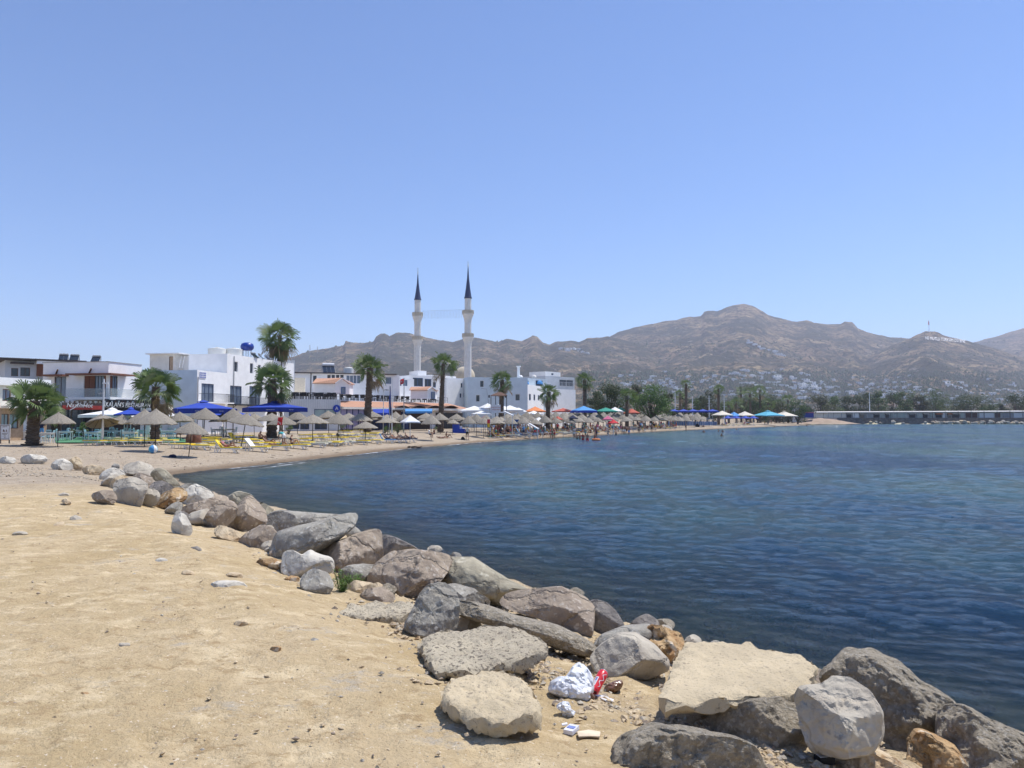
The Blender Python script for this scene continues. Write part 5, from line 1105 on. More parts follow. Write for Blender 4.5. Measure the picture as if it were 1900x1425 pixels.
def canopy(cx, cy, z_eave, z_top, sx, sy, rz, cloth, val, label, name='parasol', valh=.3, marks=None, ground=None, vent=True, group=None, cat='parasol', sag=.0):
    g = lz(cx, cy) if ground is None else ground
    t = thing(name, label, cat, (cx, cy, g), group); rm = Matrix.Rotation(rz, 3, 'Z'); c0 = Vector((cx, cy, 0))
    def W(x, y, z): return c0 + rm @ Vector((x, y, 0)) + Vector((0, 0, z))
    mb = MB(); n = 6; vs = []; ring = []
    cor = [(-1, -1), (1, -1), (1, 1), (-1, 1)]
    per = []
    for i in range(4):
        a, b = cor[i], cor[(i + 1) % 4]
        for k in range(n): per.append((a[0] + (b[0] - a[0]) * k / n, a[1] + (b[1] - a[1]) * k / n, k))
    vs.append(W(0, 0, z_top)); m_ = len(per)
    for q in (.25, .5, .75, 1.0):
        for x, y, k in per:
            mid = math.sin(math.pi * k / n); z = z_top + (z_eave - z_top) * q ** .92 - sag * mid * q + .0
            vs.append(W(x * sx / 2 * q, y * sy / 2 * q, z + (.06 * mid * (z_top - z_eave) * q)))
    F = [(0, 1 + i, 1 + (i + 1) % m_) for i in range(m_)] + [(1 + r * m_ + i, 1 + (r + 1) * m_ + i, 1 + (r + 1) * m_ + (i + 1) % m_, 1 + r * m_ + (i + 1) % m_) for r in range(3) for i in range(m_)]
    mb.add(vs, F); ob = mb.build('canopy', cloth, t)
    if valh:
        vb = MB(); vs = []
        base = [W(x * sx / 2 * 1.003, y * sy / 2 * 1.003, z_eave + .06 * math.sin(math.pi * k / n) * (z_top - z_eave) - sag * math.sin(math.pi * k / n)) for x, y, k in per]
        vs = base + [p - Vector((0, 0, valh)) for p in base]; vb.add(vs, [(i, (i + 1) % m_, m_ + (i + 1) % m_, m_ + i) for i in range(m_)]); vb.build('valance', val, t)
    if vent: MB().lathe([(.02, z_top + .16), (.22 * min(sx, sy) / 2, z_top - .02), (.24 * min(sx, sy) / 2, z_top - .07)], 4, c=(cx, cy, 0)).build('vent_cap', cloth, t)
    MB().tube([(cx, cy, g), (cx, cy, z_top)], .035 if sx < 4 else .05, 8).build('pole', 'grey_metal' if sx > 4 else 'white_metal', t)
    fr = MB()
    for x, y in cor: fr.bar(W(0, 0, z_top - .12), W(x * sx / 2 * .98, y * sy / 2 * .98, z_eave - .02), .03)
    fr.build('rib_frame', 'grey_metal', t)
    if marks:
        for (side, u, txt, hgt) in marks:
            cu = bpy.data.curves.new('txt', 'FONT'); cu.body = txt; cu.size = hgt; cu.align_x = 'CENTER'; cu.align_y = 'CENTER'; cu.extrude = .004
            to = bpy.data.objects.new('txt', cu); C.objects.link(to); bpy.context.view_layer.update()
            me = bpy.data.meshes.new_from_object(to.evaluated_get(bpy.context.evaluated_depsgraph_get())); bpy.data.objects.remove(to)
            me.materials.clear(); me.materials.append(M['sign_white']); o = bpy.data.objects.new('printed_lettering', me); C.objects.link(o)
            a = rz + {'front': 0, 'right': R(90), 'left': R(-90), 'back': R(180)}[side]
            hs = (sy if side in ('front', 'back') else sx) / 2 * 1.003 + .012
            p = c0 + Matrix.Rotation(a, 3, 'Z') @ Vector((u, -hs, 0)) + Vector((0, 0, z_eave - valh * .5 + .03 * (z_top - z_eave)))
            o.parent = t; o.location = p - t.location; o.rotation_euler = (R(90), 0, a)
    return t
def text_part(parent, txt, loc, rz, size, m_, ext=.02, name='lettering', tiltx=90, shear=0, sx=1.0):
    cu = bpy.data.curves.new('txt', 'FONT'); cu.body = txt; cu.size = size; cu.align_x = 'CENTER'; cu.align_y = 'CENTER'; cu.extrude = ext; cu.shear = shear
    to = bpy.data.objects.new('txt', cu); C.objects.link(to); bpy.context.view_layer.update()
    me = bpy.data.meshes.new_from_object(to.evaluated_get(bpy.context.evaluated_depsgraph_get())); bpy.data.objects.remove(to)
    me.materials.clear(); me.materials.append(M[m_]); o = bpy.data.objects.new(name, me); C.objects.link(o)
    off = Vector((0, 0, 0)); p = parent
    while p is not None: off += p.location; p = p.parent
    o.parent = parent; o.location = Vector(loc) - off; o.rotation_euler = (R(tiltx), 0, rz); o.scale = (sx, 1, 1); return o
# ================================================================ BUILDINGS
class Fac:
    """a vertical wall plane through two plan points; pixels of the photograph read off as (u, z)"""
    def __init__(s, A, B):
        s.A = Vector((A[0], A[1], 0)); s.B = Vector((B[0], B[1], 0)); d = s.B - s.A; s.L = d.length; s.u = d / s.L
        s.n = Vector((s.u.y, -s.u.x, 0))
        if s.n.dot(-s.A) < 0: s.n = -s.n
        s.rz = math.atan2(s.u.y, s.u.x)
    @classmethod
    def px(c, a, Ya, b, Yb): return c(((a - 950) / FPX * Ya, Ya), ((b - 950) / FPX * Yb, Yb))
    def uz(s, px, py):
        d = ray(px, py); k = (px - 950) / FPX
        # horizontal: point s.A + u*t on the vertical plane of this pixel column
        dx, dy = d.x, d.y; den = s.u.x * dy - s.u.y * dx
        t = (-(s.A.x * dy - s.A.y * dx)) / den; P = s.A + s.u * t
        return t, H + d.z * (P.y / dy)
    def pt(s, u, z, out=0.0): return s.A + s.u * u + s.n * out + Vector((0, 0, z))
    def rect(s, x0, y0, x1, y1):
        xm = (x0 + x1) / 2; u0, _ = s.uz(x0, y0); u1, _ = s.uz(x1, y0); _, z1 = s.uz(xm, y0); _, z0 = s.uz(xm, y1)
        return min(u0, u1), z0, max(u0, u1), z1
    def box(s, mb, u0, z0, u1, z1, o0, o1, mi=0):
        c = s.pt((u0 + u1) / 2, (z0 + z1) / 2, (o0 + o1) / 2); return mb.box(c, (abs(u1 - u0), abs(o1 - o0), abs(z1 - z0)), rz=s.rz, mi=mi)
def wall_panel(mb, F, u0, z0, u1, z1, holes, out=0.0, reveal=.18, mi=0):
    us = sorted({u0, u1} | {min(max(h[k], u0), u1) for h in holes for k in (0, 2)}); zs = sorted({z0, z1} | {min(max(h[k], z0), z1) for h in holes for k in (1, 3)})
    for i in range(len(us) - 1):
        for j in range(len(zs) - 1):
            a, b, c, d = us[i], us[i + 1], zs[j], zs[j + 1]
            if b - a < 1e-5 or d - c < 1e-5: continue
            cu, cz = (a + b) / 2, (c + d) / 2
            if any(h[0] < cu < h[2] and h[1] < cz < h[3] for h in holes): continue
            mb.add([F.pt(a, c, out), F.pt(b, c, out), F.pt(b, d, out), F.pt(a, d, out)], [(0, 1, 2, 3)], mi)
    for h in holes:
        P = [F.pt(h[0], h[1], out), F.pt(h[2], h[1], out), F.pt(h[2], h[3], out), F.pt(h[0], h[3], out)]; Q = [p - F.n * reveal for p in P]
        mb.add(P + Q, [(i, (i + 1) % 4, 4 + (i + 1) % 4, 4 + i) for i in range(4)], mi)
def window(F, r, parent, frame='white_metal', glass='dark_glass', mull=1, fw=.05, out=0, rec=.12, name='window', trans=0, sill=None):
    u0, z0, u1, z1 = r; f = MB()
    F.box(f, u0, z0, u0 + fw, z1, out - rec, out - rec + .05); F.box(f, u1 - fw, z0, u1, z1, out - rec, out - rec + .05)
    F.box(f, u0 + fw, z1 - fw, u1 - fw, z1, out - rec, out - rec + .05); F.box(f, u0 + fw, z0, u1 - fw, z0 + fw, out - rec, out - rec + .05)
    for k in range(mull):
        c = u0 + (u1 - u0) * (k + 1) / (mull + 1); F.box(f, c - fw * .4, z0 + fw, c + fw * .4, z1 - fw, out - rec, out - rec + .045)
    if trans: c = z0 + (z1 - z0) * trans; F.box(f, u0 + fw, c - .02, u1 - fw, c + .02, out - rec, out - rec + .042)
    w_ = f.build(name, frame, parent)
    g = MB(); F.box(g, u0 + fw * .5, z0 + fw * .5, u1 - fw * .5, z1 - fw * .5, out - rec - .03, out - rec + .01); g.build('pane', glass, w_)
    if sill: q = MB(); F.box(q, u0 - .06, z0 - .07, u1 + .06, z0 - .002, out + .002, out + .1); q.build('window_sill', sill, parent)
    return w_
def railing(F, u0, u1, z0, z1, out, parent, m_='dark_metal', step=.14, sides=0.0, th=.02, name='railing'):
    mb = MB(); F.box(mb, u0, z1 - .04, u1, z1, out - .02, out + .02); F.box(mb, u0, z0, u1, z0 + .03, out - .015, out + .015)
    k = int((u1 - u0) / step)
    for i in range(k + 1):
        u = u0 + (u1 - u0) * i / max(1, k); mb.bar(F.pt(u, z0 + .03, out), F.pt(u, z1 - .04, out), th)
    if sides:
        for u in (u0, u1):
            for q in (z0 + .015, z1 - .02): mb.bar(F.pt(u, q, out), F.pt(u, q, out - sides), .035)
            for i in range(int(sides / step)): mb.bar(F.pt(u, z0, out - i * step), F.pt(u, z1, out - i * step), th)
    return mb.build(name, m_, parent)
def block(F, u0, u1, z0, z1, depth, parent, m_='white_wall', holesF=(), holesL=(), holesR=(), name='wall', parapet=.0, roof='concrete', out=0.0, FL=None):
    """a box of a building: front panel with openings, sides, flat roof with a low parapet"""
    mb = MB(); wall_panel(mb, F, u0, z0, u1, z1, list(holesF), out)
    pl, pr = F.pt(u0, 0, out), F.pt(u1, 0, out); n = F.n
    GL = Fac((pl - n * depth).to_tuple()[:2], pl.to_tuple()[:2]); GR = Fac(pr.to_tuple()[:2], (pr - n * depth).to_tuple()[:2])
    for G, hs, sgn in ((GL, holesL, -1), (GR, holesR, 1)):
        G.n = F.u * sgn; wall_panel(mb, G, 0, z0, G.L, z1, list(hs))
    q = MB(); bl, br = pl - n * depth, pr - n * depth
    mb.add([bl + Vector((0, 0, z0)), br + Vector((0, 0, z0)), br + Vector((0, 0, z1)), bl + Vector((0, 0, z1))], [(3, 2, 1, 0)])
    w_ = mb.build(name, m_, parent)
    zr = z1 - parapet
    q.add([F.pt(u0 + .02, zr, out - .02), F.pt(u1 - .02, zr, out - .02), F.pt(u1 - .02, zr, out - depth + .02), F.pt(u0 + .02, zr, out - depth + .02)], [(0, 1, 2, 3)])
    if parapet:
        t = .15; F.box(q, u0 + .004, zr, u1 - .004, z1 - .003, out - t, out - .004); F.box(q, u0 + .004, zr, u1 - .004, z1 - .003, out - depth + .004, out - depth + t)
        for a in (u0 + .004, u1 - t): F.box(q, a, zr, a + t - .004, z1 - .0045, out - depth + t, out - t)
    q.build('roof', roof if not parapet else m_, parent)
    return GL, GR
def bldg(label, loc, name='building', cat='building', group='buildings along the seafront'): return thing(name, label, cat, loc, group)

# ---- B1 cream building at the left edge with tan ground floor
F = Fac.px(-120, 58, 86, 68)
zg = 1.0
b = bldg('cream and tan two storey building at the left edge of the picture', F.pt(F.L / 2, zg))
top = F.uz(40, 703)[1]; mid = F.uz(40, 757)[1]
w1 = F.rect(5, 722, 21, 744); 
u_end = F.L
block(F, 0, u_end, mid, top, 7, b, 'cream_wall', [w1], parapet=.1)
window(F, w1, b, 'wood_red', 'curtain_glass', 1)
bd = MB(); F.box(bd, -.1, F.uz(40, 722)[1] + .25, u_end + .1, F.uz(40, 703)[1] + .02, .01, .35); bd.build('roof_band', 'white_wall', b)
wA = F.rect(1, 768, 15, 793); wB = F.rect(16, 768, 33, 795); dr = F.rect(42, 771, 50, 806)
block(F, 0, u_end, zg - .5, mid - .003, 6.9, b, 'tan_stone', [wA, wB, dr], out=.1)
window(F, wA, b, 'wood_brown', 'pale_glass', 1, out=.1); window(F, wB, b, 'wood_brown', 'pale_glass', 1, out=.1); window(F, dr, b, 'white_metal', 'sign_white', 0, out=.1, name='door')
aw = MB(); F.box(aw, F.uz(0, 757)[0], mid - .05, u_end, mid + .15, .1, .9); aw.build('cornice', 'cream_wall', b)
# ---- setback flat-roofed house with dark roof edge behind B1
F = Fac.px(8, 78, 140, 82); b = bldg('low set back house with a thin dark flat roof behind the first palm', F.pt(F.L / 2, 1))
zt = F.uz(60, 670)[1]; w1 = F.rect(21, 683, 34, 698); w2 = F.rect(38, 682, 56, 698)
block(F, 0, F.L, .9, zt, 8, b, 'grey_wall', [w1, w2])
window(F, w1, b, 'wood_brown', 'dark_glass', 0); window(F, w2, b, 'wood_brown', 'dark_glass', 1)
rf = MB(); F.box(rf, -.9, zt + .02, F.L + .8, zt + .2, -8.3, 1.0); F.box(rf, .4, zt - .35, F.uz(62, 670)[0], zt - .2, .05, .7); rf.build('roof_slab', 'roof_dark', b)
fs = MB(); F.box(fs, F.uz(66, 676)[0], zt - .3, F.L + .6, zt + .015, .03, .9); fs.build('fascia', 'white_wall', b)
wp = MB(); F.box(wp, F.uz(68, 676)[0], F.uz(75, 698)[1], F.uz(83, 676)[0], zt - .31, .01, .25); wp.build('timber_panel', 'wood_red', b)
# solar heaters on that roof
def solar(p, rz, label, n=2, tank='grey_metal', S=.42):
    t = thing('solar_water_heater', label, 'solar heater', p, 'solar water heaters on the roofs'); p = Vector(p); rm = Matrix.Rotation(rz, 3, 'Z')
    f = MB(); W = lambda x, y, z: p + rm @ Vector((x * S, y * S, z * S))
    for x in (-1, 1):
        f.bar(W(x, -.9, 0), W(x, .5, 1.2), .05); f.bar(W(x, .5, 0), W(x, .5, 1.5), .05); f.bar(W(x, -.9, 0), W(x, .5, 0), .05)
    f.bar(W(-1, .5, 1.15), W(1, .5, 1.15), .05); f.build('frame', 'grey_metal', t)
    for k in range(n):
        c = MB(); cx = -1 + (k + .5) * 2 / n; a = math.atan2(1.2, 1.4)
        c.box(W(cx, -.2, .66), (1.9 / n * S, 1.8 * S, .07), rot=rm @ Matrix.Rotation(a, 3, 'X')); c.build('collector_panel', 'dark_glass', t)
    q = MB(); q.tube([W(-.95, .5, 1.5), W(.95, .5, 1.5)], .27 * S, 12); q.build('tank', tank, t); return t
solar(at(118, 668.5, 81) , .4, 'solar water heater with twin panels on the dark flat roof, left of two'); solar(at(138, 669.5, 82), .3, 'solar water heater on the dark flat roof, right of two')
solar(at(178, 671.5, 82), .2, 'small solar heater behind the white modern house')
# ---- B2 modern white house with timber shutters and glass balcony
Cx, Cy = (200 - 950) / FPX * 76, 76.0; dv = Vector((.18, .984, 0)).normalized(); lv = Vector((-.984, .18, 0)).normalized()
C2 = Vector((Cx, Cy, 0)); PL = C2 + lv * 7.4; PR = C2 + dv * 5.0
FL_ = Fac(PL.to_tuple()[:2], C2.to_tuple()[:2]); FR_ = Fac(C2.to_tuple()[:2], PR.to_tuple()[:2]); FR_.n = -lv
b = bldg('white modern two storey house with timber shutters and a glass railed balcony', C2 + Vector((0, 0, 1)))
zt = FL_.uz(199, 671.5)[1]; zb = FL_.uz(170, 745)[1]
hW = FL_.rect(101, 699, 123, 739); hB = FL_.rect(156, 697, 199, 737); hR = FR_.rect(200.6, 697, 219, 737); hB = (hB[0], hB[1], FL_.L - .25, hB[3]); hR = (.25, hB[1], hR[2], hB[3])
mb = MB(); wall_panel(mb, FL_, 0, zb, FL_.L, zt, [hW, hB], 0, .2); wall_panel(mb, FR_, 0, zb, FR_.L, zt, [hR], 0, .2)
back = PR + lv * 7.4
mb.add([PR + Vector((0, 0, zb)), back + Vector((0, 0, zb)), back + Vector((0, 0, zt)), PR + Vector((0, 0, zt)), PL + Vector((0, 0, zb)), PL + Vector((0, 0, zt))], [(0, 1, 2, 3), (1, 4, 5, 2)])
mb.build('wall', 'white_wall', b)
rf = MB(); rf.add([PL + Vector((0, 0, zt - .1)), C2 + Vector((0, 0, zt - .1)), PR + Vector((0, 0, zt - .1)), back + Vector((0, 0, zt - .1))], [(0, 1, 2, 3)])
FL_.box(rf, -.1, zt, FL_.L + .1, zt + .06, -.2, .06); FR_.box(rf, .06, zt, FR_.L, zt + .06, -.2, .06); rf.build('roof', 'concrete', b)
window(FL_, hW, b, 'wood_brown', 'curtain_glass', 1, rec=.15)
def shut(F, u0, z0, u1, z1, nm='shutter'):
    q = MB(); k = int((z1 - z0) / .09); F.box(q, u0, z0, u1, z1, -.13, -.10)
    for i in range(k): F.box(q, u0 + .03, z0 + i * .09 + .02, u1 - .03, z0 + i * .09 + .065, -.10, -.075)
    q.build(nm, 'wood_red', b)
u0, z0, u1, z1 = hB; wd = (u1 - u0) / 5
shut(FL_, u0, z0, u0 + wd * 1.1, z1); shut(FL_, u0 + wd * 1.15, z0, u0 + wd * 2.3, z1); shut(FL_, u1 - wd * .55, z0, u1, z1)
window(FL_, (u0 + wd * 2.32, z0, u1 - wd * .57, z1), b, 'dark_metal', 'curtain_glass', 2, rec=.16)
u0, z0, u1, z1 = hR; shut(FR_, u0, z0, u0 + (u1 - u0) * .4, z1); window(FR_, (u0 + (u1 - u0) * .42, z0, u1, z1), b, 'dark_metal', 'curtain_glass', 1, rec=.16)
eav = MB(); zc = hB[3] + .04; s0 = FL_.uz(139, 695)[0]; FL_.box(eav, s0, zc, FL_.L + 1.3, zc + .14, .01, 1.3); FR_.box(eav, .012, zc + .001, FR_.uz(234, 695)[0], zc + .139, .01, 1.298); eav.build('balcony_canopy', 'wood_red', b)
bs = MB(); zf = hB[1] - .02; FL_.box(bs, s0, zf - .25, FL_.L + 1.25, zf, .01, 1.25); FR_.box(bs, .012, zf - .249, FR_.uz(234, 738)[0], zf - .001, .01, 1.248); bs.build('balcony_floor', 'white_wall', b)
gr = MB(); FL_.box(gr, s0, zf, FL_.L + 1.22, zf + .85, 1.18, 1.21); FR_.box(gr, -1.18, zf, FR_.uz(234, 730)[0], zf + .85, 1.18, 1.21); gr.build('glass_rail', 'clear_rail', b)
pg = MB(); FL_.box(pg, hW[0] - .8, hW[3] + .02, hW[2] + .3, hW[3] + .2, .01, .9); pg.build('pergola_beam', 'wood_red', b)
for k, (x0, y0) in enumerate([(108, 690), (170, 688)]):
    s_ = MB(); u, z = FL_.uz(x0, y0); s_.bar(FL_.pt(u - .25, z - .25, .05), FL_.pt(u + .25, z + .2, .35), .12); s_.build('wall_lamp', 'wood_brown', b)
FG = Fac((C2 + lv * 9.4).to_tuple()[:2], (C2 - lv * .0).to_tuple()[:2])
bd = MB(); FL_.box(bd, -1.8, zb - .35, FL_.L + .4, zb - .002, -.5, .4); FR_.box(bd, .0, zb - .351, FR_.L + .2, zb - .003, -.5, .4); bd.build('floor_band', 'white_wall', b)
# ---- restaurant front on its ground floor: glazed rooms with their shade as black blocks, red fascia and black fascia with lettering
YR = 60.0
FR1 = Fac.px(116, 71, 192, 74); FR2 = Fac.px(192, 74, 291, 80)
b = bldg('dark glazed restaurant front with a red band and white script lettering', FR1.pt(FR1.L / 2, 1), 'restaurant_front')
zt = FR1.uz(150, 747)[1]; zf0 = FR1.uz(150, 757)[1]
mb = MB(); FR1.box(mb, 0, zf0, FR1.L, zt, -.15, .0); mb.build('fascia', 'roof_dark', b)
mb = MB(); FR1.box(mb, 0, zf0 - .15, FR1.L, zf0 + .22, .002, .12); mb.build('red_band', 'sign_red', b)
mb = MB(); FR1.box(mb, 0, .9, FR1.L, zf0 - .15, -6, -2.2); mb.build('interior_shade', 'black', b)  # solid black block paints the shade of the recess
for k in range(5):
    u = FR1.L * k / 4; mb = MB(); mb.bar(FR1.pt(u, .9, -.2), FR1.pt(u, zf0, -.2), .12); mb.build('post', 'roof_dark', b)
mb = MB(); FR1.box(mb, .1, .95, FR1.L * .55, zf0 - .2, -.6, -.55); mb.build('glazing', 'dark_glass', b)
text_part(b, 'NazmıHot', FR1.pt(FR1.uz(146, 755)[0], zf0 + .22, .16), FR1.rz, .56, 'sign_white', shear=.25, name='script_lettering')
sw = MB(); P0 = [FR1.pt(*FR1.uz(x, y), .15) for x, y in [(128, 761), (136, 757), (146, 747.5), (150, 751), (158, 754)]]
for a_, c_ in zip(P0, P0[1:]): sw.bar(a_, c_, .05)
sw.build('swoosh_mark', 'sign_white', b)
b = bldg('black restaurant fascia with bold white capital letters between the house and the palm', FR2.pt(FR2.L / 2, 1), 'restaurant_front')
zt = FR2.uz(235, 746)[1]; zf0 = FR2.uz(235, 756)[1]
mb = MB(); FR2.box(mb, 0, zf0, FR2.L, zt + .25, -.15, .0); mb.build('fascia', 'black', b)
mb = MB(); FR2.box(mb, 0, .9, FR2.L, zf0, -6, -2.2); mb.build('interior_shade', 'black', b)  # black again for the shade behind the posts
mb = MB(); FR2.box(mb, 0, zf0 - .5, FR2.L, zf0 - .3, -.1, .05); mb.build('blue_trim', 'dark_blue_paint', b)
text_part(b, "AKALAN'S RESTAURAN", FR2.pt(FR2.uz(235, 751)[0], FR2.uz(235, 751.5)[1], .03), FR2.rz, .60, 'sign_white', shear=.12, ext=.02, name='capital_lettering', sx=.92)
for k in range(6):
    u = FR2.L * k / 5; mb = MB(); mb.bar(FR2.pt(u, .9, -.2), FR2.pt(u, zf0, -.2), .1); mb.build('post', 'dark_metal', b)
# bunting
bt = thing('bunting', 'string of small white and dark pennants above the restaurant signs', 'bunting', FR1.pt(0, 5))
st = MB(); fl = MB(); fl2 = MB(); pts = [at(118, 743, 70), at(150, 744.5, 71.5), at(185, 743.5, 73), at(230, 743.5, 75), at(262, 744.5, 77)]
for a_, c_ in zip(pts, pts[1:]):
    st.bar(a_, c_, .015)
    for k in range(7):
        p = a_.lerp(c_, (k + .5) / 7); (fl if k % 2 else fl2).add([p + Vector((-.09, 0, 0)), p + Vector((.09, 0, 0)), p + Vector((0, .01, -.28))], [(0, 1, 2)])
st.build('cord', 'dark_metal', bt); fl.build('white_pennants', 'sign_white', bt); fl2.build('dark_pennants', 'wood_brown', bt)
# ---- B3 white hotel with balconies, shade coloured into its left wall
P0 = Vector(((365 - 950) / FPX * 88, 88, 0)); FF = Fac(P0.to_tuple()[:2], (P0 + dv * 24).to_tuple()[:2]); FF.n = -lv
FL3 = Fac((P0 + lv * 9.2).to_tuple()[:2], P0.to_tuple()[:2])
b = bldg('white hotel with its shaded side wall coloured bluish, balconies and water tanks on the roof', P0 + Vector((0, 0, 1)))
z_lo = FF.uz(367, 686.5)[1]; z_hi = FF.uz(421, 656)[1]; uS = FF.uz(421, 700)[0]; uE = FF.uz(545, 700)[0]
doors = [FF.rect(374, 712, 397, 746), FF.rect(427, 716, 448.5, 750), FF.rect(463, 717, 483, 752)]
smallw = [FF.rect(435, 671, 441.5, 690), FF.rect(464, 674, 470, 693), FF.rect(479, 677, 484, 692)]
mb = MB(); wall_panel(mb, FF, 0, .9, uS, z_lo, doors[:1]); wall_panel(mb, FF, uS, .9, uE, z_hi, doors[1:] + smallw)
mb.build('wall', 'white_wall', b)
mb = MB(); wall_panel(mb, FL3, 0, .9, FL3.L, z_lo, []); mb.build('side_wall', 'blue_shaded_white', b)  # blue tint paints the shade on this side
mb = MB(); pb = P0 + lv * 8.2
# roof terrace, upper storey left wall and back
q = [FF.pt(0, z_lo - .1), FF.pt(uE, z_lo - .1), FF.pt(uE, z_lo - .1) + lv * 8.2, FF.pt(0, z_lo - .1) + lv * 8.2]; mb.add(q, [(0, 1, 2, 3)])
mb.add([FF.pt(uE, .9), FF.pt(uE, .9) + lv * 8.2, FF.pt(uE, z_hi) + lv * 8.2, FF.pt(uE, z_hi)], [(0, 1, 2, 3)])
mb.add([FF.pt(0, .9) + lv * 8.2, FF.pt(uE, .9) + lv * 8.2, FF.pt(uE, z_lo) + lv * 8.2, FF.pt(0, z_lo) + lv * 8.2], [(0, 1, 2, 3)])
uq = [FF.pt(uS, z_lo - .1), FF.pt(uS, z_lo - .1) + lv * 5.2, FF.pt(uS, z_hi) + lv * 5.2, FF.pt(uS, z_hi)]; mb.add(uq, [(0, 1, 2, 3)])
mb.add([FF.pt(uS, z_lo - .1) + lv * 5.2, FF.pt(uE, z_lo - .1) + lv * 5.2, FF.pt(uE, z_hi) + lv * 5.2, FF.pt(uS, z_hi) + lv * 5.2], [(0, 1, 2, 3)])
mb.add([FF.pt(uS, z_hi - .05), FF.pt(uE, z_hi - .05), FF.pt(uE, z_hi - .05) + lv * 5.2, FF.pt(uS, z_hi - .05) + lv * 5.2], [(0, 1, 2, 3)])
mb.build('roof', 'white_wall', b)
for r in doors:
    window(FF, r, b, 'dark_blue_paint', 'curtain_glass', 2, fw=.07, rec=.15, name='balcony_door')
for r in smallw: window(FF, r, b, 'white_metal', 'dark_glass', 0, rec=.15)
for k, r in enumerate(doors):
    u0, z0, u1, z1 = r; a0_, a1_ = u0 - .5, u1 + (2.6 if k < 1 else 1.6)
    fl = MB(); FF.box(fl, a0_, z0 - .15, a1_, z0 - .01, .005, 1.15); fo = fl.build('balcony_floor', 'white_wall' if k == 0 else 'dark_metal', b)
    railing(FF, a0_, a1_, z0 - .01, z0 + .98, 1.12, fo, sides=1.1)
    if k:
        br = MB()
        for u in (a0_ + .3, a1_ - .3): br.bar(FF.pt(u, z0 - .9, .02), FF.pt(u, z0 - .15, 1.0), .06)
        br.build('bracket', 'dark_metal', b)
sg = MB(); u, z = FF.uz(375, 696); r = FF.rect(369.5, 690.5, 381.5, 702); FF.box(sg, r[0], r[1], r[2], r[3], .03, .06); so_ = sg.build('blue_letter_sign', 'sign_white', b)
gl = MB()
for j in range(3):
    for i in range(5): uu = r[0] + (r[2] - r[0]) * (i + .25) / 5; zz = r[1] + (r[3] - r[1]) * (j + .2) / 3; FF.box(gl, uu, zz, uu + (r[2] - r[0]) * .12, zz + (r[3] - r[1]) * .2, .061, .07)
gl.build('blue_marks', 'blue_cloth', so_)
dp = MB()
for x in (366.5, 433): 
    u = FF.uz(x, 700)[0]; dp.tube([FF.pt(u, 1.2, .08), FF.pt(u, z_lo - .8 if x < 400 else z_hi - .2, .08)], .05, 6)
dp.build('drainpipe', 'grey_metal', b)
# roof structures left part
F5 = Fac.px(275, 100, 331, 99); bb = bldg('small white stair house with a flat overhanging roof on the hotel terrace', F5.pt(1, z_lo), 'stair_house')
r = F5.rect(277, 658, 318, 688); ztb = F5.uz(300, 657.5)[1]; dd_ = F5.rect(316, 663, 322, 682)
block(F5, .1, F5.L - .6, z_lo - .1, ztb, 2.5, bb, 'cream_wall', [(F5.L - 1.5, z_lo, F5.L - .9, ztb - .3)])
mb = MB(); F5.box(mb, -.2, ztb + .01, F5.L + .3, ztb + .14, -2.7, .5); mb.build('roof_slab', 'white_wall', bb); window(F5, (F5.L - 1.5, z_lo, F5.L - .9, ztb - .3), bb, 'wood_brown', 'tan_stone', 0, name='door')
mb = MB(); 
for s_ in (0, .45): mb.bar(at(332 + s_ * 13, 683, 97), at(337 + s_ * 13, 661, 98), .04)
for k in range(8): t_ = (k + .5) / 8; mb.bar(at(332, 683, 97).lerp(at(337, 661, 98), t_), at(338, 683, 97).lerp(at(343, 661, 98), t_), .03)
lo_ = mb.build('ladder', 'white_metal'); solo(lo_, at(332, 684, 97)); tag(lo_, 'white ladder leaning against the roof wall of the hotel', 'ladder')
F6 = Fac.px(331, 101, 423, 98); bb = bldg('long white upper wall with a doorway behind the hotel roof terrace', F6.pt(1, z_lo), 'penthouse')
zt6 = F6.uz(370, 658.5)[1]; dh = F6.rect(363.5, 664, 375, 687); dh = (dh[0], z_lo - .1, dh[2], dh[3])
block(F6, 0, F6.L * .82, z_lo - .12, zt6, 3.0, bb, 'white_wall', [dh]); window(F6, dh, bb, 'white_metal', 'cream_wall', 0, name='door', rec=.17)
def tank(p, r, h, label, m_='tank_white'):
    t = thing('water_tank', label, 'water tank', p, 'water tanks on the roofs'); pr = [(r * .98, 0)]
    for k in range(6): z = h * k / 6; pr += [(r, z + .02), (r * 1.015, z + h / 14), (r, z + h / 7.5)]
    pr += [(r * 1.0, h * .98), (r * .55, h * 1.10), (r * .2, h * 1.13), (.01, h * 1.13)]
    MB().lathe(pr, 24, c=tuple(p)).build('tank_shell', m_, t, smooth=True); MB().lathe([(r * .2, h * 1.12), (r * .2, h * 1.2), (.01, h * 1.2)], 12, c=tuple(p)).build('lid', m_, t); return t
k9 = 98 / FPX
p = at(403, 656, 98); p.z = z_hi - .05; tank(p, 16.5 * k9, 14.5 * k9, 'round white roof tank, left of the pair on the hotel')
p = at(434, 656, 99); p.z = z_hi - .05; tank(p, 15.5 * k9, 15 * k9, 'round white roof tank, right of the pair on the hotel')
p = at(458.5, 656, 100); p.z = z_hi; t = thing('water_tank', 'bulging blue water tank standing on thin legs on the hotel roof', 'water tank', p, 'water tanks on the roofs')
r = 12 * 100 / FPX; c0 = (p.x, p.y, p.z + 1.25)
MB().lathe([(.01, -.5 * r), (r * .7, -.42 * r), (r * .97, -.1 * r), (r, .25 * r), (r * .85, .62 * r), (r * .4, .8 * r), (.01, .84 * r)], 20, c=c0).build('tank_shell', 'tank_blue', t, smooth=True)
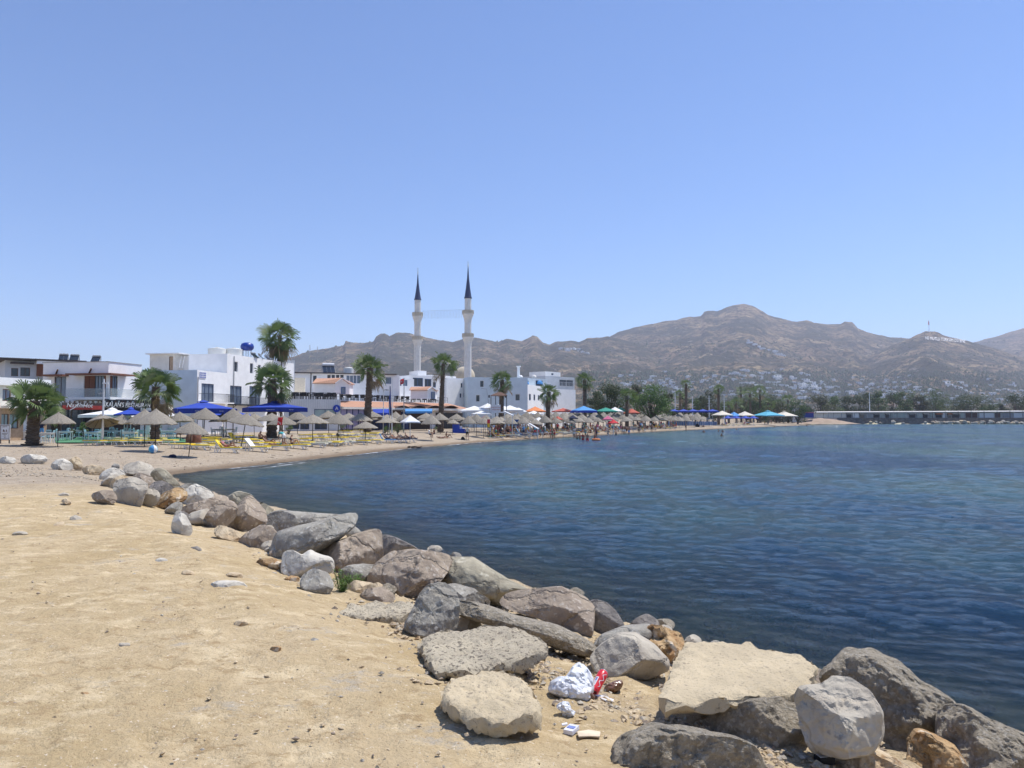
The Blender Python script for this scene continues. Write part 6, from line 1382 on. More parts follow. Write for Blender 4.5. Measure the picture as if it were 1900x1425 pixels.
for k in range(4):
    a = k * 1.57 + .6; q = MB(); q.bar((p.x + .6 * r * math.cos(a), p.y + .6 * r * math.sin(a), p.z), (p.x + .6 * r * math.cos(a), p.y + .6 * r * math.sin(a), c0[2] - .2), .06); q.build('leg', 'grey_metal', t)
for k, (x, y, Y) in enumerate([(472, 661, 101), (484, 663, 103), (496, 665, 105)]):
    p = at(x, y, Y); p.z = z_hi; solar(p, 1.2 + k * .5, ['first', 'middle', 'last'][k] + ' tilted solar heater in the jumble right of the blue tank', 2)
# ---- B4 white block at the far end of the hotel
F7 = Fac.px(493, 113, 546, 115); bb = bldg('narrow white house end wall right of the hotel behind a palm', F7.pt(1, 1), 'building')
block(F7, 0, F7.L, .9, F7.uz(530, 668)[1], 6, bb, 'white_wall')
# ---- terrace house with window strip and dormer
F8 = Fac.px(546, 126, 740, 132); bb = bldg('long white terrace house with a thin dark roof line and a strip of small windows', F8.pt(F8.L / 2, 6), 'building')
zt8 = F8.uz(640, 694)[1]; z5 = F8.uz(640, 752)[1]
hs = [F8.rect(581, 697, 587.5, 711)] + [F8.rect(607.5 + 8 * k, 695.5, 613.5 + 8 * k, 703) for k in range(4)] + [F8.rect(643 + 6.5 * k, 697, 648.5 + 6.5 * k, 711) for k in range(4)] + [F8.rect(700, 700, 708, 712), F8.rect(716, 700, 726, 712)]
block(F8, 0, F8.L, z5, zt8, 7, bb, 'white_wall', hs)
for k, r in enumerate(hs): window(F8, r, bb, 'blue_frame' if k > 4 else 'wood_brown', 'curtain_glass' if k > 4 else 'dark_glass', 0, fw=.06)
mb = MB(); F8.box(mb, -.7, zt8 + .01, F8.uz(735, 694)[0], zt8 + .15, -7, .5); mb.build('roof_slab', 'roof_dark', bb)
dp = MB(); u = F8.uz(577, 700)[0]; dp.tube([F8.pt(u, z5, .08), F8.pt(u, zt8, .08)], .07, 6); dp.build('drainpipe', 'dark_metal', bb)
mb = MB(); mb.box(at(553, 715, 121), (2.2, .3, 2.4)); mb.build('slatted_panel', 'cream_cloth', bb)
def dormer(x0, x1, xr, yr, ye, yb, Y, label, door):
    """small gabled roof house with its gable to the right"""
    A_ = at(x0, ye, Y); B_ = at(xr, ye, Y); b_ = thing('roof_house', label, 'roof house', Vector((A_.x, Y, at(x0, yb, Y).z)), 'small gabled houses on the terrace roof')
    zr, ze, zb_ = at(x0, yr, Y).z, A_.z, at(x0, yb, Y).z; dep = (x1 - xr) / FPX * Y * 1.5
    xw0, xw1 = A_.x, B_.x; gx = at(x1, ye, Y + 1).x
    # ridge runs left-right then gable faces right-front: plan footprint
    w_ = MB(); 
    w_.add([(xw0, Y, zb_), (xw1, Y, zb_), (xw1, Y, ze), (xw0, Y, ze), (gx, Y + 1.2, zb_), (gx, Y + 1.2, ze), ((xw1 + gx) / 2, Y + .6, zr), (xw0, Y + 2.5, zb_), (xw0, Y + 2.5, ze), (gx, Y + 4, zb_), (gx, Y + 4, ze)],
           [(0, 1, 2, 3), (1, 4, 5, 6, 2), (0, 3, 8, 7), (4, 9, 10, 5)]); w_.build('wall', 'white_wall', b_)
    r_ = MB(); rx = (xw1 + gx) / 2; e = .25
    P_1, P_2 = Vector((xw0 - e, Y - e, ze - .05)), Vector((xw1 + .05, Y - e, ze - .05)); R1, R2 = Vector((xw0 - e, Y + 2.2, zr)), Vector((rx + .1, Y + .4, zr)); E2 = Vector((gx + e, Y + 1.0, ze - .05)); B2_ = Vector((gx + e, Y + 4, ze - .05)); R3 = Vector((xw0 - e, Y + 3, zr))
    up = Vector((0, 0, .10))
    r_.add([P_1, P_2, R2, R1, P_1 + up, P_2 + up, R2 + up, R1 + up], [(4, 5, 6, 7), (0, 1, 5, 4), (0, 4, 7, 3), (3, 2, 1, 0), (1, 2, 6, 5)])
    r_.add([R2, E2, B2_, R3, R2 + up, E2 + up, B2_ + up, R3 + up], [(4, 5, 6, 7), (3, 2, 1, 0), (0, 1, 5, 4), (1, 2, 6, 5)]); r_.build('tiled_roof', 'terracotta', b_)
    g_ = MB(); g_.bar(P_2 + up * .5, R2 + up * .5, .14); g_.bar(R2 + up * .5, E2 + up * .5, .14); g_.build('gable_trim', 'white_wall', b_)
    G = Fac((xw1, Y), (gx, Y + 1.2)); d_ = G.rect(*door); window(G, d_, b_, 'blue_frame', 'curtain_glass', 0, fw=.1, rec=-.02, name='door')
dormer(583, 648, 622, 702, 711.5, 731, 117, 'small white roof house with an orange tiled roof and blue door, left of two', (632.5, 718, 641, 731))
dormer(762, 808, 793, 718, 724, 740, 131, 'small white roof house with an orange tiled roof and blue door, right of two', (799.5, 727, 806.5, 740))
solar(F8.pt(F8.uz(612, 690)[0], zt8 + .15, -1.6), F8.rz, 'solar heater with twin dark panels above the strip of small windows', 3, 'white_metal', S=1.0)
p = F8.pt(F8.uz(650, 690)[0], zt8 + .15, -2.0); tank(p, 9.5 * 124 / FPX, 11.5 * 124 / FPX, 'pale round tank on the dark roofed terrace house')
# ---- terrace deck and grey panelled restaurant block
F9 = Fac.px(505, 108, 632, 113); bb = bldg('grey panelled block with blue framed openings under the terrace', F9.pt(F9.L / 2, 1), 'building')
zd = F9.uz(600, 741)[1]; op = [F9.rect(536, 759, 556, 796), F9.rect(557, 778, 574, 797), F9.rect(583, 759, 624, 777), F9.rect(584, 784, 607, 797)]
block(F9, 0, F9.L, .6, zd, 10, bb, 'grey_wall', op, parapet=0)
for r in op: window(F9, r, bb, 'dark_blue_paint', 'dark_glass' if r is not op[2] else 'pale_glass', 1, fw=.09)
mb = MB(); F9.box(mb, 0, .9, F9.L, 1.05, .01, .05); mb.build('blue_baseline', 'dark_blue_paint', bb)
pn = MB()
for k in range(30): u = F9.L * k / 30; F9.box(pn, u, F9.uz(600, 757)[1], u + .05, zd - .02, .005, .04)
pn.build('panel_ribs', 'white_metal', bb)
rs_ = MB(); rs_.lathe([(.01, -.02), (.55, -.02), (.55, .02), (.01, .02)], 18); ro = Matrix.Rotation(F9.rz, 4, 'Z') @ Matrix.Rotation(R(90), 4, 'X'); rs_.xf(Matrix.Translation(F9.pt(F9.uz(624, 758)[0], F9.uz(624, 758)[1], .15)) @ ro); rsn = rs_.build('round_sign', 'blue_cloth', bb)
text_part(rsn, 'A', F9.pt(F9.uz(624, 758)[0], F9.uz(624, 758)[1], .2), F9.rz, .7, 'sign_white', name='letter')
# ---- long row of restaurants with a terracotta lean-to roof
F10 = Fac.px(632, 113, 868, 140); bb = bldg('long low restaurant row with a terracotta lean-to roof and lilac glazing', F10.pt(F10.L / 2, 1), 'building')
ze_ = F10.uz(750, 757)[1]; zr_ = zd + .05
r = MB(); n_ = 40
for k in range(n_):
    u0, u1 = F10.L * k / n_, F10.L * (k + 1) / n_
    r.add([F10.pt(u0, ze_, .6), F10.pt(u1, ze_, .6), F10.pt(u1, zr_ - .1, -4.4), F10.pt(u0, zr_ - .1, -4.4)], [(0, 1, 2, 3)])
    r.add([F10.pt(u0, ze_ + .05, .62), F10.pt(u0 + .12, ze_ + .05, .62), F10.pt(u0 + .12, zr_ - .05, -4.4), F10.pt(u0, zr_ - .05, -4.4)], [(0, 1, 2, 3)])
r.build('tiled_roof', 'terracotta', bb)
mb = MB(); F10.box(mb, 0, ze_ - .3, F10.L, ze_ - .01, .3, .6); mb.build('eave_board', 'cream_wall', bb)
mb = MB(); F10.box(mb, 0, .7, F10.L, ze_ - .3, -5, -1.4); F10.box(mb, -.1, zr_ - .6, F10.L, zr_, -12, -4.45); mb.build('wall', 'white_wall', bb)
lg = MB(); u1 = F10.uz(676, 760)[0]; F10.box(lg, .1, 1.2, u1, ze_ - .3, -.2, -.12); lg.build('lilac_glazing', 'purple_glass', bb)
pf = MB()
for k in range(5): u = .1 + (u1 - .1) * k / 4; F10.box(pf, u, 1.0, u + .1, ze_ - .3, -.12, -.04)
F10.box(pf, .1, 2.6, u1, 2.75, -.10, -.02); pf.build('dark_frame', 'dark_blue_paint', bb)
for (x0, x1, y0, m_) in [(680, 730, 763, 'dark_blue_paint'), (731, 752, 762, 'wood_brown'), (753, 766, 764, 'dark_blue_paint'), (767, 806, 764, 'wood_dark'), (820, 866, 766, 'dark_metal')]:
    q = MB(); ua, ub = F10.uz(x0, 770)[0], F10.uz(x1, 770)[0]; F10.box(q, ua, .9, ub, F10.uz((x0 + x1) / 2, y0)[1], -1.38, -.9)
    for k in range(int((ub - ua) / .5)): F10.box(q, ua + k * .5, .9, ua + k * .5 + .08, F10.uz((x0 + x1) / 2, y0)[1] - .02, -.895, -.85)
    q.build('shutter_bay', m_, bb)
for k in range(4):
    x0 = 728 + k * 30; q = MB(); P = []
    for i in range(9): 
        u, z = F10.uz(x0 + i * 3.4, 757 - 4.2 * math.sin(math.pi * i / 8)); P.append(F10.pt(u, z, .7))
    for a_, c_ in zip(P, P[1:]): q.add([a_, c_, c_ - F10.n * 2, a_ - F10.n * 2], [(0, 1, 2, 3)]); q.bar(a_, c_, .07)
    q.build('scalloped_awning', 'wood_brown', bb)
def awning(x0, x1, yt, yb, Y, m_, label, proj=1.6, h=None):
    A_ = at(x0, yt, Y + proj); B_ = at(x1, yt, Y + proj); c = at(x0, yb, Y); d = at(x1, yb, Y); t = thing('awning', label, 'awning', (c.x, c.y, c.z), 'coloured awnings'); v = Vector((0, 0, -.35))
    MB().add([c, d, B_, A_, c + Vector((0, 0, -.03)), d + Vector((0, 0, -.03)), B_ + Vector((0, 0, -.03)), A_ + Vector((0, 0, -.03))], [(0, 1, 2, 3), (7, 6, 5, 4)]).build('canopy', m_, t)
    MB().add([c, d, d + v, c + v], [(0, 1, 2, 3)]).build('valance', m_, t)
    f = MB(); f.bar(c + v * .1, A_ + v, .04); f.bar(d + v * .1, B_ + v, .04); f.build('arm', 'grey_metal', t)
awning(692, 724, 759, 766, 114, 'blue_cloth', 'deep blue awning on the restaurant row behind the second tall palm')
awning(752, 802, 758.5, 763, 122, 'sky_cloth', 'long light blue awning on the restaurant row left of the slim palm')
# terrace chairs and rail
tb = thing('terrace_railing', 'thin dark railing along the roof terrace above the restaurants', 'railing', at(552, 741, 110))
pts = [F9.pt(F9.L * k / 12, zd, -.3) for k in range(3, 13)] + [F10.pt(F10.L * k / 26, zr_, -4.6) for k in range(1, 27)]
rl = MB(); 
for a_, c_ in zip(pts, pts[1:]): rl.bar(a_ + Vector((0, 0, .95)), c_ + Vector((0, 0, .95)), .05); rl.bar(a_ + Vector((0, 0, .5)), c_ + Vector((0, 0, .5)), .025)
rl.build('rail', 'dark_metal', tb)
rp = MB()
for a_ in pts: rp.bar(a_, a_ + Vector((0, 0, .95)), .06)
rp.build('posts', 'dark_metal', tb)
rs = random.Random(12)
lab_near = 'black armchair on the roof terrace left of the first roof house door'
for k in range(54):
    if k < 16: p = F9.pt(F9.L * (.32 + .68 * k / 16), zd + .01, -1.0 - (k % 2) * .8); lab = 'black armchair on the roof terrace above the grey panelled block'; g_ = 'black chairs above the grey block'
    else: p = F10.pt(F10.L * (k - 15) / 40, zr_ + .01, -5.3 - (k % 2) * .9); sg_ = ['left of the shaggy palm', 'right of the shaggy palm', 'behind the blue banner and flagpole', 'before the right roof house', 'right of the slim palm'][min(4, int(5 * (k - 16) / 38))]; lab = 'black armchair on the roof terrace above the tiled roof, ' + sg_; g_ = 'black chairs above the tiled roof, ' + sg_
    place(CH_B, p, rs.uniform(0, 6.28), 1.15, lab, g_)
for k in range(12):
    p = F10.pt(F10.L * (k + .7) / 13, zr_ + .01, -6.0); place(TB_K, p, 0, 1.2, 'black table among the chairs of the roof terrace', 'black tables on the roof terrace')
# ---- white houses behind the terrace
def house(x0, Y0, x1, Y1, yt, yb, label, wins=(), m_='white_wall', depth=7, gl='dark_glass', fr='blue_frame', parapet=.15, name='building', zbase=.9, extra=None):
    F_ = Fac.px(x0, Y0, x1, Y1); b_ = bldg(label, F_.pt(F_.L / 2, zbase), name); zt_ = F_.uz((x0 + x1) / 2, yt)[1]
    hs_ = [F_.rect(*w_) for w_ in wins]; block(F_, 0, F_.L, zbase, zt_, depth, b_, m_, hs_, parapet=parapet)
    for h_ in hs_: window(F_, h_, b_, fr, gl, 1 if h_[2] - h_[0] > 1.4 else 0, fw=.08)
    return F_, b_, zt_
house(726, 134, 742, 135, 697, 760, 'tall narrow white house with a small square window, left of the flag', [(730, 702, 734, 707)])
house(738, 140, 768, 142, 703, 745, 'white house with blue tinted windows behind the red flag', [(739, 702.5 + 2, 745, 716), (748, 705, 756, 716)], gl='curtain_glass')
F_, b_, zt_ = house(758, 143, 803, 146, 697, 745, 'white house with big black glass bays behind the right roof house', [(766, 701, 785, 717), (788, 703, 800.5, 718)])
house(800, 147, 846, 153, 697, 750, 'long white house with narrow windows behind the slim palm', [(803, 709, 809, 719), (834, 711, 838, 721)])
house(828, 150, 876, 156, 702, 757, 'white stepped house with slit windows left of the shade-grey house', [(855, 711, 858, 719), (860, 729, 863, 737), (853, 730, 856, 738)])
house(775, 150, 791, 151, 688, 702, 'small white rooftop box left of the slim palm', [], depth=4, zbase=at(780, 704, 150).z)
# ---- seafront house B6, the shade of its main face put into the colour
FX, bx_, ztx = house(868, 150, 979, 153, 700.5, 760, 'broad house with a shade-grey coloured face and four square windows beside the right minaret', [(890.5, 706, 898, 718.5), (883, 732.5, 890.5, 745.5), (956, 731, 965, 743.5)], m_='blue_shaded_white', fr='white_metal')
F_, b_, zt_ = house(974, 153, 1020, 172, 716, 760, 'bright white house end with slit windows and a stepped roof', [(981.5, 731, 985, 743), (990, 732, 993, 743), (998, 733, 1001, 743)], depth=6)
F_, b_, zt_ = house(960, 160, 1016, 168, 702, 760, 'pale upper house with two round blue awnings', [(968, 706, 981, 716), (994, 706, 1007, 716)], m_='blue_shaded_white', depth=6)
for x in (974.5, 1000.5):
    c = F_.pt(*F_.uz(x, 713), 0.02); r_ = 7.2 * 162 / FPX; q = MB(); pr = [(r_ * math.cos(a), r_ * math.sin(a)) for a in [i * math.pi / 2 / 6 for i in range(7)]]
    q.lathe(pr, 20, c=(c.x, c.y, c.z)); q.build('dome_awning', 'sky_cloth', b_)
F_, b_, zt_ = house(1012, 178, 1066, 186, 699, 757, 'taller unfinished grey house with a railed upper balcony behind the beach palms', [(1038, 704.5, 1064, 717)], m_='grey_wall', gl='dark_glass', fr='white_metal', depth=8)
r_ = F_.rect(1038, 711, 1064, 717); railing(F_, r_[0], r_[2], r_[1], r_[3] + .2, .1, b_, 'white_metal', .5, th=.06)
house(1012, 178, 1040, 182, 690, 700, 'rooftop room with one tiny dark window on the grey house', [(1023, 692.5, 1027, 696)], m_='white_wall', depth=5, zbase=zt_)
house(1010, 168, 1068, 176, 722, 762, 'low white wall block in front of the grey unfinished house', [], m_='white_wall', depth=4)
# chimney and little dome
for k, (x, y, r_, Y, lab) in enumerate([(1011 - 45, 697, 4, 165, 'small white dome on the roof beside the thin white column'), (991, 697, 4.5, 168, 'small cream dome on the roof of the pale upper house')]):
    c = at(x, y + 3, Y); q = MB(); rr = r_ * Y / FPX; q.lathe([(rr * math.cos(a), rr * math.sin(a)) for a in [i * math.pi / 2 / 5 for i in range(6)]], 14, c=tuple(c)); o = q.build('roof_dome', 'white_wall' if k == 0 else 'cream_wall', smooth=True); solo(o, c); tag(o, lab, 'dome')
c = at(962, 702, 168); q = MB(); q.tube([c, at(962, 681, 168)], .3, 8); q.tube([at(962, 681, 168), at(962, 679, 168)], .5, 8); o = q.build('roof_column', 'white_wall'); solo(o, c); tag(o, 'thin white column with a small cap rising from the pale upper house', 'column')
# ---- mosque dome and minarets
dc = at(862, 700, 216); t = thing('mosque', 'beige ribbed mosque dome behind the right minaret', 'mosque', (dc.x, dc.y, 1.5))
rr = 19 * 216 / FPX; n = 48; mb = MB(); pr = []
for i in range(13): a = math.pi / 2 * i / 12; pr.append((rr * math.cos(a) ** .9 if a < 1.57 else .01, rr * .98 * math.sin(a)))
vs = []; 
for r_, z in pr:
    for k in range(n): a = 6.2832 * k / n; q = r_ * (1 + .012 * math.cos(24 * a)); vs.append((dc.x + q * math.cos(a), dc.y + q * math.sin(a), dc.z + .2 + z))
mb.add(vs, [(i * n + k, i * n + (k + 1) % n, (i + 1) * n + (k + 1) % n, (i + 1) * n + k) for i in range(12) for k in range(n)]); mb.build('dome', 'dome_beige', t, smooth=True)
MB().lathe([(rr * 1.02, -6), (rr * 1.02, .2), (rr * .99, .2)], 16, c=tuple(dc)).build('drum', 'dome_beige', t)
mb = MB(); mb.box((dc.x, dc.y, (dc.z - 5 + 1.5) / 2), (14, 14, dc.z - 6.5)); mb.build('prayer_hall', 'cream_wall', t)
def minaret(xc, Y, y_tip, y_cone0, y_cone1, bal, wpx, ybase, label):
    k = Y / FPX; base = at(xc, ybase, Y); t = thing('minaret', label, 'minaret', (base.x, base.y, 1.5), 'twin minarets of the mosque'); Zp = lambda y: at(xc, y, Y).z
    c = (base.x, base.y, 0); r = wpx * k / 2
    # fluted shaft
    def shaft(z0, z1, r0, r1, nm):
        n = 12; vs = []; mb = MB()
        for z, rr in ((z0, r0), (z1, r1)):
            for j in range(2 * n): a = math.pi * j / n; q = rr * (1 if j % 2 else .90); vs.append((c[0] + q * math.cos(a), c[1] + q * math.sin(a), z))
        m_ = 2 * n; mb.add(vs, [(j, (j + 1) % m_, m_ + (j + 1) % m_, m_ + j) for j in range(m_)] + [tuple(range(m_, 2 * m_))]); return mb.build(nm, 'minaret_stone', t)
    shaft(1.5, Zp(bal[1] + 12), r * 1.08, r * 1.03, 'lower_shaft'); shaft(Zp(bal[1] + 3), Zp(bal[0] + 15), r, r * .98, 'middle_shaft'); shaft(Zp(bal[0] + 3), Zp(y_cone1), r * .97, r * .95, 'upper_shaft')
    for i, y in enumerate(bal):
        zt_ = Zp(y); h = 3.6 * k * 2.6
        MB().lathe([(r * .95, zt_ - h * 1.9), (r * 1.05, zt_ - h * 1.85), (r * 1.05, zt_ - h * 1.75), (r * 1.0, zt_ - h * 1.7), (r * 1.12, zt_ - h * 1.3), (r * 1.35, zt_ - h * .85), (r * 1.55, zt_ - h * .45), (r * 1.62, zt_ - h * .4), (r * 1.62, zt_ - h * .3), (.01, zt_ - h * .3)], 24, c=c).build('balcony', 'minaret_stone', t)
        q = MB(); 
        for j in range(16):
            a = 6.2832 * j / 16; q.bar((c[0] + r * 1.55 * math.cos(a), c[1] + r * 1.55 * math.sin(a), zt_ - h * .3), (c[0] + r * 1.55 * math.cos(a), c[1] + r * 1.55 * math.sin(a), zt_ + h * .42), .22)
        q.lathe([(r * 1.50, zt_ + h * .32), (r * 1.62, zt_ + h * .32), (r * 1.62, zt_ + h * .45), (r * 1.50, zt_ + h * .45)], 24, c=c); q.lathe([(r * 1.58, zt_ - h * .3), (r * 1.53, zt_ + h * .3)], 24, c=c); q.build('parapet', 'minaret_trim', t)
    MB().lathe([(r * 1.08, Zp(y_cone1) - .0), (r * 1.08, Zp(y_cone1) + .35), (r * 1.0, Zp(y_cone1) + .4), (r * .66, Zp(y_cone1 * .7 + y_cone0 * .3)), (r * .30, Zp(y_cone1 * .35 + y_cone0 * .65)), (.10, Zp(y_cone0)), (.01, Zp(y_cone0) + .05)], 20, c=c).build('spire', 'minaret_cone', t)
    f = MB(); f.tube([(c[0], c[1], Zp(y_cone0)), (c[0], c[1], Zp(y_tip))], .06, 6)
    for q, rr in ((.25, .22), (.5, .17), (.72, .13)): z = Zp(y_cone0) + (Zp(y_tip) - Zp(y_cone0)) * q; f.lathe([(.01, z - rr), (rr, z), (.01, z + rr)], 8, c=c)
    z = Zp(y_tip); P = [(c[0] + .2 * math.sin(a), c[1], z + .2 - .2 * math.cos(a)) for a in [i * .5 - 2.3 for i in range(10)]]
    for a_, b__ in zip(P, P[1:]): f.bar(a_, b__, .05)
    f.build('finial', 'grey_metal', t)
    return t
minaret(774.3, 224, 499, 509, 557, (584, 628), 12.2, 700, 'left and slightly shorter of the two white minarets')
minaret(868, 210, 487, 496, 554, (580, 623), 13.2, 700, 'right and taller of the two white minarets')
ml = thing('festive_light_curtain', 'thin curtain of hanging light cords strung between the two minarets', 'light curtain', at(820, 592, 217)); q = MB(); q2 = MB()
A_, B_ = at(784, 577, 222), at(858, 574.5, 212)
q.bar(A_, B_, .035); q.build('cord', 'grey_metal', ml)
for k in range(27):
    p = A_.lerp(B_, (k + .3) / 27); q2.bar(p, p - Vector((0, 0, 2.3)), .045)
q2.build('hanging_strands', 'grey_metal', ml)
# ================================================================ TREES
def zat(px, Y): x = (px - 950) / FPX * Y; return lz(x, Y)
def palm_px(px, ycr, Y, crpx, label, base_px=None, **kw):
    """crown centre at photo pixel (px, ycr), distance Y, crown radius in pixels"""
    top = at(px, ycr, Y); g = zat(base_px or px, Y); bx_ = ((base_px or px) - 950) / FPX * Y
    h = top.z - g; lean = ((top.x - bx_) / h, 0)
    return palm(Vector((bx_, Y, g)), h, crpx * Y / FPX, label, lean=lean, **kw)
palm_px(66, 742, 55, 56, 'bushy fan palm with a thick trunk at the left edge of the beach', base_px=62, seed=1, ngreen=65, ndead=0, r0=0.42, r1=0.30, nb=16)
palm_px(289, 716, 61, 50, 'fan palm with many hanging dry threads beside the black restaurant sign', seed=2, ngreen=50, ndead=18, r0=0.34, r1=0.26, nb=15, dead_side=-.3)
palm_px(519, 622, 108, 42, 'tallest palm with a shaggy skirt rising behind the hotel', seed=3, ngreen=83, ndead=34, skirt=True, r0=0.40, r1=0.27, nb=13)
palm_px(505, 704, 78, 47, 'fan palm with a fat trunk in front of the hotel balconies', seed=4, ngreen=50, ndead=20, r0=0.48, r1=0.39, nb=15, dead_side=-.2)
palm_px(687, 682, 95, 36, 'tall palm with a shaggy trunk before the restaurant row', base_px=682, seed=5, ngreen=52, ndead=14, r0=0.44, r1=0.33, dead_side=.2)
palm_px(823, 674, 108, 32, 'slim curved palm between the two minarets', base_px=818, seed=6, ngreen=42, ndead=9, r0=0.40, r1=0.23, dead_side=2.6)
palm_px(932, 705, 118, 26, 'palm with brown hanging fronds beside the lookout shelter', base_px=929, seed=7, ngreen=37, ndead=16, r0=0.37, r1=0.28)
palm_px(1018, 727, 122, 25, 'shorter palm before the unfinished grey house', base_px=1016, seed=8, ngreen=37, ndead=16, r0=0.36, r1=0.31)
palm_px(1085, 704, 150, 21, 'palm with a dark trunk right of the white houses', seed=9, ngreen=37, ndead=7, r0=0.40, r1=0.30)
palm_px(1163, 735, 165, 24, 'spreading grey green palm in front of the leafy trees', seed=10, ngreen=42, ndead=4, r0=0.40, r1=0.31)
palm_px(1273, 712, 225, 13, 'small distant palm above the long blue parasols', seed=11, ngreen=29, ndead=8, r0=0.40, r1=0.31, nb=9)
palm_px(1333, 722, 232, 15, 'palm standing alone on the sand near the right end of the beach', seed=12, ngreen=34, ndead=4, r0=0.40, r1=0.33, nb=10)
for i, (x, y, Y, c, lab) in enumerate([(1262, 730, 240, 12, 'low palm half hidden behind the small distant palm'), (1366, 747, 285, 13, 'bushy low palm left of the palm pair'), (1392, 730, 290, 15, 'palm left in the pair above the cyan parasol'), (1410, 724, 300, 14, 'palm right in the pair above the cyan parasol'),
        (1375, 724, 315, 11, 'palm crown peeking above the low bushy palm'), (1425, 747, 305, 13, 'leaning palm right of the palm pair'), (1462, 742, 325, 13, 'palm beside the flag mast above the white parasol'), (1446, 750, 318, 12, 'low palm between the leaning palm and the mast'), (1352, 752, 275, 10, 'small palm left of the bushy low palm')]):
    palm_px(x, y, Y, c * 1.3, lab, seed=20 + i, ngreen=29, ndead=5, r0=0.40, r1=0.33, nb=9)
def leafy_px(x, yt, wpx, Y, label, **kw):
    k = Y / FPX; g = zat(x, Y); h = at(x, yt, Y).z - g
    return leafy(Vector(((x - 950) / FPX * Y, Y, g)), h, wpx * k, label, **kw)
leafy_px(1131, 711, 74, 178, 'dark olive broadleaf tree right of the white houses', seed=1, lm='leaf_dark', n=5200, leaf=.42, lobes=20)
leafy_px(1108, 722, 40, 190, 'dark tree just behind the palm with a dark trunk', seed=2, lm='leaf_dark', n=2600, leaf=.42, lobes=10)
leafy_px(1208, 713, 76, 176, 'bright green round tree behind the straw umbrellas', seed=3, lm='leaf_green', lm2='leaf_bright', n=6000, leaf=.38, lobes=20)
leafy_px(1183, 703, 44, 215, 'pale green tree top rising behind the round tree', seed=4, lm='leaf_olive', n=3000, leaf=.42, lobes=12)
leafy_px(1237, 722, 34, 195, 'greyish small tree at the right side of the round tree', seed=5, lm='leaf_grey', n=2200, leaf=.4, lobes=9)
leafy_px(1262, 722, 44, 250, 'dark low tree behind the long blue parasols', seed=6, lm='leaf_dark', n=2600, leaf=.5, lobes=11)
leafy_px(1312, 716, 46, 262, 'grey green tree left of the lone sand palm', seed=7, lm='leaf_grey', n=2800, leaf=.5, lobes=12)
leafy_px(1398, 704, 48, 325, 'tall olive tree behind the palm pair', seed=8, lm='leaf_olive', n=3000, leaf=.5, lobes=14)
leafy_px(1345, 730, 36, 300, 'rounded shrubby tree right of the lone sand palm', seed=9, lm='leaf_green', n=2000, leaf=.5, lobes=9)
leafy_px(1432, 728, 44, 335, 'dark tree behind the leaning palm', seed=10, lm='leaf_dark', n=2200, leaf=.55, lobes=10)
for i, (x, yt, w_, lm, lab) in enumerate([(1520, 734, 52, 'leaf_olive', 'olive tree at the left end of the row behind the pier'), (1548, 730, 40, 'leaf_green', 'green tree second from the left behind the pier'), (1574, 731, 34, 'leaf_dark', 'dark tree third from the left behind the pier'), (1600, 727, 42, 'leaf_dark', 'tree left of the white mast behind the pier'),
        (1628, 725, 40, 'leaf_green', 'tree right of the white mast behind the pier'), (1655, 724, 42, 'leaf_dark', 'dark tree in the middle of the row behind the pier'), (1680, 723, 42, 'leaf_green', 'green tree right of the middle in the row behind the pier'), (1705, 727, 36, 'leaf_grey', 'greyish tree left of the two large ones behind the pier'),
        (1735, 720, 62, 'leaf_green', 'left of the two largest trees behind the pier'), (1793, 722, 84, 'leaf_dark', 'right of the two largest trees behind the pier'), (1830, 745, 34, 'leaf_green', 'low bright tree at the right end of the big row'), (1886, 733, 50, 'leaf_dark', 'dark round tree by the right edge behind the pier'), (1938, 738, 60, 'leaf_green', 'tree just beyond the right edge of the pier view'), (1862, 748, 26, 'leaf_olive', 'small olive bush tree left of the edge tree')]):
    leafy_px(x, yt, w_ * 1.08, 385 + (i % 3) * 14, lab, seed=40 + i, lm=lm, n=int(2200 + w_ * 28), leaf=.75, lobes=14, group='trees behind the pier', trunk_h=1.5)
for i, (x, yt, w_) in enumerate([(1290, 738, 40), (1322, 742, 34), (1300, 730, 30), (1368, 738, 44), (1405, 742, 46), (1440, 744, 44), (1470, 748, 40), (1492, 752, 40), (1268, 745, 34), (1385, 732, 40), (1420, 734, 40), (1350, 744, 36), (1480, 742, 36)]):
    leafy_px(x, yt, w_ * 1.15, 300 + 12 * (i % 4), 'low leafy tree in the green belt %s' % ['left of the lone sand palm', 'between the lone sand palm and the palm pair', 'right of the palm pair'][0 if x < 1333 else (1 if x < 1400 else 2)], seed=70 + i, lm=['leaf_green', 'leaf_olive', 'leaf_dark', 'leaf_grey'][i % 4], n=2400, leaf=.6, lobes=12, trunk_h=.8, group='green belt trees ' + ['left', 'middle', 'right'][0 if x < 1333 else (1 if x < 1400 else 2)])
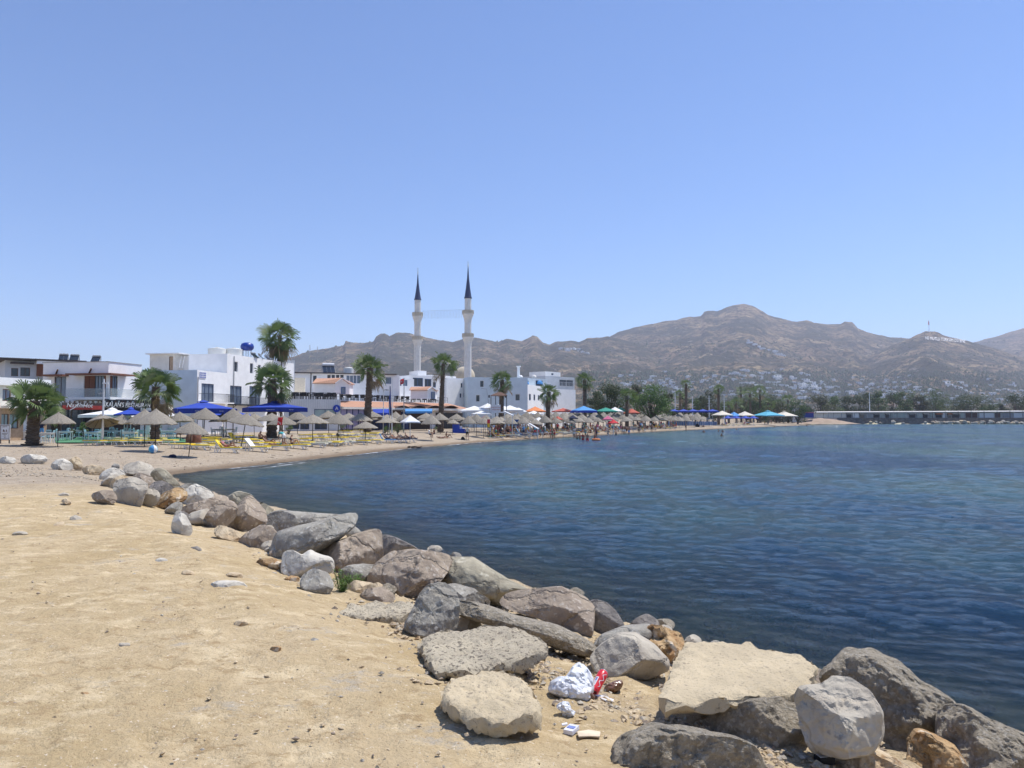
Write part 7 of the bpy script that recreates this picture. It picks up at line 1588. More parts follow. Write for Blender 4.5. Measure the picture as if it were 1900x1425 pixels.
# bushes of the restaurants
def bush(px, yb, yt, wpx, label, lm='leaf_green', seed=0, Y=None, n=900, leaf=.09):
    p = ghit(px, yb) if Y is None else Vector(((px - 950) / FPX * Y, Y, zat(px, Y)))
    k = p.y / FPX; return leafy(p, (yb - yt) * k, wpx * k, label, seed=seed, lm=lm, n=n, leaf=leaf, trunk_h=(yb - yt) * k * .15, group='shrubs on the beach front', name='shrub', lobes=7, lm2='leaf_bright')
bush(134, 818, 781, 17, 'yellowish shrub left behind the turquoise tables', 'leaf_olive', 1); bush(158, 818, 781, 24, 'dark green shrub behind the turquoise tables', 'leaf_green', 2)
bush(293, 813, 782, 26, 'green shrub behind the straw umbrella with the blue beach ball', 'leaf_green', 3); bush(537, 806, 786, 16, 'small shrub right of the man in the turquoise shirt', 'leaf_olive', 4)
bush(636, 803, 786, 22, 'shrub before the lilac glazing', 'leaf_olive', 5); bush(737, 803, 785, 30, 'wide low shrub under the dark straw umbrella', 'leaf_green', 6); bush(715, 804, 790, 22, 'low shrub left part of the hedge before the restaurants', 'leaf_green', 7); bush(812, 800, 788, 18, 'small shrub beside the dark wooden bay', 'leaf_olive', 8); bush(628, 812, 796, 5, 'tiny potted bush among the yellow loungers', 'leaf_dark', 9, n=200)
# ================================================================ HILLSIDE TOWN
rs = random.Random(31)
mk('house_far', (.92, .91, .88), rough=.9); mk('house_far_win', (.10, .12, .16), rough=.6)
def far_house(v):
    mb = MB(); r_ = random.Random(v); w_, d, h = r_.uniform(9, 15), r_.uniform(7, 10), r_.uniform(5, 6.5)
    mb.box((0, 0, h / 2 - 3), (w_, d, h + 6)); mb.box((w_ * .45, 1, h * .28 - 3), (w_ * .6, d * .9, h * .56 + 6)) if v % 2 else mb.box((-w_ * .1, 0, h + .7), (w_ * .45, d * .6, 1.6))
    for fl in range(2):
        for k in range(int(w_ / 3)):
            x = -w_ / 2 + 1.6 + k * 3; mb.box((x, -d / 2 - .02, 1.4 + fl * 2.8), (1.7, .08, 1.4), mi=1)
    o = mb.build('hillside_house', ['house_far', 'house_far_win']); return tag(o, 'x', 'house')
FH = [far_house(v) for v in range(6)]
def hp(px, py):
    best = None
    for k in ('west', 'main', 'flag', 'east'):
        p = RIDGES[k][2]
        if px < p[0][0] + 60 or px > p[-1][0] - 60: continue
        q = hill_point(k, px, py)
        if q is not None and (best is None or q.y < best.y): best = q
    return best
zones = [((1150, 1330), (692, 728), 50, 'tiny hillside house above the round green tree', 'houses above the round green tree'),
 ((1330, 1520), (688, 740), 85, 'tiny hillside house above the cyan parasol', 'houses in the middle of the town'),
 ((1480, 1720), (697, 738), 75, 'tiny hillside house above the left part of the pier', 'houses above the left part of the pier'),
 ((1700, 1900), (705, 752), 60, 'tiny hillside house above the right pier', 'houses above the right part of the pier'),
 ((1385, 1460), (632, 664), 14, 'tiny white house in the cluster high on the main hill', 'houses high on the main hill'),
 ((1036, 1098), (646, 655), 12, 'tiny white house in the row high on the left ridge', 'houses in the row on the left ridge')]
nh = 0
for (xa, xb), (ya, yb), n, lab, g_ in zones:
    for k in range(n):
        px, py = rs.uniform(xa, xb), ya + (yb - ya) * (round(rs.random() ** .8 * 9) / 9) + rs.uniform(-1.2, 1.2)
        if n <= 14: py = ya + (yb - ya) * (px - xa) / (xb - xa) + rs.uniform(-3, 3)
        q = hp(px, py)
        if q is None: continue
        s_ = q.y / 2300 * rs.uniform(.7, 1.1) * (.75 if n <= 14 else 1)
        wx = rs.uniform(.9, 1.9); ad_ = ('upper edge' if py < ya + (yb - ya) * .34 else ('middle rows' if py < ya + (yb - ya) * .68 else 'lower rows')) + (', long low front' if wx > 1.4 else ', short front') if n > 14 else ''
        place(rs.choice(FH), q, rs.uniform(-.5, .5), (s_ * wx, s_, s_ * .75), lab + (', ' + ad_ if ad_ else ''), g_ + ', ' + ad_); nh += 1
used_h = [o for o in FH if o.name in _used]
for o in FH:
    if o.name not in _used: bpy.data.objects.remove(o)
# vegetation patches between the houses and scrub on the slopes
mb = MB(); oct_ = [Vector(v) for v in [(1, 0, 0), (0, 1, 0), (-1, 0, 0), (0, -1, 0), (0, 0, 1)]]; of = [(0, 1, 4), (1, 2, 4), (2, 3, 4), (3, 0, 4)]
for k in range(9200):
    if k < 6000: px, py = rs.uniform(1080, 1910), rs.uniform(690, 750)
    else: px, py = rs.uniform(560, 1910), rs.uniform(632, 745)
    q = hp(px, py)
    if q is None: continue
    if k >= 6000 and noise.noise(q * .006) < .05: continue
    s_ = rs.uniform(2, 5) * q.y / 2300 * (1.25 if k < 6000 else 1)
    mb.add([q + Vector((v.x * s_ * rs.uniform(.7, 1.4), v.y * s_, v.z * s_ * rs.uniform(.8, 1.4) - .5)) for v in oct_], of)
o = mb.build('hillside_scrub', 'leaf_dark'); tag(o, kind='stuff')
# low ground scrub between the town and the beach
# flag pole and stone writing on the flag hill
q = hp(1724, 618) or at(1724, 616, 2700)
q = at(1724, 616.5, 2690); t = thing('flagpole', 'tall flagpole with a drooping flag on the small hill at right', 'flagpole', q - Vector((0, 0, 4)))
MB().tube([q - Vector((0, 0, 4)), at(1723, 593, 2690)], [1.0, .5], 6).build('pole', 'white_metal', t)
MB().add([at(1722.6, 594.5, 2689), at(1724.6, 598, 2689), at(1724.4, 604, 2689), at(1722.0, 602, 2689)], [(0, 1, 2, 3)]).build('flag', 'red_cloth', t)
cu = bpy.data.curves.new('t', 'FONT'); cu.body = 'NE MUTLU TÜRKÜM DİYENE'; cu.size = 1; cu.align_x = 'CENTER'; cu.align_y = 'CENTER'
to = bpy.data.objects.new('t', cu); C.objects.link(to); bpy.context.view_layer.update(); me = bpy.data.meshes.new_from_object(to.evaluated_get(bpy.context.evaluated_depsgraph_get())); bpy.data.objects.remove(to)
xs = [v.co.x for v in me.vertices]; wd_ = max(xs) - min(xs)
me.materials.clear(); me.materials.append(M['house_far'])
for v in me.vertices:
    u = v.co.x / wd_; px, py = 1752 + u * 74, 631.5 + u * 6 - v.co.y * 8.0
    v.co = at(px, py, 2440)
o = bpy.data.objects.new('stone_writing', me); C.objects.link(o)
bm = bmesh.new(); bm.from_mesh(me)
for v in bm.verts:
    px = 950 + v.co.x / v.co.y * FPX; py = 775 - (v.co.z - H) / v.co.y * FPX
    h_ = hill_point('flag', px, py)
    if h_ is not None: v.co = h_ + Vector((0, -6, 1.5))
bm.to_mesh(me); bm.free()
solo(o, hp(1752, 632)); tag(o, 'line of pale stone writing laid out on the slope of the small flag hill', 'stone writing')
for k, x in enumerate([575, 589]):
    p = at(x, 655, 2800); t_ = MB(); t_.tube([p, at(x, 640 + k * 3, 2800)], 1.2, 5); o = t_.build('radio_mast', 'grey_metal'); solo(o, p); tag(o, ['taller', 'shorter'][k] + ' thin radio mast on the left end of the ridge', 'mast')
# ================================================================ BEACH LIFE
rs = random.Random(101)
ORD = ['first', 'second', 'third', 'fourth', 'fifth', 'sixth', 'seventh', 'eighth', 'ninth', 'tenth', 'eleventh', 'twelfth', 'thirteenth', 'fourteenth', 'fifteenth', 'sixteenth']
def umb(cx, yt, w_, yb, label, tilt=(0, 0), v=0, group='straw beach umbrellas'):
    p = ghit(cx, yb); p.z = lz(p.x, p.y) ; k = p.y / FPX; hh = (yb - yt) * k / 2.24; rr = w_ * k / 2.06
    o = place(UMB[v % 3], p, rs.uniform(0, 6.28), (rr, rr, hh), label, group); 
    o.rotation_euler = (R(tilt[1]), R(tilt[0]), rs.uniform(-.3, .3)); return o
U_front = [
 (107, 766, 58, 829, (0, 0), 'straw umbrella leftmost on the beach, in front of the turquoise tables'),
 (193, 763, 56, 826, (-10, -16), 'straw umbrella tipped towards the viewer showing its woven underside'),
 (288, 763, 76, 838, (0, 0), 'wide straw umbrella standing over the blue beach ball'),
 (350, 782, 62, 848, (6, 0), 'straw umbrella nearest the viewer, slightly tilted'),
 (447, 764, 66, 832, (9, 0), 'straw umbrella beside the white towelled lounger, leaning right'),
 (377, 760, 62, 816, (3, 0), 'tall peaked straw umbrella right behind the nearest one'),
 (524, 772, 58, 822, (0, 0), 'straw umbrella over the man in the turquoise shirt'),
 (580, 767, 58, 824, (0, 0), 'broad straw umbrella first right of the turquoise shirted man'),
 (626, 769, 56, 822, (3, 0), 'broad straw umbrella before the shrub by the lilac glazing'),
 (678, 782, 46, 821, (0, 0), 'low straw umbrella at the right end of the yellow loungers'),
 (719, 774, 46, 806, (0, 0), 'dark weathered straw umbrella left of the white parasol'),
 (800, 772, 38, 818, (0, 0), 'straw umbrella standing near the waterline right of the white parasol'),
 (869, 772, 30, 816, (0, 0), 'steep straw umbrella on a thick post beside the standing person'),
]
for i, (cx, yt, w_, yb, ti, lab) in enumerate(U_front): umb(cx, yt, w_, yb, lab, ti, i)
U_back = [
 (225, 768, 44, 817, 'straw umbrella behind the tipped one'), (268, 763, 58, 822, 'straw umbrella just left behind the one with the beach ball'),
 (335, 765, 46, 812, 'straw umbrella half hidden left of the tall peaked one'), (415, 766, 44, 806, 'straw umbrella in the second row between the tall peaked and the leaning one'),
 (432, 761, 50, 815, 'tall straw umbrella directly behind the leaning one'), (472, 767, 38, 803, 'dark straw umbrella under the second big blue parasol'),
 (503, 765, 52, 808, 'straw umbrella behind the turquoise shirted man'), (552, 765, 38, 803, 'small straw umbrella just right of the second big blue parasol'),
 (610, 763, 44, 802, 'straw umbrella right before the grey panelled block'), (646, 765, 36, 800, 'small straw umbrella before the lilac glazing'),
 (668, 768, 44, 804, 'straw umbrella left of the shaggy palm trunk'), (691, 763, 40, 798, 'straw umbrella right of the shaggy palm trunk'),
 (717, 768, 36, 798, 'straw umbrella behind the dark weathered one'), (733, 765, 26, 796, 'small straw umbrella left behind the white parasol'),
 (749, 768, 28, 798, 'straw umbrella right behind the white parasol'), (791, 765, 34, 797, 'straw umbrella before the dark wooden bay'),
 (817, 768, 34, 803, 'straw umbrella behind the one near the waterline'), (846, 768, 30, 800, 'straw umbrella before the slim palm'),
 (840, 777, 22, 804, 'low straw umbrella before the blue changing cabin'), (884, 770, 30, 808, 'straw umbrella left of the red and yellow flag')]
for i, (cx, yt, w_, yb, lab) in enumerate(U_back): umb(cx, yt, w_ + (6 if cx < 520 else 2), yb + (7 if cx < 520 else 2), lab, (rs.uniform(-3, 3), rs.uniform(-3, 3)), i + 1)
def shore_y(px): return float(np.interp(px, [850, 900, 1000, 1100, 1200, 1300, 1400], [824, 820, 814, 808, 802, 797, 792]))
# crowded stretch: rows parallel to the water
rows = [(-7.5, 24, 897, 1320, .95), (-10.5, 22, 905, 1310, .92), (-13, 20, 900, 1300, .92), (-15.3, 19, 940, 1300, .92), (-17.5, 18, 985, 1300, .9)]
for r_, (dy, sp, xa, xb, dn) in enumerate(rows):
    x = xa; n = 0
    while x < xb:
        sc_ = np.interp(x, [900, 1100, 1300], [1, .78, .56]); yb = shore_y(x) + dy * sc_
        w_ = np.interp(x, [900, 1100, 1300], [30, 24, 17]) * rs.uniform(.9, 1.1); hgt = np.interp(x, [900, 1100, 1300], [38, 29, 20]) * rs.uniform(.92, 1.06)
        if rs.random() < dn:
            seg = ['left of the slanting palms', 'below the blue and green parasols', 'under the round green tree', 'right of the round green tree'][min(3, int((x - 880) / 110))]
            rn = ['front row', 'second row', 'third row', 'fourth row', 'rear row'][r_]
            umb(x, yb - hgt, w_, yb, 'straw umbrella in the %s of the crowd %s' % (rn, seg), (rs.uniform(-5, 5), rs.uniform(-5, 5)), n, 'straw umbrellas, %s, %s' % (rn, seg)); n += 1
        x += sp * sc_ * rs.uniform(.85, 1.2)
for i in range(26):
    x = 545 + (i % 13) * 27 + rs.uniform(-7, 7) + (13 if i > 12 else 0); yb = [799, 795.5][i // 13] - (x - 545) * .004; w_ = np.interp(x, [545, 900], [40, 27]) * rs.uniform(.9, 1.1)
    seg = 'before the grey block' if x < 632 else ('before the lilac glazing' if x < 720 else 'before the dark wooden bays')
    umb(x, yb - w_ * .84, w_, yb, 'rearmost straw umbrella ' + seg, (rs.uniform(-4, 4), 0), i, 'rearmost straw umbrellas ' + seg)
# square white and coloured parasols
def can_px(cx, ytop, yeave, w_, Y, cloth, val, label, rz=.3, valh=.28, ratio=1.0, marks=None, group='large cloth parasols', **kw):
    k = Y / FPX; c = at(cx, yeave, Y); s_ = w_ * k / (abs(math.cos(rz)) + ratio * abs(math.sin(rz))); zt_ = at(cx, ytop, Y).z
    return canopy(c.x, Y, c.z, zt_, s_, s_ * ratio, rz, cloth, val, label, valh=valh, marks=marks, group=group, **kw)
can_px(761, 770, 783, 40, 79, 'white_cloth', 'white_cloth', 'plain white square parasol among the straw umbrellas', rz=.5, valh=.12, vent=False)
mk3 = [('front', 0, 'Kristal', .26), ('front', -1.7, 'Turgut', .2), ('right', 0, 'Kristal', .26)]
mk3 = [('front', -.8, '~~~~', .34), ('right', .5, '~~~~', .34), ('front', 1.2, '~~', .34)]
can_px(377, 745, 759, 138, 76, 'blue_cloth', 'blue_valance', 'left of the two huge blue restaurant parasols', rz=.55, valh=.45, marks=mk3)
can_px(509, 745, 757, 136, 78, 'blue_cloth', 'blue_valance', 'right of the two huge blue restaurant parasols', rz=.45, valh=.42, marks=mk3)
can_px(420, 760, 771, 110, 82, 'blue_cloth', 'blue_valance', 'blue parasol glimpsed below the left huge blue one', rz=.2, valh=.25)
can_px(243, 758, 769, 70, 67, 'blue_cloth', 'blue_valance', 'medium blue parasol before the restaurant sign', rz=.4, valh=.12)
can_px(236, 775, 783, 38, 70, 'blue_cloth', 'blue_valance', 'small blue parasol tucked under the medium blue one', rz=.2, valh=.12)
can_px(208, 759, 770, 92, 69, 'white_cloth', 'white_cloth', 'wide white scalloped awning parasol left of the medium blue one', rz=.1, valh=.25)
can_px(313, 753, 762, 34, 76, 'cream_cloth', 'cream_cloth', 'small cream parasol between the blue ones', rz=.2, valh=.1)
can_px(318, 768, 773, 40, 72, 'white_cloth', 'yellow_cloth', 'white parasol with a yellow valance under the huge blue one', rz=.1, valh=.25)
can_px(231, 771, 774, 52, 69, 'cream_cloth', 'yellow_cloth', 'cream parasol with a yellow valance under the medium blue one', rz=.1, valh=.12)
W_ = [(880, 753, 762, 64, 118, 'wide flat white parasol left of the lookout shelter', 0.1), (905, 748, 757, 40, 128, 'white parasol peaked behind the wide flat one'), (925, 750, 758, 50, 134, 'white parasol behind the lookout shelter'), (946, 752, 761, 50, 130, 'white parasol right of the slanting palm trunk'), (962, 756, 764, 34, 134, 'small white parasol next to the orange awning'), (990, 762, 768, 34, 130, 'white parasol in front of the orange awning'), (893, 762, 768, 40, 112, 'low white parasol over the dark shop opening'), (1000, 774, 781, 30, 118, 'square white parasol in the middle of the crowd')]
for i, a in enumerate(W_): can_px(a[0], a[1], a[2], a[3], a[4], 'white_cloth', 'white_cloth', a[5], rz=.2 + .3 * (i % 3), valh=.25, vent=False)
can_px(993, 754, 763, 40, 142, 'orange_cloth', 'orange_cloth', 'bright orange pitched canopy between the two beach palms', rz=.2, valh=.2, vent=False)
can_px(1045, 757, 763, 42, 150, 'brick_cloth', 'brick_cloth', 'dull red canopy right of the shorter palm', rz=.15, valh=.2, vent=False)
can_px(1083, 753, 762, 48, 145, 'sky_cloth', 'blue_cloth', 'light blue canopy behind the dark palm trunk', rz=.3, valh=.4, vent=False)
can_px(1124, 756, 763, 42, 148, 'green_cloth', 'green_cloth', 'green canopy right of the light blue one', rz=.3, valh=.2, vent=False)
can_px(1141, 755, 763, 30, 158, 'white_cloth', 'white_cloth', 'white canopy between the two green ones', rz=.5, valh=.15, vent=False)
can_px(1152, 756, 762, 28, 166, 'green_cloth', 'green_cloth', 'smaller green canopy right of the white one', rz=.2, valh=.15, vent=False)
can_px(1172, 758, 766, 30, 168, 'brick_cloth', 'brick_cloth', 'reddish canopy in front of the leafy trees', rz=.4, valh=.2, vent=False)
for i, x in enumerate([1250, 1268, 1286, 1304, 1322]):
    can_px(x, 759, 763, 21, 208, 'blue_cloth', 'blue_valance', '%s from the left in the line of five flat blue parasols' % ORD[i], rz=.15, valh=.35, vent=False, group='line of flat blue parasols')
can_px(1340, 762, 770, 36, 225, 'cream_cloth', 'cream_cloth', 'cream parasol right behind the lone sand palm', rz=.3, valh=.2, vent=False)
can_px(1382, 763, 771, 34, 262, 'cream_cloth', 'cream_cloth', 'cream parasol left of the cyan one', rz=.3, valh=.2, vent=False)
can_px(1362, 764, 772, 26, 262, 'sky_cloth', 'blue_cloth', 'blue parasol between the two cream ones', rz=.4, valh=.3, vent=False)
can_px(1425, 762, 771, 54, 262, 'cyan_cloth', 'cyan_cloth', 'big cyan parasol by the water at the right end of the beach', rz=.35, valh=.25)
can_px(1455, 763, 772, 46, 292, 'cream_cloth', 'cream_cloth', 'large cream parasol right of the cyan one', rz=.4, valh=.2)
for i, x in enumerate([1350, 1366, 1383, 1398]):
    can_px(x, 771.5, 776, 19, 245, 'blue_cloth', 'blue_valance', '%s from the left in the row of four low bright blue parasols' % ORD[i], rz=.5, valh=.15, vent=False, group='row of low blue parasols')
# red and other bright umbrellas in the crowd
for i, (x, yt, ye, w_, m_, lab) in enumerate([(1138, 778, 785, 20, 'red_cloth', 'bright red parasol in the crowd below the green canopy'), (1128, 771, 778, 22, 'pink_cloth', 'pink striped parasol in the crowd'), (1035, 772, 778, 20, 'brick_cloth', 'dark red parasol in the crowd near the shorter palm'), (1063, 770, 776, 18, 'navy_cloth', 'navy parasol in the crowd below the light blue canopy'), (899, 771, 779, 22, 'brick_cloth', 'dark red parasol behind the red and yellow flag'), (1058, 777, 784, 22, 'white_cloth', 'white parasol in the crowd near the dark palm trunk')]):
    can_px(x, yt, ye, w_, 118 + i * 2, m_, m_, lab, rz=.4 + i, valh=.12, vent=False, group='small bright parasols in the crowd')
# ---- restaurant garden: green carpet, tables, chairs
gp = [ghit(105, 823), ghit(355, 822.5), ghit(330, 812), ghit(100, 813)]
mb = MB(); n_ = 14; vs = []
for i in range(n_ + 1):
    for j in range(5):
        a_ = gp[0].lerp(gp[1], i / n_); b_ = gp[3].lerp(gp[2], i / n_); p = a_.lerp(b_, j / 4); vs.append((p.x, p.y, lz(p.x, p.y) + .075 + .01 * math.sin(i)))
mk('turf', (.10, .26, .14), (.07, .2, .10), scale=4, rough=.95, bump=.5, bscale=40)
mb.add(vs, [(i * 5 + j, (i + 1) * 5 + j, (i + 1) * 5 + j + 1, i * 5 + j + 1) for i in range(n_) for j in range(4)]); o = mb.build('turf_carpet', 'turf'); tag(o, kind='structure')
def put(proto, px, py, rz, label, group, sc=1.0, dz=.08):
    p = ghit(px, py); p.z = lz(p.x, p.y) + dz; return place(proto, p, rz, sc, label, group)
T_ = [(84, 824, 1, 'at the left end by the thick palm'), (120, 819, 0, 'second from the left end'), (141, 816, 1, 'third from the left end'), (172, 821, 0, 'below the tipped straw umbrella'), (202, 816, 1, 'just right of the tipped straw umbrella'), (226, 817, 0, 'before the medium blue parasol'), (240, 821, 1, 'left of the umbrella with the beach ball'), (262, 815, 0, 'behind the umbrella with the beach ball'), (310, 817, 1, 'right of the green shrub'), (405, 812, 0, 'under the left huge blue parasol'), (425, 811, 1, 'behind the raised yellow lounger')]
for i, (x, y, c_, lab) in enumerate(T_):
    put(TB_W if c_ == 0 else TB_B, x, y, .1 + .2 * (i % 3), 'white dining table ' + lab, 'white tables of the beach restaurant')
    for j, (dx, dy, rz_) in enumerate([(-9, -1.2, -1.5), (9.5, -1.2, 1.6), (3, -3.0, 3.1)]):
        if i == 10 and j == 2: continue
        put(CH_TB if (i + j) % 3 == 0 else CH_T, x + dx, y + dy, rz_ + .2 * math.sin(i * 3 + j), 'turquoise chair %s the table %s' % (['left of', 'right of', 'behind'][j], lab), 'turquoise chairs of the beach restaurant')
# white jugs on tables skipped at this size; rear dark furniture
# ---- loungers
LN = [
 (176, 826, .05, L_flat, 'in a pair left of the tipped straw umbrella'), (212, 826, -.1, L_flat, 'below the tipped straw umbrella'), (244, 825.5, .15, L_flat, 'short way right of the tipped straw umbrella'), (276, 826, 0, L_flat, 'left of the beach ball'), (308, 825, .1, L_flat, 'right of the beach ball, rear one'),
 (338, 833, -.1, L_flat, 'left behind the nearest straw umbrella'), (372, 835, 0, L_flat, 'right behind the nearest straw umbrella'), (385, 826, .1, L_flat, 'behind the brown bags'), (392, 819, 0, L_flat, 'rear one beside the tall peaked umbrella'),
 (476, 838, .1, L_towel, 'covered with a white towel under the leaning umbrella'), (440, 822, .1, L_up, 'with its yellow back raised behind the lying woman'), (470, 824, .05, L_flat, 'behind the white towelled one'),
 (452, 815, .1, L_flat, 'rear one beside the raised yellow back'), (552, 833, .1, L_flat, 'right of the man in green shorts'), (586, 830, .05, L_cream, 'second right of the man in green shorts'), (612, 828, .1, L_flat, 'third right of the man in green shorts'), (640, 825, 0, L_cream, 'left of the low straw umbrella, front'), (668, 824.5, .1, L_flat, 'below the low straw umbrella'), (694, 823, .05, L_flat, 'right of the low straw umbrella'),
 (560, 821, .1, L_flat, 'second row, behind the long haired woman'), (592, 819, .05, L_flat, 'second row, under the broad umbrella'), (622, 818, .1, L_flat, 'second row, before the small potted bush'), (650, 817, 0, L_flat, 'second row, left of the low umbrella'), (680, 815.5, .1, L_flat, 'second row, behind the low umbrella'),
 (570, 813, .1, L_flat, 'third row, left'), (604, 812, .05, L_flat, 'third row, middle left'), (636, 811, .1, L_cream, 'third row, middle right'), (668, 810, 0, L_flat, 'third row, right'), (690, 808, 0, L_flat, 'third row, far right'), (640, 805, 0, L_flat, 'rearmost row, left'), (668, 803, 0, L_flat, 'rearmost row, right')]
for i, (x, y, rz_, pr, lab) in enumerate(LN):
    put(pr, x, y, rz_ - .42 + rs.uniform(-.15, .15), '%s sun lounger %s' % ('yellow and white' if pr is not L_cream else 'cream', lab), 'yellow loungers on the beach', dz=-.01)
for i in range(34):
    r_ = i % 4; x = [rs.uniform(360, 700), rs.uniform(385, 700), rs.uniform(545, 695), rs.uniform(150, 420)][r_]; y = [829, 821, 814, 821][r_] - (x - 500) * (.022 if r_ < 3 else 0)
    wh = ['in the front rows', 'in the second rows', 'in the rear rows', 'beside the turquoise tables'][r_]
    put([L_flat, L_cream, L_flat][i % 3], x, y, rs.uniform(-.6, -.2), '%s lounger packed %s between the straw umbrellas' % (['yellow', 'cream', 'yellow'][i % 3], wh), 'packed loungers ' + wh, dz=-.01)
def put3(proto, px, py, rz, label, group): return put(proto, px, py, rz, label, group, dz=-.01)
l1 = put3(L_up, 420, 840, .12, 'lounger carrying the lying woman nearest the water', 'yellow loungers on the beach'); l2 = put3(L_flat, 516, 835, .12, 'lounger carrying the man in green shorts', 'yellow loungers on the beach')
def on(px, py, dz): p = ghit(px, py); p.z = lz(p.x, p.y) + dz; return p
person('reclining', 'bikini', on(420, 840, .30), -1.45, 'tanned woman lying with bent knees on the lounger nearest the water', skin=0, colr='pink_cloth', sc=.95)
person('lying', 'shorts', on(516, 835, .30), -1.45, 'man in green swim shorts lying on a lounger', skin=0, colr='green_shorts')
person('bending', 'shirt', on(527, 827, 0), 1.1, 'man in a turquoise shirt and pale trousers bending over beside the lying man', skin=2, colr='white_cloth', top='turquoise_cloth')
person('sitting', 'bikini', on(541, 832, .26), -1.2, 'long haired woman sitting on a lounger edge with bent knees', skin=3, colr='navy_cloth', hair='hair_light')
person('reclining', 'shorts', on(497, 829, .2), -1.5, 'dark haired man reclining left of the turquoise shirted man', skin=2, colr='black_cloth')
person('sitting', 'shorts', on(483, 822, .2), -1.7, 'person sitting in the shade behind the white towelled lounger', skin=2, colr='black_cloth')
# blue raised loungers group with four sunbathers
for i, (x, y) in enumerate([(716, 822), (730, 821.5), (743, 821), (757, 820)]):
    put3(L_blue if i < 1 else L_bl2, x, y, .1, ['blue backed lounger at the left of the sunbathing group', 'second lounger of the sunbathing group', 'third lounger of the sunbathing group', 'last lounger of the sunbathing group below the white parasol'][i], 'loungers of the sunbathing group')
    person('reclining', ['shorts', 'bikini', 'bikini', 'shorts'][i], on(x + 2, y, .3), -1.45, ['sunbather in dark shorts on the blue backed lounger', 'sunbathing woman second in the group', 'sunbathing woman third in the group', 'sunbather with raised knees at the right of the group'][i], group=None, skin=[2, 1, 1, 0][i], colr=['navy_cloth', 'orange_cloth', 'black_cloth', 'navy_cloth'][i])
person('lying', 'bikini', on(821, 814, .03), -1.3, 'sunbather lying flat on the sand near the waterline', skin=1, colr='navy_cloth')
person('sitting', 'shorts', on(829, 813, 0), -1.5, 'dark figure sitting beside the sunbather on the sand', skin=2, colr='black_cloth')
person('seated', 'bikini', on(806, 811, -.1), 1.9, 'woman sitting on a low chair under the umbrella near the waterline', skin=0, colr='navy_cloth'); person('seated', 'shirt', on(796, 812, -.1), -1.4, 'person in a grey top sitting left under the umbrella near the waterline', skin=1, colr='navy_cloth', top='white_wall')
person('walking', 'shirt', on(867, 817, 0), .2, 'person in a pale top standing at the waterline beside the thick posted umbrella', skin=1, colr='black_cloth', top='cream_cloth')
person('standing', 'shirt', on(77, 816, 0), -2.4, 'person in pale and navy clothes standing beside the thick palm trunk', skin=1, colr='sky_cloth', top='navy_cloth', hair='hair_light')
person('seated', 'shirt', on(100, 812, 0), 3.0, 'person in a red top seated behind the turquoise tables', skin=1, colr='navy_cloth', top='red_cloth')
person('standing', 'shirt', on(113, 811, 0), 2.6, 'waiter in black standing beneath the leftmost straw umbrella', skin=0, colr='black_cloth', top='black_cloth')
person('seated', 'shirt', on(337, 815, 0), 2.0, 'diner in dark clothes at a table left of the brown bags', skin=2, colr='black_cloth', top='black_cloth')
# crowd
cols = ['navy_cloth', 'red_cloth', 'black_cloth', 'pink_cloth', 'sky_cloth', 'white_cloth', 'turquoise_cloth', 'orange_cloth', 'green_cloth', 'yellow_cloth']
cn_ = {}
nm = {'navy_cloth': 'navy', 'red_cloth': 'red', 'black_cloth': 'black', 'pink_cloth': 'pink', 'sky_cloth': 'light blue', 'white_cloth': 'white', 'turquoise_cloth': 'turquoise', 'orange_cloth': 'orange', 'green_cloth': 'green', 'yellow_cloth': 'yellow'}
for i in range(190):
    x = rs.uniform(905, 1262); sc_ = np.interp(x, [900, 1100, 1300], [1, .78, .56]); y = shore_y(x) - rs.uniform(3.5, 16) * sc_
    pose, of = rs.choice([('standing', 'bikini'), ('standing', 'shorts'), ('sitting', 'bikini'), ('sitting', 'shorts'), ('reclining', 'bikini'), ('reclining', 'shorts'), ('seated', 'shirt'), ('walking', 'shirt')])
    col = rs.choice(cols); seg = ['near the slanting palms', 'below the blue canopy', 'before the round green tree', 'right of the round green tree'][min(3, int((x - 900) / 92))]
    lab = '%s beachgoer in %s %s' % ({'sitting': 'sitting', 'seated': 'seated'}.get(pose, pose), nm[col], seg)
    person(pose, of, on(x, y, 0 if pose in ('standing', 'walking') else .12), rs.uniform(-2.5, 2.5), lab, group='crowd: ' + lab, skin=rs.choice([0, 1, 1, 2, 3]), colr=col, top=rs.choice(cols))
for i in range(90):
    x = rs.uniform(915, 1255); sc_ = np.interp(x, [900, 1100, 1300], [1, .78, .56]); y = shore_y(x) - rs.uniform(3.5, 15) * sc_
    seg = ['near the slanting palms', 'below the blue canopy', 'before the round green tree', 'right of the round green tree'][min(3, int((x - 900) / 92))]
    pr = rs.choice([L_blue, L_cream, L_bl2, L_towel, L_cream]); nmn = {L_blue.name: 'light blue', L_cream.name: 'cream', L_bl2.name: 'navy', L_towel.name: 'white towelled'}[pr.name.split('_proto')[0]] if pr.name in (L_blue.name, L_cream.name, L_bl2.name, L_towel.name) else 'pale'
    put(pr, x, y, rs.uniform(-.4, .4), '%s sun lounger in the crowd %s' % (nmn, seg), 'loungers in the crowd ' + seg, dz=0)
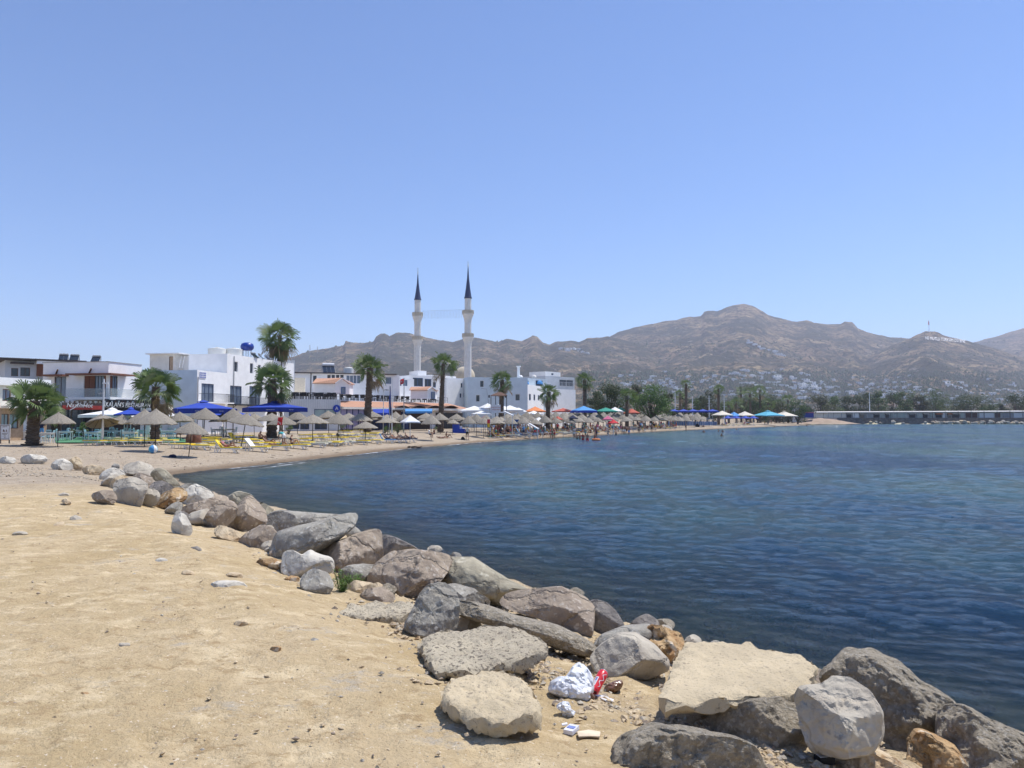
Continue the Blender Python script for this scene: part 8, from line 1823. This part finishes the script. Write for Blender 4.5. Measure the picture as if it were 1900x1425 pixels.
# far right loungers and people
for i, (x, y) in enumerate([(1335, 791), (1345, 791.5), (1356, 791), (1366, 790.8), (1376, 790.3), (1386, 790), (1396, 789.6), (1350, 788.5), (1364, 788.5), (1380, 788)]):
    put(L_flat if i % 2 else L_cream, x, y, .1, 'pale yellow lounger in the double row left of the cyan parasol', 'loungers left of the cyan parasol', dz=0)
for i in range(16):
    x = rs.uniform(1338, 1450); y = float(np.interp(x, [1330, 1400, 1450], [790.5, 788.5, 787])); wh = 'under the cyan parasol' if x > 1398 else 'on the loungers left of the cyan parasol'
    person(['seated', 'standing', 'sitting'][i % 3], ['shirt', 'shorts', 'bikini'][i % 3], on(x, y, 0), rs.uniform(-3, 3), '%s holidaymaker %s' % (['seated', 'standing', 'squatting'][i % 3], wh), group='people at the right end of the beach', skin=i, colr=rs.choice(cols), top=rs.choice(cols))
person('standing', 'shorts', on(1273, 798.5, 0), 1.0, 'lone bather standing on the wet sand at the far waterline', skin=2, colr='black_cloth')
person('standing', 'shorts', on(1209, 801.5, 0), 2.6, 'dark figure standing in the shallows below the round green tree', skin=2, colr='black_cloth')
def wet(px, py, pose, of, lab, dz, rz, **kw): p = onz(px, py, 0); p.z = -dz; return person(pose, of, p, rz, lab, **kw)
wet(866, 818.3, 'standing', 'shorts', 'x', .1, 0) if False else None
wet(1029, 813, 'wading', 'bikini', 'bather in red stepping into the water at the rope posts', .2, 2.2, skin=1, colr='red_cloth')
wet(1082, 817, 'wading', 'bikini', 'left bather of the wading group, dark skinned back', .75, 2.8, skin=2, colr='red_cloth'); wet(1090, 817.5, 'wading', 'shorts', 'right bather of the wading group, seen from the back', .7, 3.1, skin=1, colr='red_cloth')
wet(1076, 815, 'wading', 'shorts', 'third bather behind the wading group', .8, .4, skin=2, colr='black_cloth')
wet(1103, 817, 'wading', 'shorts', 'bather holding an orange swim ring', .75, -1.2, skin=2, colr='orange_cloth')
o = None
p = onz(1106, 816.5, .05); q = MB(); n1, n2 = 20, 8
q.add([(p.x + (.42 + .14 * math.cos(6.2832 * j / n2)) * math.cos(6.2832 * i / n1), p.y + (.42 + .14 * math.cos(6.2832 * j / n2)) * math.sin(6.2832 * i / n1), .1 + .14 * math.sin(6.2832 * j / n2)) for i in range(n1) for j in range(n2)], [(i * n2 + j, ((i + 1) % n1) * n2 + j, ((i + 1) % n1) * n2 + (j + 1) % n2, i * n2 + (j + 1) % n2) for i in range(n1) for j in range(n2)])
o = q.build('swim_ring', 'orange_cloth', smooth=True); solo(o, (p.x, p.y, 0)); tag(o, 'orange inflatable swim ring floating by the wading group', 'swim ring')
SW = [(1306, 802.5, 'swimmer left in the open water'), (1334, 801, 'swimmer with raised arm off the lone sand palm'), (1341, 801.5, 'swimmer right next to the one with raised arm'), (1338, 809.5, 'lone dark head of a swimmer farthest from the beach'), (1366, 797.5, 'swimmer below the cream parasol'), (1437, 793, 'bather at the water edge under the cyan parasol'), (1458, 792.5, 'dark bather right of the cyan parasol'), (1497, 790.5, 'tiny swimmer left of the pier'), (1508, 790.5, 'tiny swimmer nearest the pier'), (1128, 806, 'bather left in the shallows below the green canopy'), (1143, 806.5, 'bather right in the shallows below the green canopy'), (1071, 815, 'small child at the water edge by the wading group')]
for i, (x, y, lab) in enumerate(SW): wet(x, y, 'wading', ['shorts', 'bikini'][i % 2], lab, 1.15 if i < 9 else .8, i * 1.3, skin=[2, 0, 2, 2, 3, 1][i % 6], colr='black_cloth', group='swimmers')
for i in range(14):
    x = rs.uniform(990, 1250); wet(x, shore_y(x) + rs.uniform(-1, 3.5), ['wading', 'standing'][i % 2], ['shorts', 'bikini'][i % 2], 'bather ankle deep along the crowded waterline', .25, i * .9, skin=i, colr=rs.choice(cols), group='bathers along the crowded waterline')
# rope posts in the shallows
t = thing('rope_line', 'white rope strung on thin posts along the water edge', 'rope fence', onz(958, 818, 0)); pr = MB(); pp = []
for x, y in [(958, 815), (983, 815.5), (991, 815.8), (1007, 815), (1029, 813), (1045, 813.5), (1067, 811.5)]:
    p = onz(x, y, 0); pp.append(p + Vector((0, 0, .85))); q = MB(); q.bar(p - Vector((0, 0, .3)), p + Vector((0, 0, .9)), .05); q.build('post', 'grey_metal', t)
for a_, c_ in zip(pp, pp[1:]): pr.bar(a_, c_, .035)
pr.build('rope', 'white_metal', t)
# ---- flags, poles, small things
def pole(px, yb, yt, Y, m_, label, name='pole', r=.06, cat='pole', zb=None):
    c = at(px, yb, Y); g = lz(c.x, Y) if zb is None else zb; t_ = thing(name, label, cat, (c.x, Y, g)); MB().tube([(c.x, Y, g), (c.x + .02, Y, at(px, yt, Y).z)], [r, r * .6], 8).build('pole', m_, t_); return t_
t = pole(190, 815, 703, 57, 'white_metal', 'white street lamp rising behind the tipped straw umbrella', 'street_lamp', .09, 'street lamp')
c = at(192, 711, 57); MB().box((c.x + .16, c.y, c.z), (.4, .16, .1)).build('lamp_head', 'sign_white', t); c = at(186, 730, 57); MB().box((c.x, c.y, c.z), (.3, .14, .12)).build('camera_box', 'grey_metal', t)
t = pole(749, 800, 701, 104, 'grey_metal', 'flagpole with a red flag on the restaurant terrace', 'flagpole', .08, 'flagpole')
f0 = at(749, 702, 104); q = MB(); k = 104 / FPX; n_ = 8; vs = []
for i in range(n_ + 1):
    for j in range(5): vs.append((f0.x - i / n_ * 6 * k + .0, f0.y + .12 * math.sin(i * 1.2 + j), f0.z - j / 4 * 9.5 * k - i / n_ * 2.6 * k))
q.add(vs, [(i * 5 + j, (i + 1) * 5 + j, (i + 1) * 5 + j + 1, i * 5 + j + 1) for i in range(n_) for j in range(4)]); fg = q.build('flag', 'red_cloth', t)
q = MB(); cc = Vector((f0.x - 2.9 * k, f0.y - .14, f0.z - 6.1 * k)); r_ = 1.7 * k
vs = [cc + Vector((r_ * math.cos(a), 0, r_ * math.sin(a))) for a in [.6 + i * (6.2832 - 1.2) / 14 for i in range(15)]] + [cc + Vector((r_ * .28 + r_ * .78 * math.cos(a), 0, r_ * .78 * math.sin(a))) for a in [.75 + i * (6.2832 - 1.5) / 14 for i in range(15)]]
q.add(vs, [(i, i + 1, 15 + i + 1, 15 + i) for i in range(14)]); 
st = [cc + Vector((r_ * .9 + (.42 if i % 2 == 0 else .17) * r_ * math.cos(i * math.pi / 5 + math.pi), 0, (.42 if i % 2 == 0 else .17) * r_ * math.sin(i * math.pi / 5))) for i in range(10)]; q.add(st, [tuple(range(10))]); q.build('crescent_and_star', 'sign_white', fg)
t = pole(727, 800, 700, 100, 'white_metal', 'white mast beside the tall dark blue banner', 'mast', .07, 'mast')
t = pole(722.5, 800, 716, 99, 'grey_metal', 'tall narrow dark blue feather banner before the restaurant row', 'banner', .05, 'banner'); k = 99 / FPX
q = MB(); c = at(724.5, 716, 99); vs = []
for i in range(9): w2 = (1.0 + 5.5 * (i / 8) ** 1.2 if i < 7 else 5.0) * k; z_ = c.z - i / 8 * 50 * k; vs += [(c.x + .02 * i, c.y + .1 * math.sin(i), z_), (c.x + .02 * i - w2, c.y + .14 * math.sin(i + 1), z_ - .02)]
q.add(vs, [(2 * i, 2 * i + 2, 2 * i + 3, 2 * i + 1) for i in range(8)]); q.build('banner_cloth', 'flag_blue', t)
t = pole(711, 800, 704, 97, 'white_metal', 'thin white lamp post with a drooping arm right of the shaggy palm', 'street_lamp', .06, 'street lamp'); c = at(711, 727, 97)
MB().tube([c, c + Vector((.2, 0, .3)), c + Vector((.55, 0, .28))], .03, 6).build('lamp_arm', 'grey_metal', t); MB().box(c + Vector((.5, 0, .22)), (.4, .14, .1)).build('lamp_head', 'grey_metal', t)
# red and yellow beach flag
b0 = ghit(909.5, 814.5); b0.z = lz(b0.x, b0.y); k = b0.y / FPX; t = thing('beach_flag', 'red over yellow lifeguard flag on a thin pole at the waterline', 'flag', b0)
MB().tube([b0, b0 + Vector((0, 0, 37 * k))], .025, 6).build('pole', 'white_metal', t)
MB().add([b0 + Vector((-.0, .01, 36.5 * k)), b0 + Vector((-5.8 * k, .05, 36 * k)), b0 + Vector((-5.4 * k, .02, 28.5 * k)), b0 + Vector((0, 0, 29 * k))], [(0, 1, 2, 3)]).build('red_half', 'red_cloth', t)
MB().add([b0 + Vector((0, .01, 28.95 * k)), b0 + Vector((-5.4 * k, .02, 28.45 * k)), b0 + Vector((-5.0 * k, .05, 21.5 * k)), b0 + Vector((0, 0, 21.8 * k))], [(0, 1, 2, 3)]).build('yellow_half', 'yellow_cloth', t)
# red banner by the turquoise man
b0 = ghit(518, 830); b0.z = lz(b0.x, b0.y); k = b0.y / FPX; t = thing('red_pennant', 'crumpled bright red cloth on a thin stick above the turquoise shirted man', 'flag', b0)
MB().tube([b0, b0 + Vector((0, 0, 50 * k))], .015, 6).build('stick', 'pole_dark', t)
q = MB(); vs = []
for i in range(6):
    for j in range(4): vs.append(b0 + Vector(((-4.5 + j * 3 + .8 * i * .5) * k, .03 * math.sin(i * 2 + j * 1.7), (41 + i * 2.9) * k)))
q.add(vs, [(i * 4 + j, i * 4 + j + 1, (i + 1) * 4 + j + 1, (i + 1) * 4 + j) for i in range(5) for j in range(3)]); q.build('cloth', 'red_cloth', t)
q = MB()
for i in range(3): c = b0 + Vector((-.1 + .1 * i, -.06, (47 - i * 1.5) * k)); q.box(c, (.03, .01, .16)); q.box(c + Vector((.03, 0, .04)), (.05, .01, .02))
q.build('white_marks', 'sign_white', t)
# beach ball, dark stone-like towel, bags
b0 = ghit(284, 841.5); r_ = .27; q = MB(); q.lathe([(r_ * math.sin(a) + .001, r_ - r_ * math.cos(a)) for a in [i * math.pi / 14 for i in range(15)]], 20, c=tuple(b0)); o = q.build('beach_ball', ['cyan_cloth', 'sky_cloth', 'white_cloth'], smooth=True)
for p in o.data.polygons: p.material_index = int((p.index % 20) / 3.4) % 3
solo(o, b0); tag(o, 'blue beach ball lying under the wide straw umbrella', 'beach ball')
rock([(312, 847), (316, 844), (322, 843), (328, 846), (327, 849), (315, 849)], 'navy_cloth', 'dark crumpled towel lying on the sand left of the nearest umbrella', name='towel', T=.5, lean=.4, facets=3, amp=.08, seed=900, cat='towel', group=None, res=24)
for i, (x0, x1, y0, y1, lab, m_) in enumerate([(355, 372, 803, 824, 'large brown cloth bag hanging under the nearest straw umbrella', 'wood_red'), (346, 356, 806, 822, 'smaller brown cloth bag left of the large one', 'wood_brown')]):
    c = ghit((x0 + x1) / 2, 832); k = c.y / FPX; q = MB(); z0 = c.z + (832 - y1) * k; z1 = c.z + (832 - y0) * k; w2 = (x1 - x0) * k / 2; vs = []
    for j, (zz, ww, dd) in enumerate([(z0, .85, .16), (z0 + .1, 1, .2), ((z0 + z1) / 2, .97, .18), (z1 - .08, .9, .1), (z1, .8, .04)]):
        vs += [(c.x - w2 * ww, c.y - dd, zz), (c.x + w2 * ww, c.y - dd, zz + .02), (c.x + w2 * ww, c.y + dd, zz), (c.x - w2 * ww, c.y + dd, zz)]
    q.add(vs, [(j * 4 + a, j * 4 + (a + 1) % 4, j * 4 + 4 + (a + 1) % 4, j * 4 + 4 + a) for j in range(4) for a in range(4)] + [(3, 2, 1, 0), (16, 17, 18, 19)]); t = thing('cloth_bag', lab, 'bag', (c.x, c.y, c.z)); q.build('bag_body', m_, t, smooth=True)
    q = MB(); q.tube([(c.x - w2 * .5, c.y, z1), (c.x, c.y, z1 + .25), (c.x + w2 * .5, c.y, z1)], .015, 5); q.build('bag_strap', 'wood_dark', t)
    q = MB(); q.bar((c.x, c.y, c.z - .02), (c.x, c.y, z1 + .25), .03); q.build('hanging_stand', 'pole_dark', t)
# menu board, counter and yellow board at the left edge
k = 56 / FPX; c = ghit(9, 823); c.z = lz(c.x, c.y); k = c.y / FPX; t = thing('menu_board', 'white framed menu board standing on the sand at the left edge', 'sign board', c)
MB().box(c + Vector((0, 0, 21 * k)), (18 * k, .06, 28 * k)).build('board', 'sign_white', t)
q = MB()
for s in (-1, 1): q.bar(c + Vector((s * 8 * k, 0, 0)), c + Vector((s * 8 * k, 0, 8 * k)), .06)
q.build('legs', 'dark_metal', t)
q = MB(); y_ = -.035
for s in (-1, 1): q.box(c + Vector((s * 8 * k, y_, 21 * k)), (.03, .01, 26 * k)); q.add([c + Vector((s * 1.5 * k - 2.5 * k * (s < 0), y_, 22 * k)), c + Vector((s * 1.5 * k + 2.5 * k * (s > 0) + (2 * k if s < 0 else 0), y_, 22 * k)), c + Vector((s * 2.8 * k, y_, 27 * k))], [(0, 1, 2)])
for z_, w2 in ((31, 9), (19, 11), (17, 8), (14, 4), (33.5, 16), (8.5, 16), (11, 3)): q.box(c + Vector((0, y_, z_ * k)), (w2 * k, .01, .8 * k))
q.build('printed_marks', 'wood_brown', t)
c = ghit(44, 817); c.z = lz(c.x, c.y); k = c.y / FPX; t = thing('sales_counter', 'low white counter with a yellow end panel left of the thick palm', 'counter', c)
MB().box(c + Vector((2 * k, .4, 8 * k)), (26 * k, .8, 16 * k)).build('counter_body', 'cream_wall', t); MB().box(c + Vector((2 * k, .4, 16.5 * k)), (28 * k, .9, 1.2 * k)).build('counter_top', 'white_wall', t)
MB().box(c + Vector((-14 * k, .1, 8 * k)), (3 * k, .5, 17 * k)).build('yellow_panel', 'yellow_cloth', t); MB().box(c + Vector((1 * k, .35, 19 * k)), (10 * k, .4, 3 * k)).build('white_cover', 'white_cloth', t)
# folded white parasol near the green shrub
b0 = ghit(276, 818); k = b0.y / FPX; t = thing('folded_parasol', 'closed white parasol behind the umbrella with the beach ball', 'parasol', b0); MB().tube([b0, b0 + Vector((0, 0, 36 * k))], .025, 6).build('pole', 'pole_dark', t); MB().lathe([(.03, 12 * k), (.14, 14 * k), (.2, 28 * k), (.22, 32 * k), (.02, 34 * k)], 10, c=tuple(b0), jit=.12, rnd=rs).build('folded_cloth', 'white_cloth', t)
# lookout shelter with red-lettered board
c = at(928, 780, 112); g = lz(c.x, c.y); k = 112 / FPX; t = thing('lookout_shelter', 'raised shelter with a brown pitched roof and a board with red lettering', 'shelter', (c.x, 112, g)); z = lambda y: at(928, y, 112).z
X = lambda px: (px - 950) / FPX * 112
for px, dy in ((911, 0), (940, 0), (919, 2.2), (934, 2.2)): q = MB(); q.bar((X(px), 112 + dy, g), (X(px), 112 + dy, z(734)), .1); q.build('post', 'dark_metal', t)
q = MB(); q.add([(X(909), 111.6, z(734)), (X(942), 111.6, z(734)), (X(940), 114.8, z(734)), (X(912), 114.8, z(734)), (X(924), 113.2, z(727)), (X(930), 113.2, z(727))], [(0, 1, 5, 4), (1, 2, 5), (2, 3, 4, 5), (3, 0, 4), (3, 2, 1, 0)]); q.build('roof', 'wood_brown', t)
q = MB(); q.box(((X(910) + X(941)) / 2, 113.2, z(765)), (X(941) - X(910), 3, .15)); q.build('platform', 'white_wall', t)
q = MB(); q.box((X(919.5), 111.7, z(758.5)), (X(929) - X(910), .06, 15 * k)); sb = q.build('notice_board', 'sign_white', t)
text_part(sb, 'CANKURTARAN', (X(920.5), 111.66, z(756)), 0, .22, 'sign_red', name='red_lettering', ext=.004); text_part(sb, 'LIFEGUARD', (X(920.5), 111.66, z(760)), 0, .24, 'sign_red', name='red_lettering', ext=.004)
for px in (907.5, 938.5): q = MB(); q.box((X(px), 111.9, z(735.5)), (2.8 * k, .2, 5 * k)); q.build('loudspeaker', 'black', t)
q = MB(); q.bar((X(903), 111.5, z(722)), (X(910), 111.8, z(770)), .05); q.bar((X(893), 111.5, z(721)), (X(903), 111.5, z(722)), .05); q.build('lamp_arm', 'grey_metal', t)
# blue cabin, navy shade cloth, white beam
c = ghit(848, 803.5); k = c.y / FPX; t = thing('changing_cabin', 'blue cloth changing cabin behind the umbrellas left of the thick posted one', 'cabin', c)
MB().box(c + Vector((-.2, .6, 9.5 * k)), (12 * k, 1.2, 19 * k)).build('cloth_wall', 'blue_cloth', t); MB().box(c + Vector((10 * k, .6, 4 * k)), (13 * k, 1.0, 8 * k)).build('blue_bench', 'blue_cloth', t); MB().box(c + Vector((7 * k, .5, 10 * k)), (4 * k, .3, 6 * k)).build('white_panel', 'white_cloth', t)
c = ghit(955, 808); k = c.y / FPX; t = thing('shade_cloth', 'grey blue sheet hung between posts in the crowd', 'shade cloth', c); MB().box(c + Vector((0, 0, 24 * k)), (16 * k, .05, 11 * k)).build('sheet', 'blue_frame', t)
for s in (-1, 1): MB().bar(c + Vector((s * 8 * k, 0, 0)), c + Vector((s * 8 * k, 0, 30 * k)), .06).build('post', 'white_metal', t)
for i, (x0, y0, x1, y1, lab) in enumerate([(935, 763, 952, 771, 'white slanting beam below the shelter'), (982, 786, 999, 796, 'white slanting board among the crowd')]):
    q = MB(); a_, c_ = at(x0, y0, 105), at(x1, y1, 103); q.bar(a_, c_, .3, .12); g_ = lz(a_.x, 105); q.bar((a_.x + .1, 105, g_), (a_.x + .1, 105, a_.z), .08); q.bar((c_.x - .1, 103, g_), (c_.x - .1, 103, c_.z), .08); o = q.build('slanting_board', 'white_metal'); solo(o, (a_.x, 105, g_)); tag(o, lab, 'board')
# boxes and bags in the crowd region on the sand
for i, (x, y, w_, h_, m_, lab) in enumerate([(859, 816, 8, 6, 'black_cloth', 'black bag on the sand left of the person at the waterline'), (1294, 792, 9, 6, 'black_cloth', 'dark beach bag heap near the lone bather'), (1224, 789, 6, 4, 'black_cloth', 'dark bag under the last straw umbrellas'), (1305, 792, 5, 3, 'wood_brown', 'small brown bag right of the dark heap')]):
    rock([(x - w_ / 2, y), (x - w_ * .35, y - h_ * .7), (x, y - h_), (x + w_ * .35, y - h_ * .6), (x + w_ / 2, y)], m_, lab, name='beach_bag', T=.6, lean=.3, facets=3, amp=.05, seed=950 + i, cat='bag', group=None, res=20)
# white bare poles with cross arms, masts
for i, (x, yt, Y, lab) in enumerate([(1253, 728, 215, 'white pole with short cross arms left above the blue parasols'), (1285, 735, 220, 'white pole with short cross arms in the middle above the blue parasols'), (1316, 734, 225, 'white pole with short cross arms left of the lone sand palm'), (1344, 736, 240, 'white pole with short cross arms right of the lone sand palm')]):
    t = pole(x, 785, yt, Y, 'white_metal', lab, 'lamp_post', .16, 'lamp post')
    q = MB(); c = at(x, yt, Y)
    for j in range(7): z_ = c.z - .8 - j * .75; a = j * 1.1; q.bar((c.x - .75 * math.cos(a), Y - .75 * math.sin(a), z_), (c.x + .75 * math.cos(a), Y + .75 * math.sin(a), z_), .07)
    q.build('cross_arms', 'white_metal', t)
for x, yt, Y, lab in [(1455, 727, 330, 'tall thin grey mast above the cream parasol'), (1614, 727, 352, 'tall white mast standing on the pier'), (1510, 752, 350, 'short pole at the near end of the pier')]:
    pole(x, 775, yt, Y, 'white_metal' if x > 1600 else 'grey_metal', lab, 'mast', .22, 'mast')
# blue screen fence behind the last umbrellas
A_, B_ = at(1238, 784, 205), at(1330, 782, 225); t = thing('screen_fence', 'low blue screen fence behind the last straw umbrellas', 'fence', A_)
q = MB(); ga, gb = lz(A_.x, A_.y), lz(B_.x, B_.y); q.add([(A_.x, A_.y, ga), (B_.x, B_.y, gb), (B_.x, B_.y, gb + 1.15), (A_.x, A_.y, ga + 1.15)], [(0, 1, 2, 3)]); q.build('mesh_screen', 'blue_frame', t)
for k in range(24): c = A_.lerp(B_, k / 23); q = MB(); q.bar((c.x, c.y - .05, ga + (gb - ga) * k / 23), (c.x, c.y - .05, ga + 1.25 + (gb - ga) * k / 23), .09); q.build('post', 'white_metal' if k % 3 else 'grey_metal', t)
# ================================================================ PIER
mk('quay_stone', (.17, .15, .13), (.10, .09, .08), scale=.8, rough=.95, bump=1, bscale=1.5, bdist=.2); mk('pier_grey', (.42, .42, .40), (.34, .34, .33), scale=.5, rough=.8); mk('pier_roof', (.62, .60, .57), (.5, .47, .44), scale=.4, rough=.8)
YP = 343.0
xq0, xq1 = (1545 - 950) / FPX * YP, 420.0
t = thing('quay_wall', 'long dark stone quay wall carrying the pier buildings', 'quay wall', (xq0, YP, 0)); q = MB(); n_ = 90
vs = []
for i in range(n_ + 1):
    x = xq0 + (xq1 - xq0) * i / n_; vs += [(x, YP - .4 + rs.uniform(-.2, .2), -1), (x, YP + rs.uniform(-.1, .1), 1.4), (x, YP + .1, 2.75), (x, YP + 3, 2.75)]
q.add(vs, [(i * 4 + j, (i + 1) * 4 + j, (i + 1) * 4 + j + 1, i * 4 + j + 1) for i in range(n_) for j in range(3)]); q.build('masonry', 'quay_stone', t)
t = thing('pier_building', 'very long low building on the pier with a thin pale roof and many bays', 'building', (xq0 - 8, YP + 4, 2.7), None)
x0b = (1508 - 950) / FPX * (YP + 4); FP = Fac((x0b, YP + 4), (420, YP + 4)); zt0, zt1 = at(1520, 765, YP + 4).z, at(1900, 762, YP + 4).z
q = MB(); FP.box(q, 0, 2.5, FP.L, zt0 - .1, -6, -.6); q.build('wall', 'pier_grey', t)
q = MB(); A_ = FP.pt(-1, zt0, 1.0); B_ = FP.pt(FP.L, zt1 + .5, 1.0); C_ = FP.pt(FP.L, zt1 + .9, -7); D_ = FP.pt(-1, zt0 + .4, -7); v = Vector((0, 0, -.22)); q.add([A_, B_, C_, D_, A_ + v, B_ + v, C_ + v, D_ + v], [(0, 1, 2, 3), (7, 6, 5, 4), (0, 4, 5, 1), (3, 7, 4, 0)]); q.build('roof', 'pier_roof', t)
bays = [(1510, 1528, 'cream_wall'), (1529, 1547, 'cream_wall'), (1548, 1570, 'cream_wall'), (1572, 1580, 'black'), (1583, 1594, 'white_wall'), (1596, 1604, 'dark_glass'), (1606, 1620, 'pier_grey'), (1622, 1632, 'black'), (1634, 1642, 'pale_glass'), (1644, 1650, 'black'), (1653, 1664, 'pale_glass'), (1666, 1684, 'pale_glass'), (1688, 1699, 'black'), (1702, 1712, 'pale_glass'), (1714, 1722, 'black'), (1727, 1735, 'pale_glass'), (1737, 1748, 'black'), (1750, 1756, 'white_wall'), (1759, 1766, 'dark_glass'), (1768, 1781, 'black'), (1783, 1789, 'pale_glass'), (1793, 1803, 'wood_brown'), (1805, 1814, 'wood_brown'), (1818, 1845, 'sign_white'), (1848, 1857, 'wood_brown'), (1862, 1880, 'curtain_glass'), (1882, 1906, 'sign_white'), (1910, 1935, 'black'), (1940, 1965, 'white_wall')]
for a, c_, m_ in bays:
    r = FP.rect(a, 766, c_, 774.2); q = MB(); FP.box(q, r[0], 2.85, r[2], min(r[3], zt0 - .3), -.58, -.35); bo = q.build('bay_panel', m_, t)
    if m_ in ('black', 'dark_glass'):
        q = MB(); q.add([FP.pt(r[0] - .3, zt0 - .35, -.3), FP.pt(r[2] + .3, zt0 - .35, -.3), FP.pt(r[2] + .3, zt0 - .9, .7), FP.pt(r[0] - .3, zt0 - .9, .7)], [(0, 1, 2, 3)]); q.build('small_awning', 'orange_cloth' if a % 2 else 'cream_cloth', t)
for x in range(1512, 1960, 24): q = MB(); u = FP.uz(x, 770)[0]; q.bar(FP.pt(u, 2.7, .8), FP.pt(u, zt0 - .05 + (zt1 - zt0) * max(0, (x - 1520) / 380), .8), .22); q.build('roof_post', 'roof_dark' if x > 1720 else 'pier_grey', t)
protoR = None
for i in range(66):
    x = 1712 + i * 3.0 + rs.uniform(-1, 1) if i < 60 else rs.uniform(1565, 1700); y = 787.5 - rs.uniform(0, 3.5) * (i < 60); w_ = rs.uniform(5, 8.5); h_ = rs.uniform(3.5, 5.5) if i < 60 else 2.5
    if i % 11 < 4 and i >= 11 and protoR:
        pass
    c = at(x, 0, YP - 3.2 - (787.5 - y) * -.4); s_ = w_ * YP / FPX / 2
    if protoR is None:
        protoR = []
        for v_ in range(5):
            bm = bmesh.new(); bmesh.ops.create_icosphere(bm, subdivisions=3, radius=1); r_ = random.Random(v_)
            nn = [(Vector((r_.uniform(-1, 1), r_.uniform(-1, 1), r_.uniform(-1, 1))).normalized(), r_.uniform(.55, .85)) for _ in range(9)]
            for vv in bm.verts:
                for n__, cu in nn:
                    d = vv.co.dot(n__) - cu
                    if d > 0: vv.co -= n__ * d
                vv.co *= 1 + .08 * noise.noise(vv.co * 2 + Vector((v_, 0, 0)))
            me = bpy.data.meshes.new('r'); bm.to_mesh(me); bm.free(); me.materials.append(M[['rock_pale', 'rock_brown', 'rock_cream', 'rock_grey', 'rock_pale'][v_]]); o = bpy.data.objects.new('pier_rock', me); C.objects.link(o); tag(o, 'x', 'rock'); protoR.append(o)
    place(protoR[i % 5], (c.x, YP - 1.2 - rs.uniform(0, 2.2), .35 + rs.uniform(-.2, .7)), rs.uniform(0, 6), (s_ * 1.15, s_ * 1.1, s_ * .95), '%s boulder of the rubble line at the foot of the quay wall' % ['pale', 'brown', 'cream', 'grey', 'whitish'][i % 5] if i < 60 else '%s rock lying alone before the bare part of the quay wall' % ['pale', 'brown', 'cream', 'grey', 'whitish'][i % 5], 'rocks along the quay')
# white kiosk with arches, blue tarpaulin, sand heap, beach wall
c = at(1478, 775, 322); k = 322 / FPX; t = thing('white_kiosk', 'small two storey white kiosk at the root of the pier', 'kiosk', (c.x, 322, 1.2)); z = lambda y: at(1478, y, 322).z
q = MB(); q.box((c.x, 324, (z(759) + 1) / 2), (16 * k, 4, z(759) - 1)); q.build('wall', 'white_wall', t); q = MB(); q.box((c.x - .2, 324, z(758)), (14 * k, 3.6, 2.5 * k)); q.build('roof', 'white_metal', t)
for i in range(4): q = MB(); q.box((c.x - 5.5 * k + i * 3.6 * k, 321.96, z(765)), (1.8 * k, .1, 1.8 * k)); q.build('window', 'dark_glass', t)
c = at(1499, 775, 318); k = 318 / FPX; t = thing('tarpaulin_stall', 'stall hung with a bright blue tarpaulin beside the white kiosk', 'stall', (c.x, 318, 1.5)); q = MB(); q.box((c.x, 319, at(1499, 770.5, 318).z), (22 * k, 2, 8.5 * k)); q.build('tarpaulin', 'blue_valance', t); q = MB(); q.box((c.x, 319, at(1499, 765.6, 318).z), (22.5 * k, 2.3, 1.2 * k)); q.build('top_edge', 'pink_cloth', t)
for s in (-1, 1): q = MB(); q.bar((c.x + s * 10 * k, 319, 1), (c.x + s * 10 * k, 319, at(1499, 770, 318).z), .15); q.build('post', 'grey_metal', t)
rs2 = random.Random(5); q = MB(); cm = at(1524, 786, 322); vs = []; nx = 30
for i in range(nx + 1):
    for j in range(12):
        u = i / nx * 2 - 1; v = j / 11 * 2 - 1; hh = 2.3 * max(0, 1 - abs(u) ** 1.4) * max(0, 1 - v * v); vs.append((cm.x + u * 14, 322 + v * 8, .35 + hh * (1 + .08 * rs2.uniform(-1, 1))))
q.add(vs, [(i * 12 + j, (i + 1) * 12 + j, (i + 1) * 12 + j + 1, i * 12 + j + 1) for i in range(nx) for j in range(11)]); mk('heap_sand', (.40, .30, .22), (.32, .24, .17), scale=.6, rough=.95, bump=.6, bscale=2); o = q.build('sand_heap', 'heap_sand', smooth=True); solo(o, (cm.x, 322, .3)); tag(o, 'brown heap of sand before the left end of the pier building', 'sand heap')
A_ = at(1440, 780, 305); q = MB(); q.box(((A_.x + at(1545, 780, 330).x) / 2, 326, 1.9), (at(1545, 780, 330).x - A_.x, .4, 1.7)); o = q.build('retaining_wall', 'concrete'); solo(o, (A_.x, 326, 1)); tag(o, 'low concrete wall joining the beach to the pier', 'wall')
# remove prototypes nobody used
for pr in UMB + [L_flat, L_up, L_towel, L_blue, L_cream, L_bl2, CH_T, CH_TB, CH_B, TB_W, TB_B, TB_K] + list(PEOPLE.values()) + (protoR or []):
    if pr.name not in _used:
        for c in list(pr.children): bpy.data.objects.remove(c)
        bpy.data.objects.remove(pr)
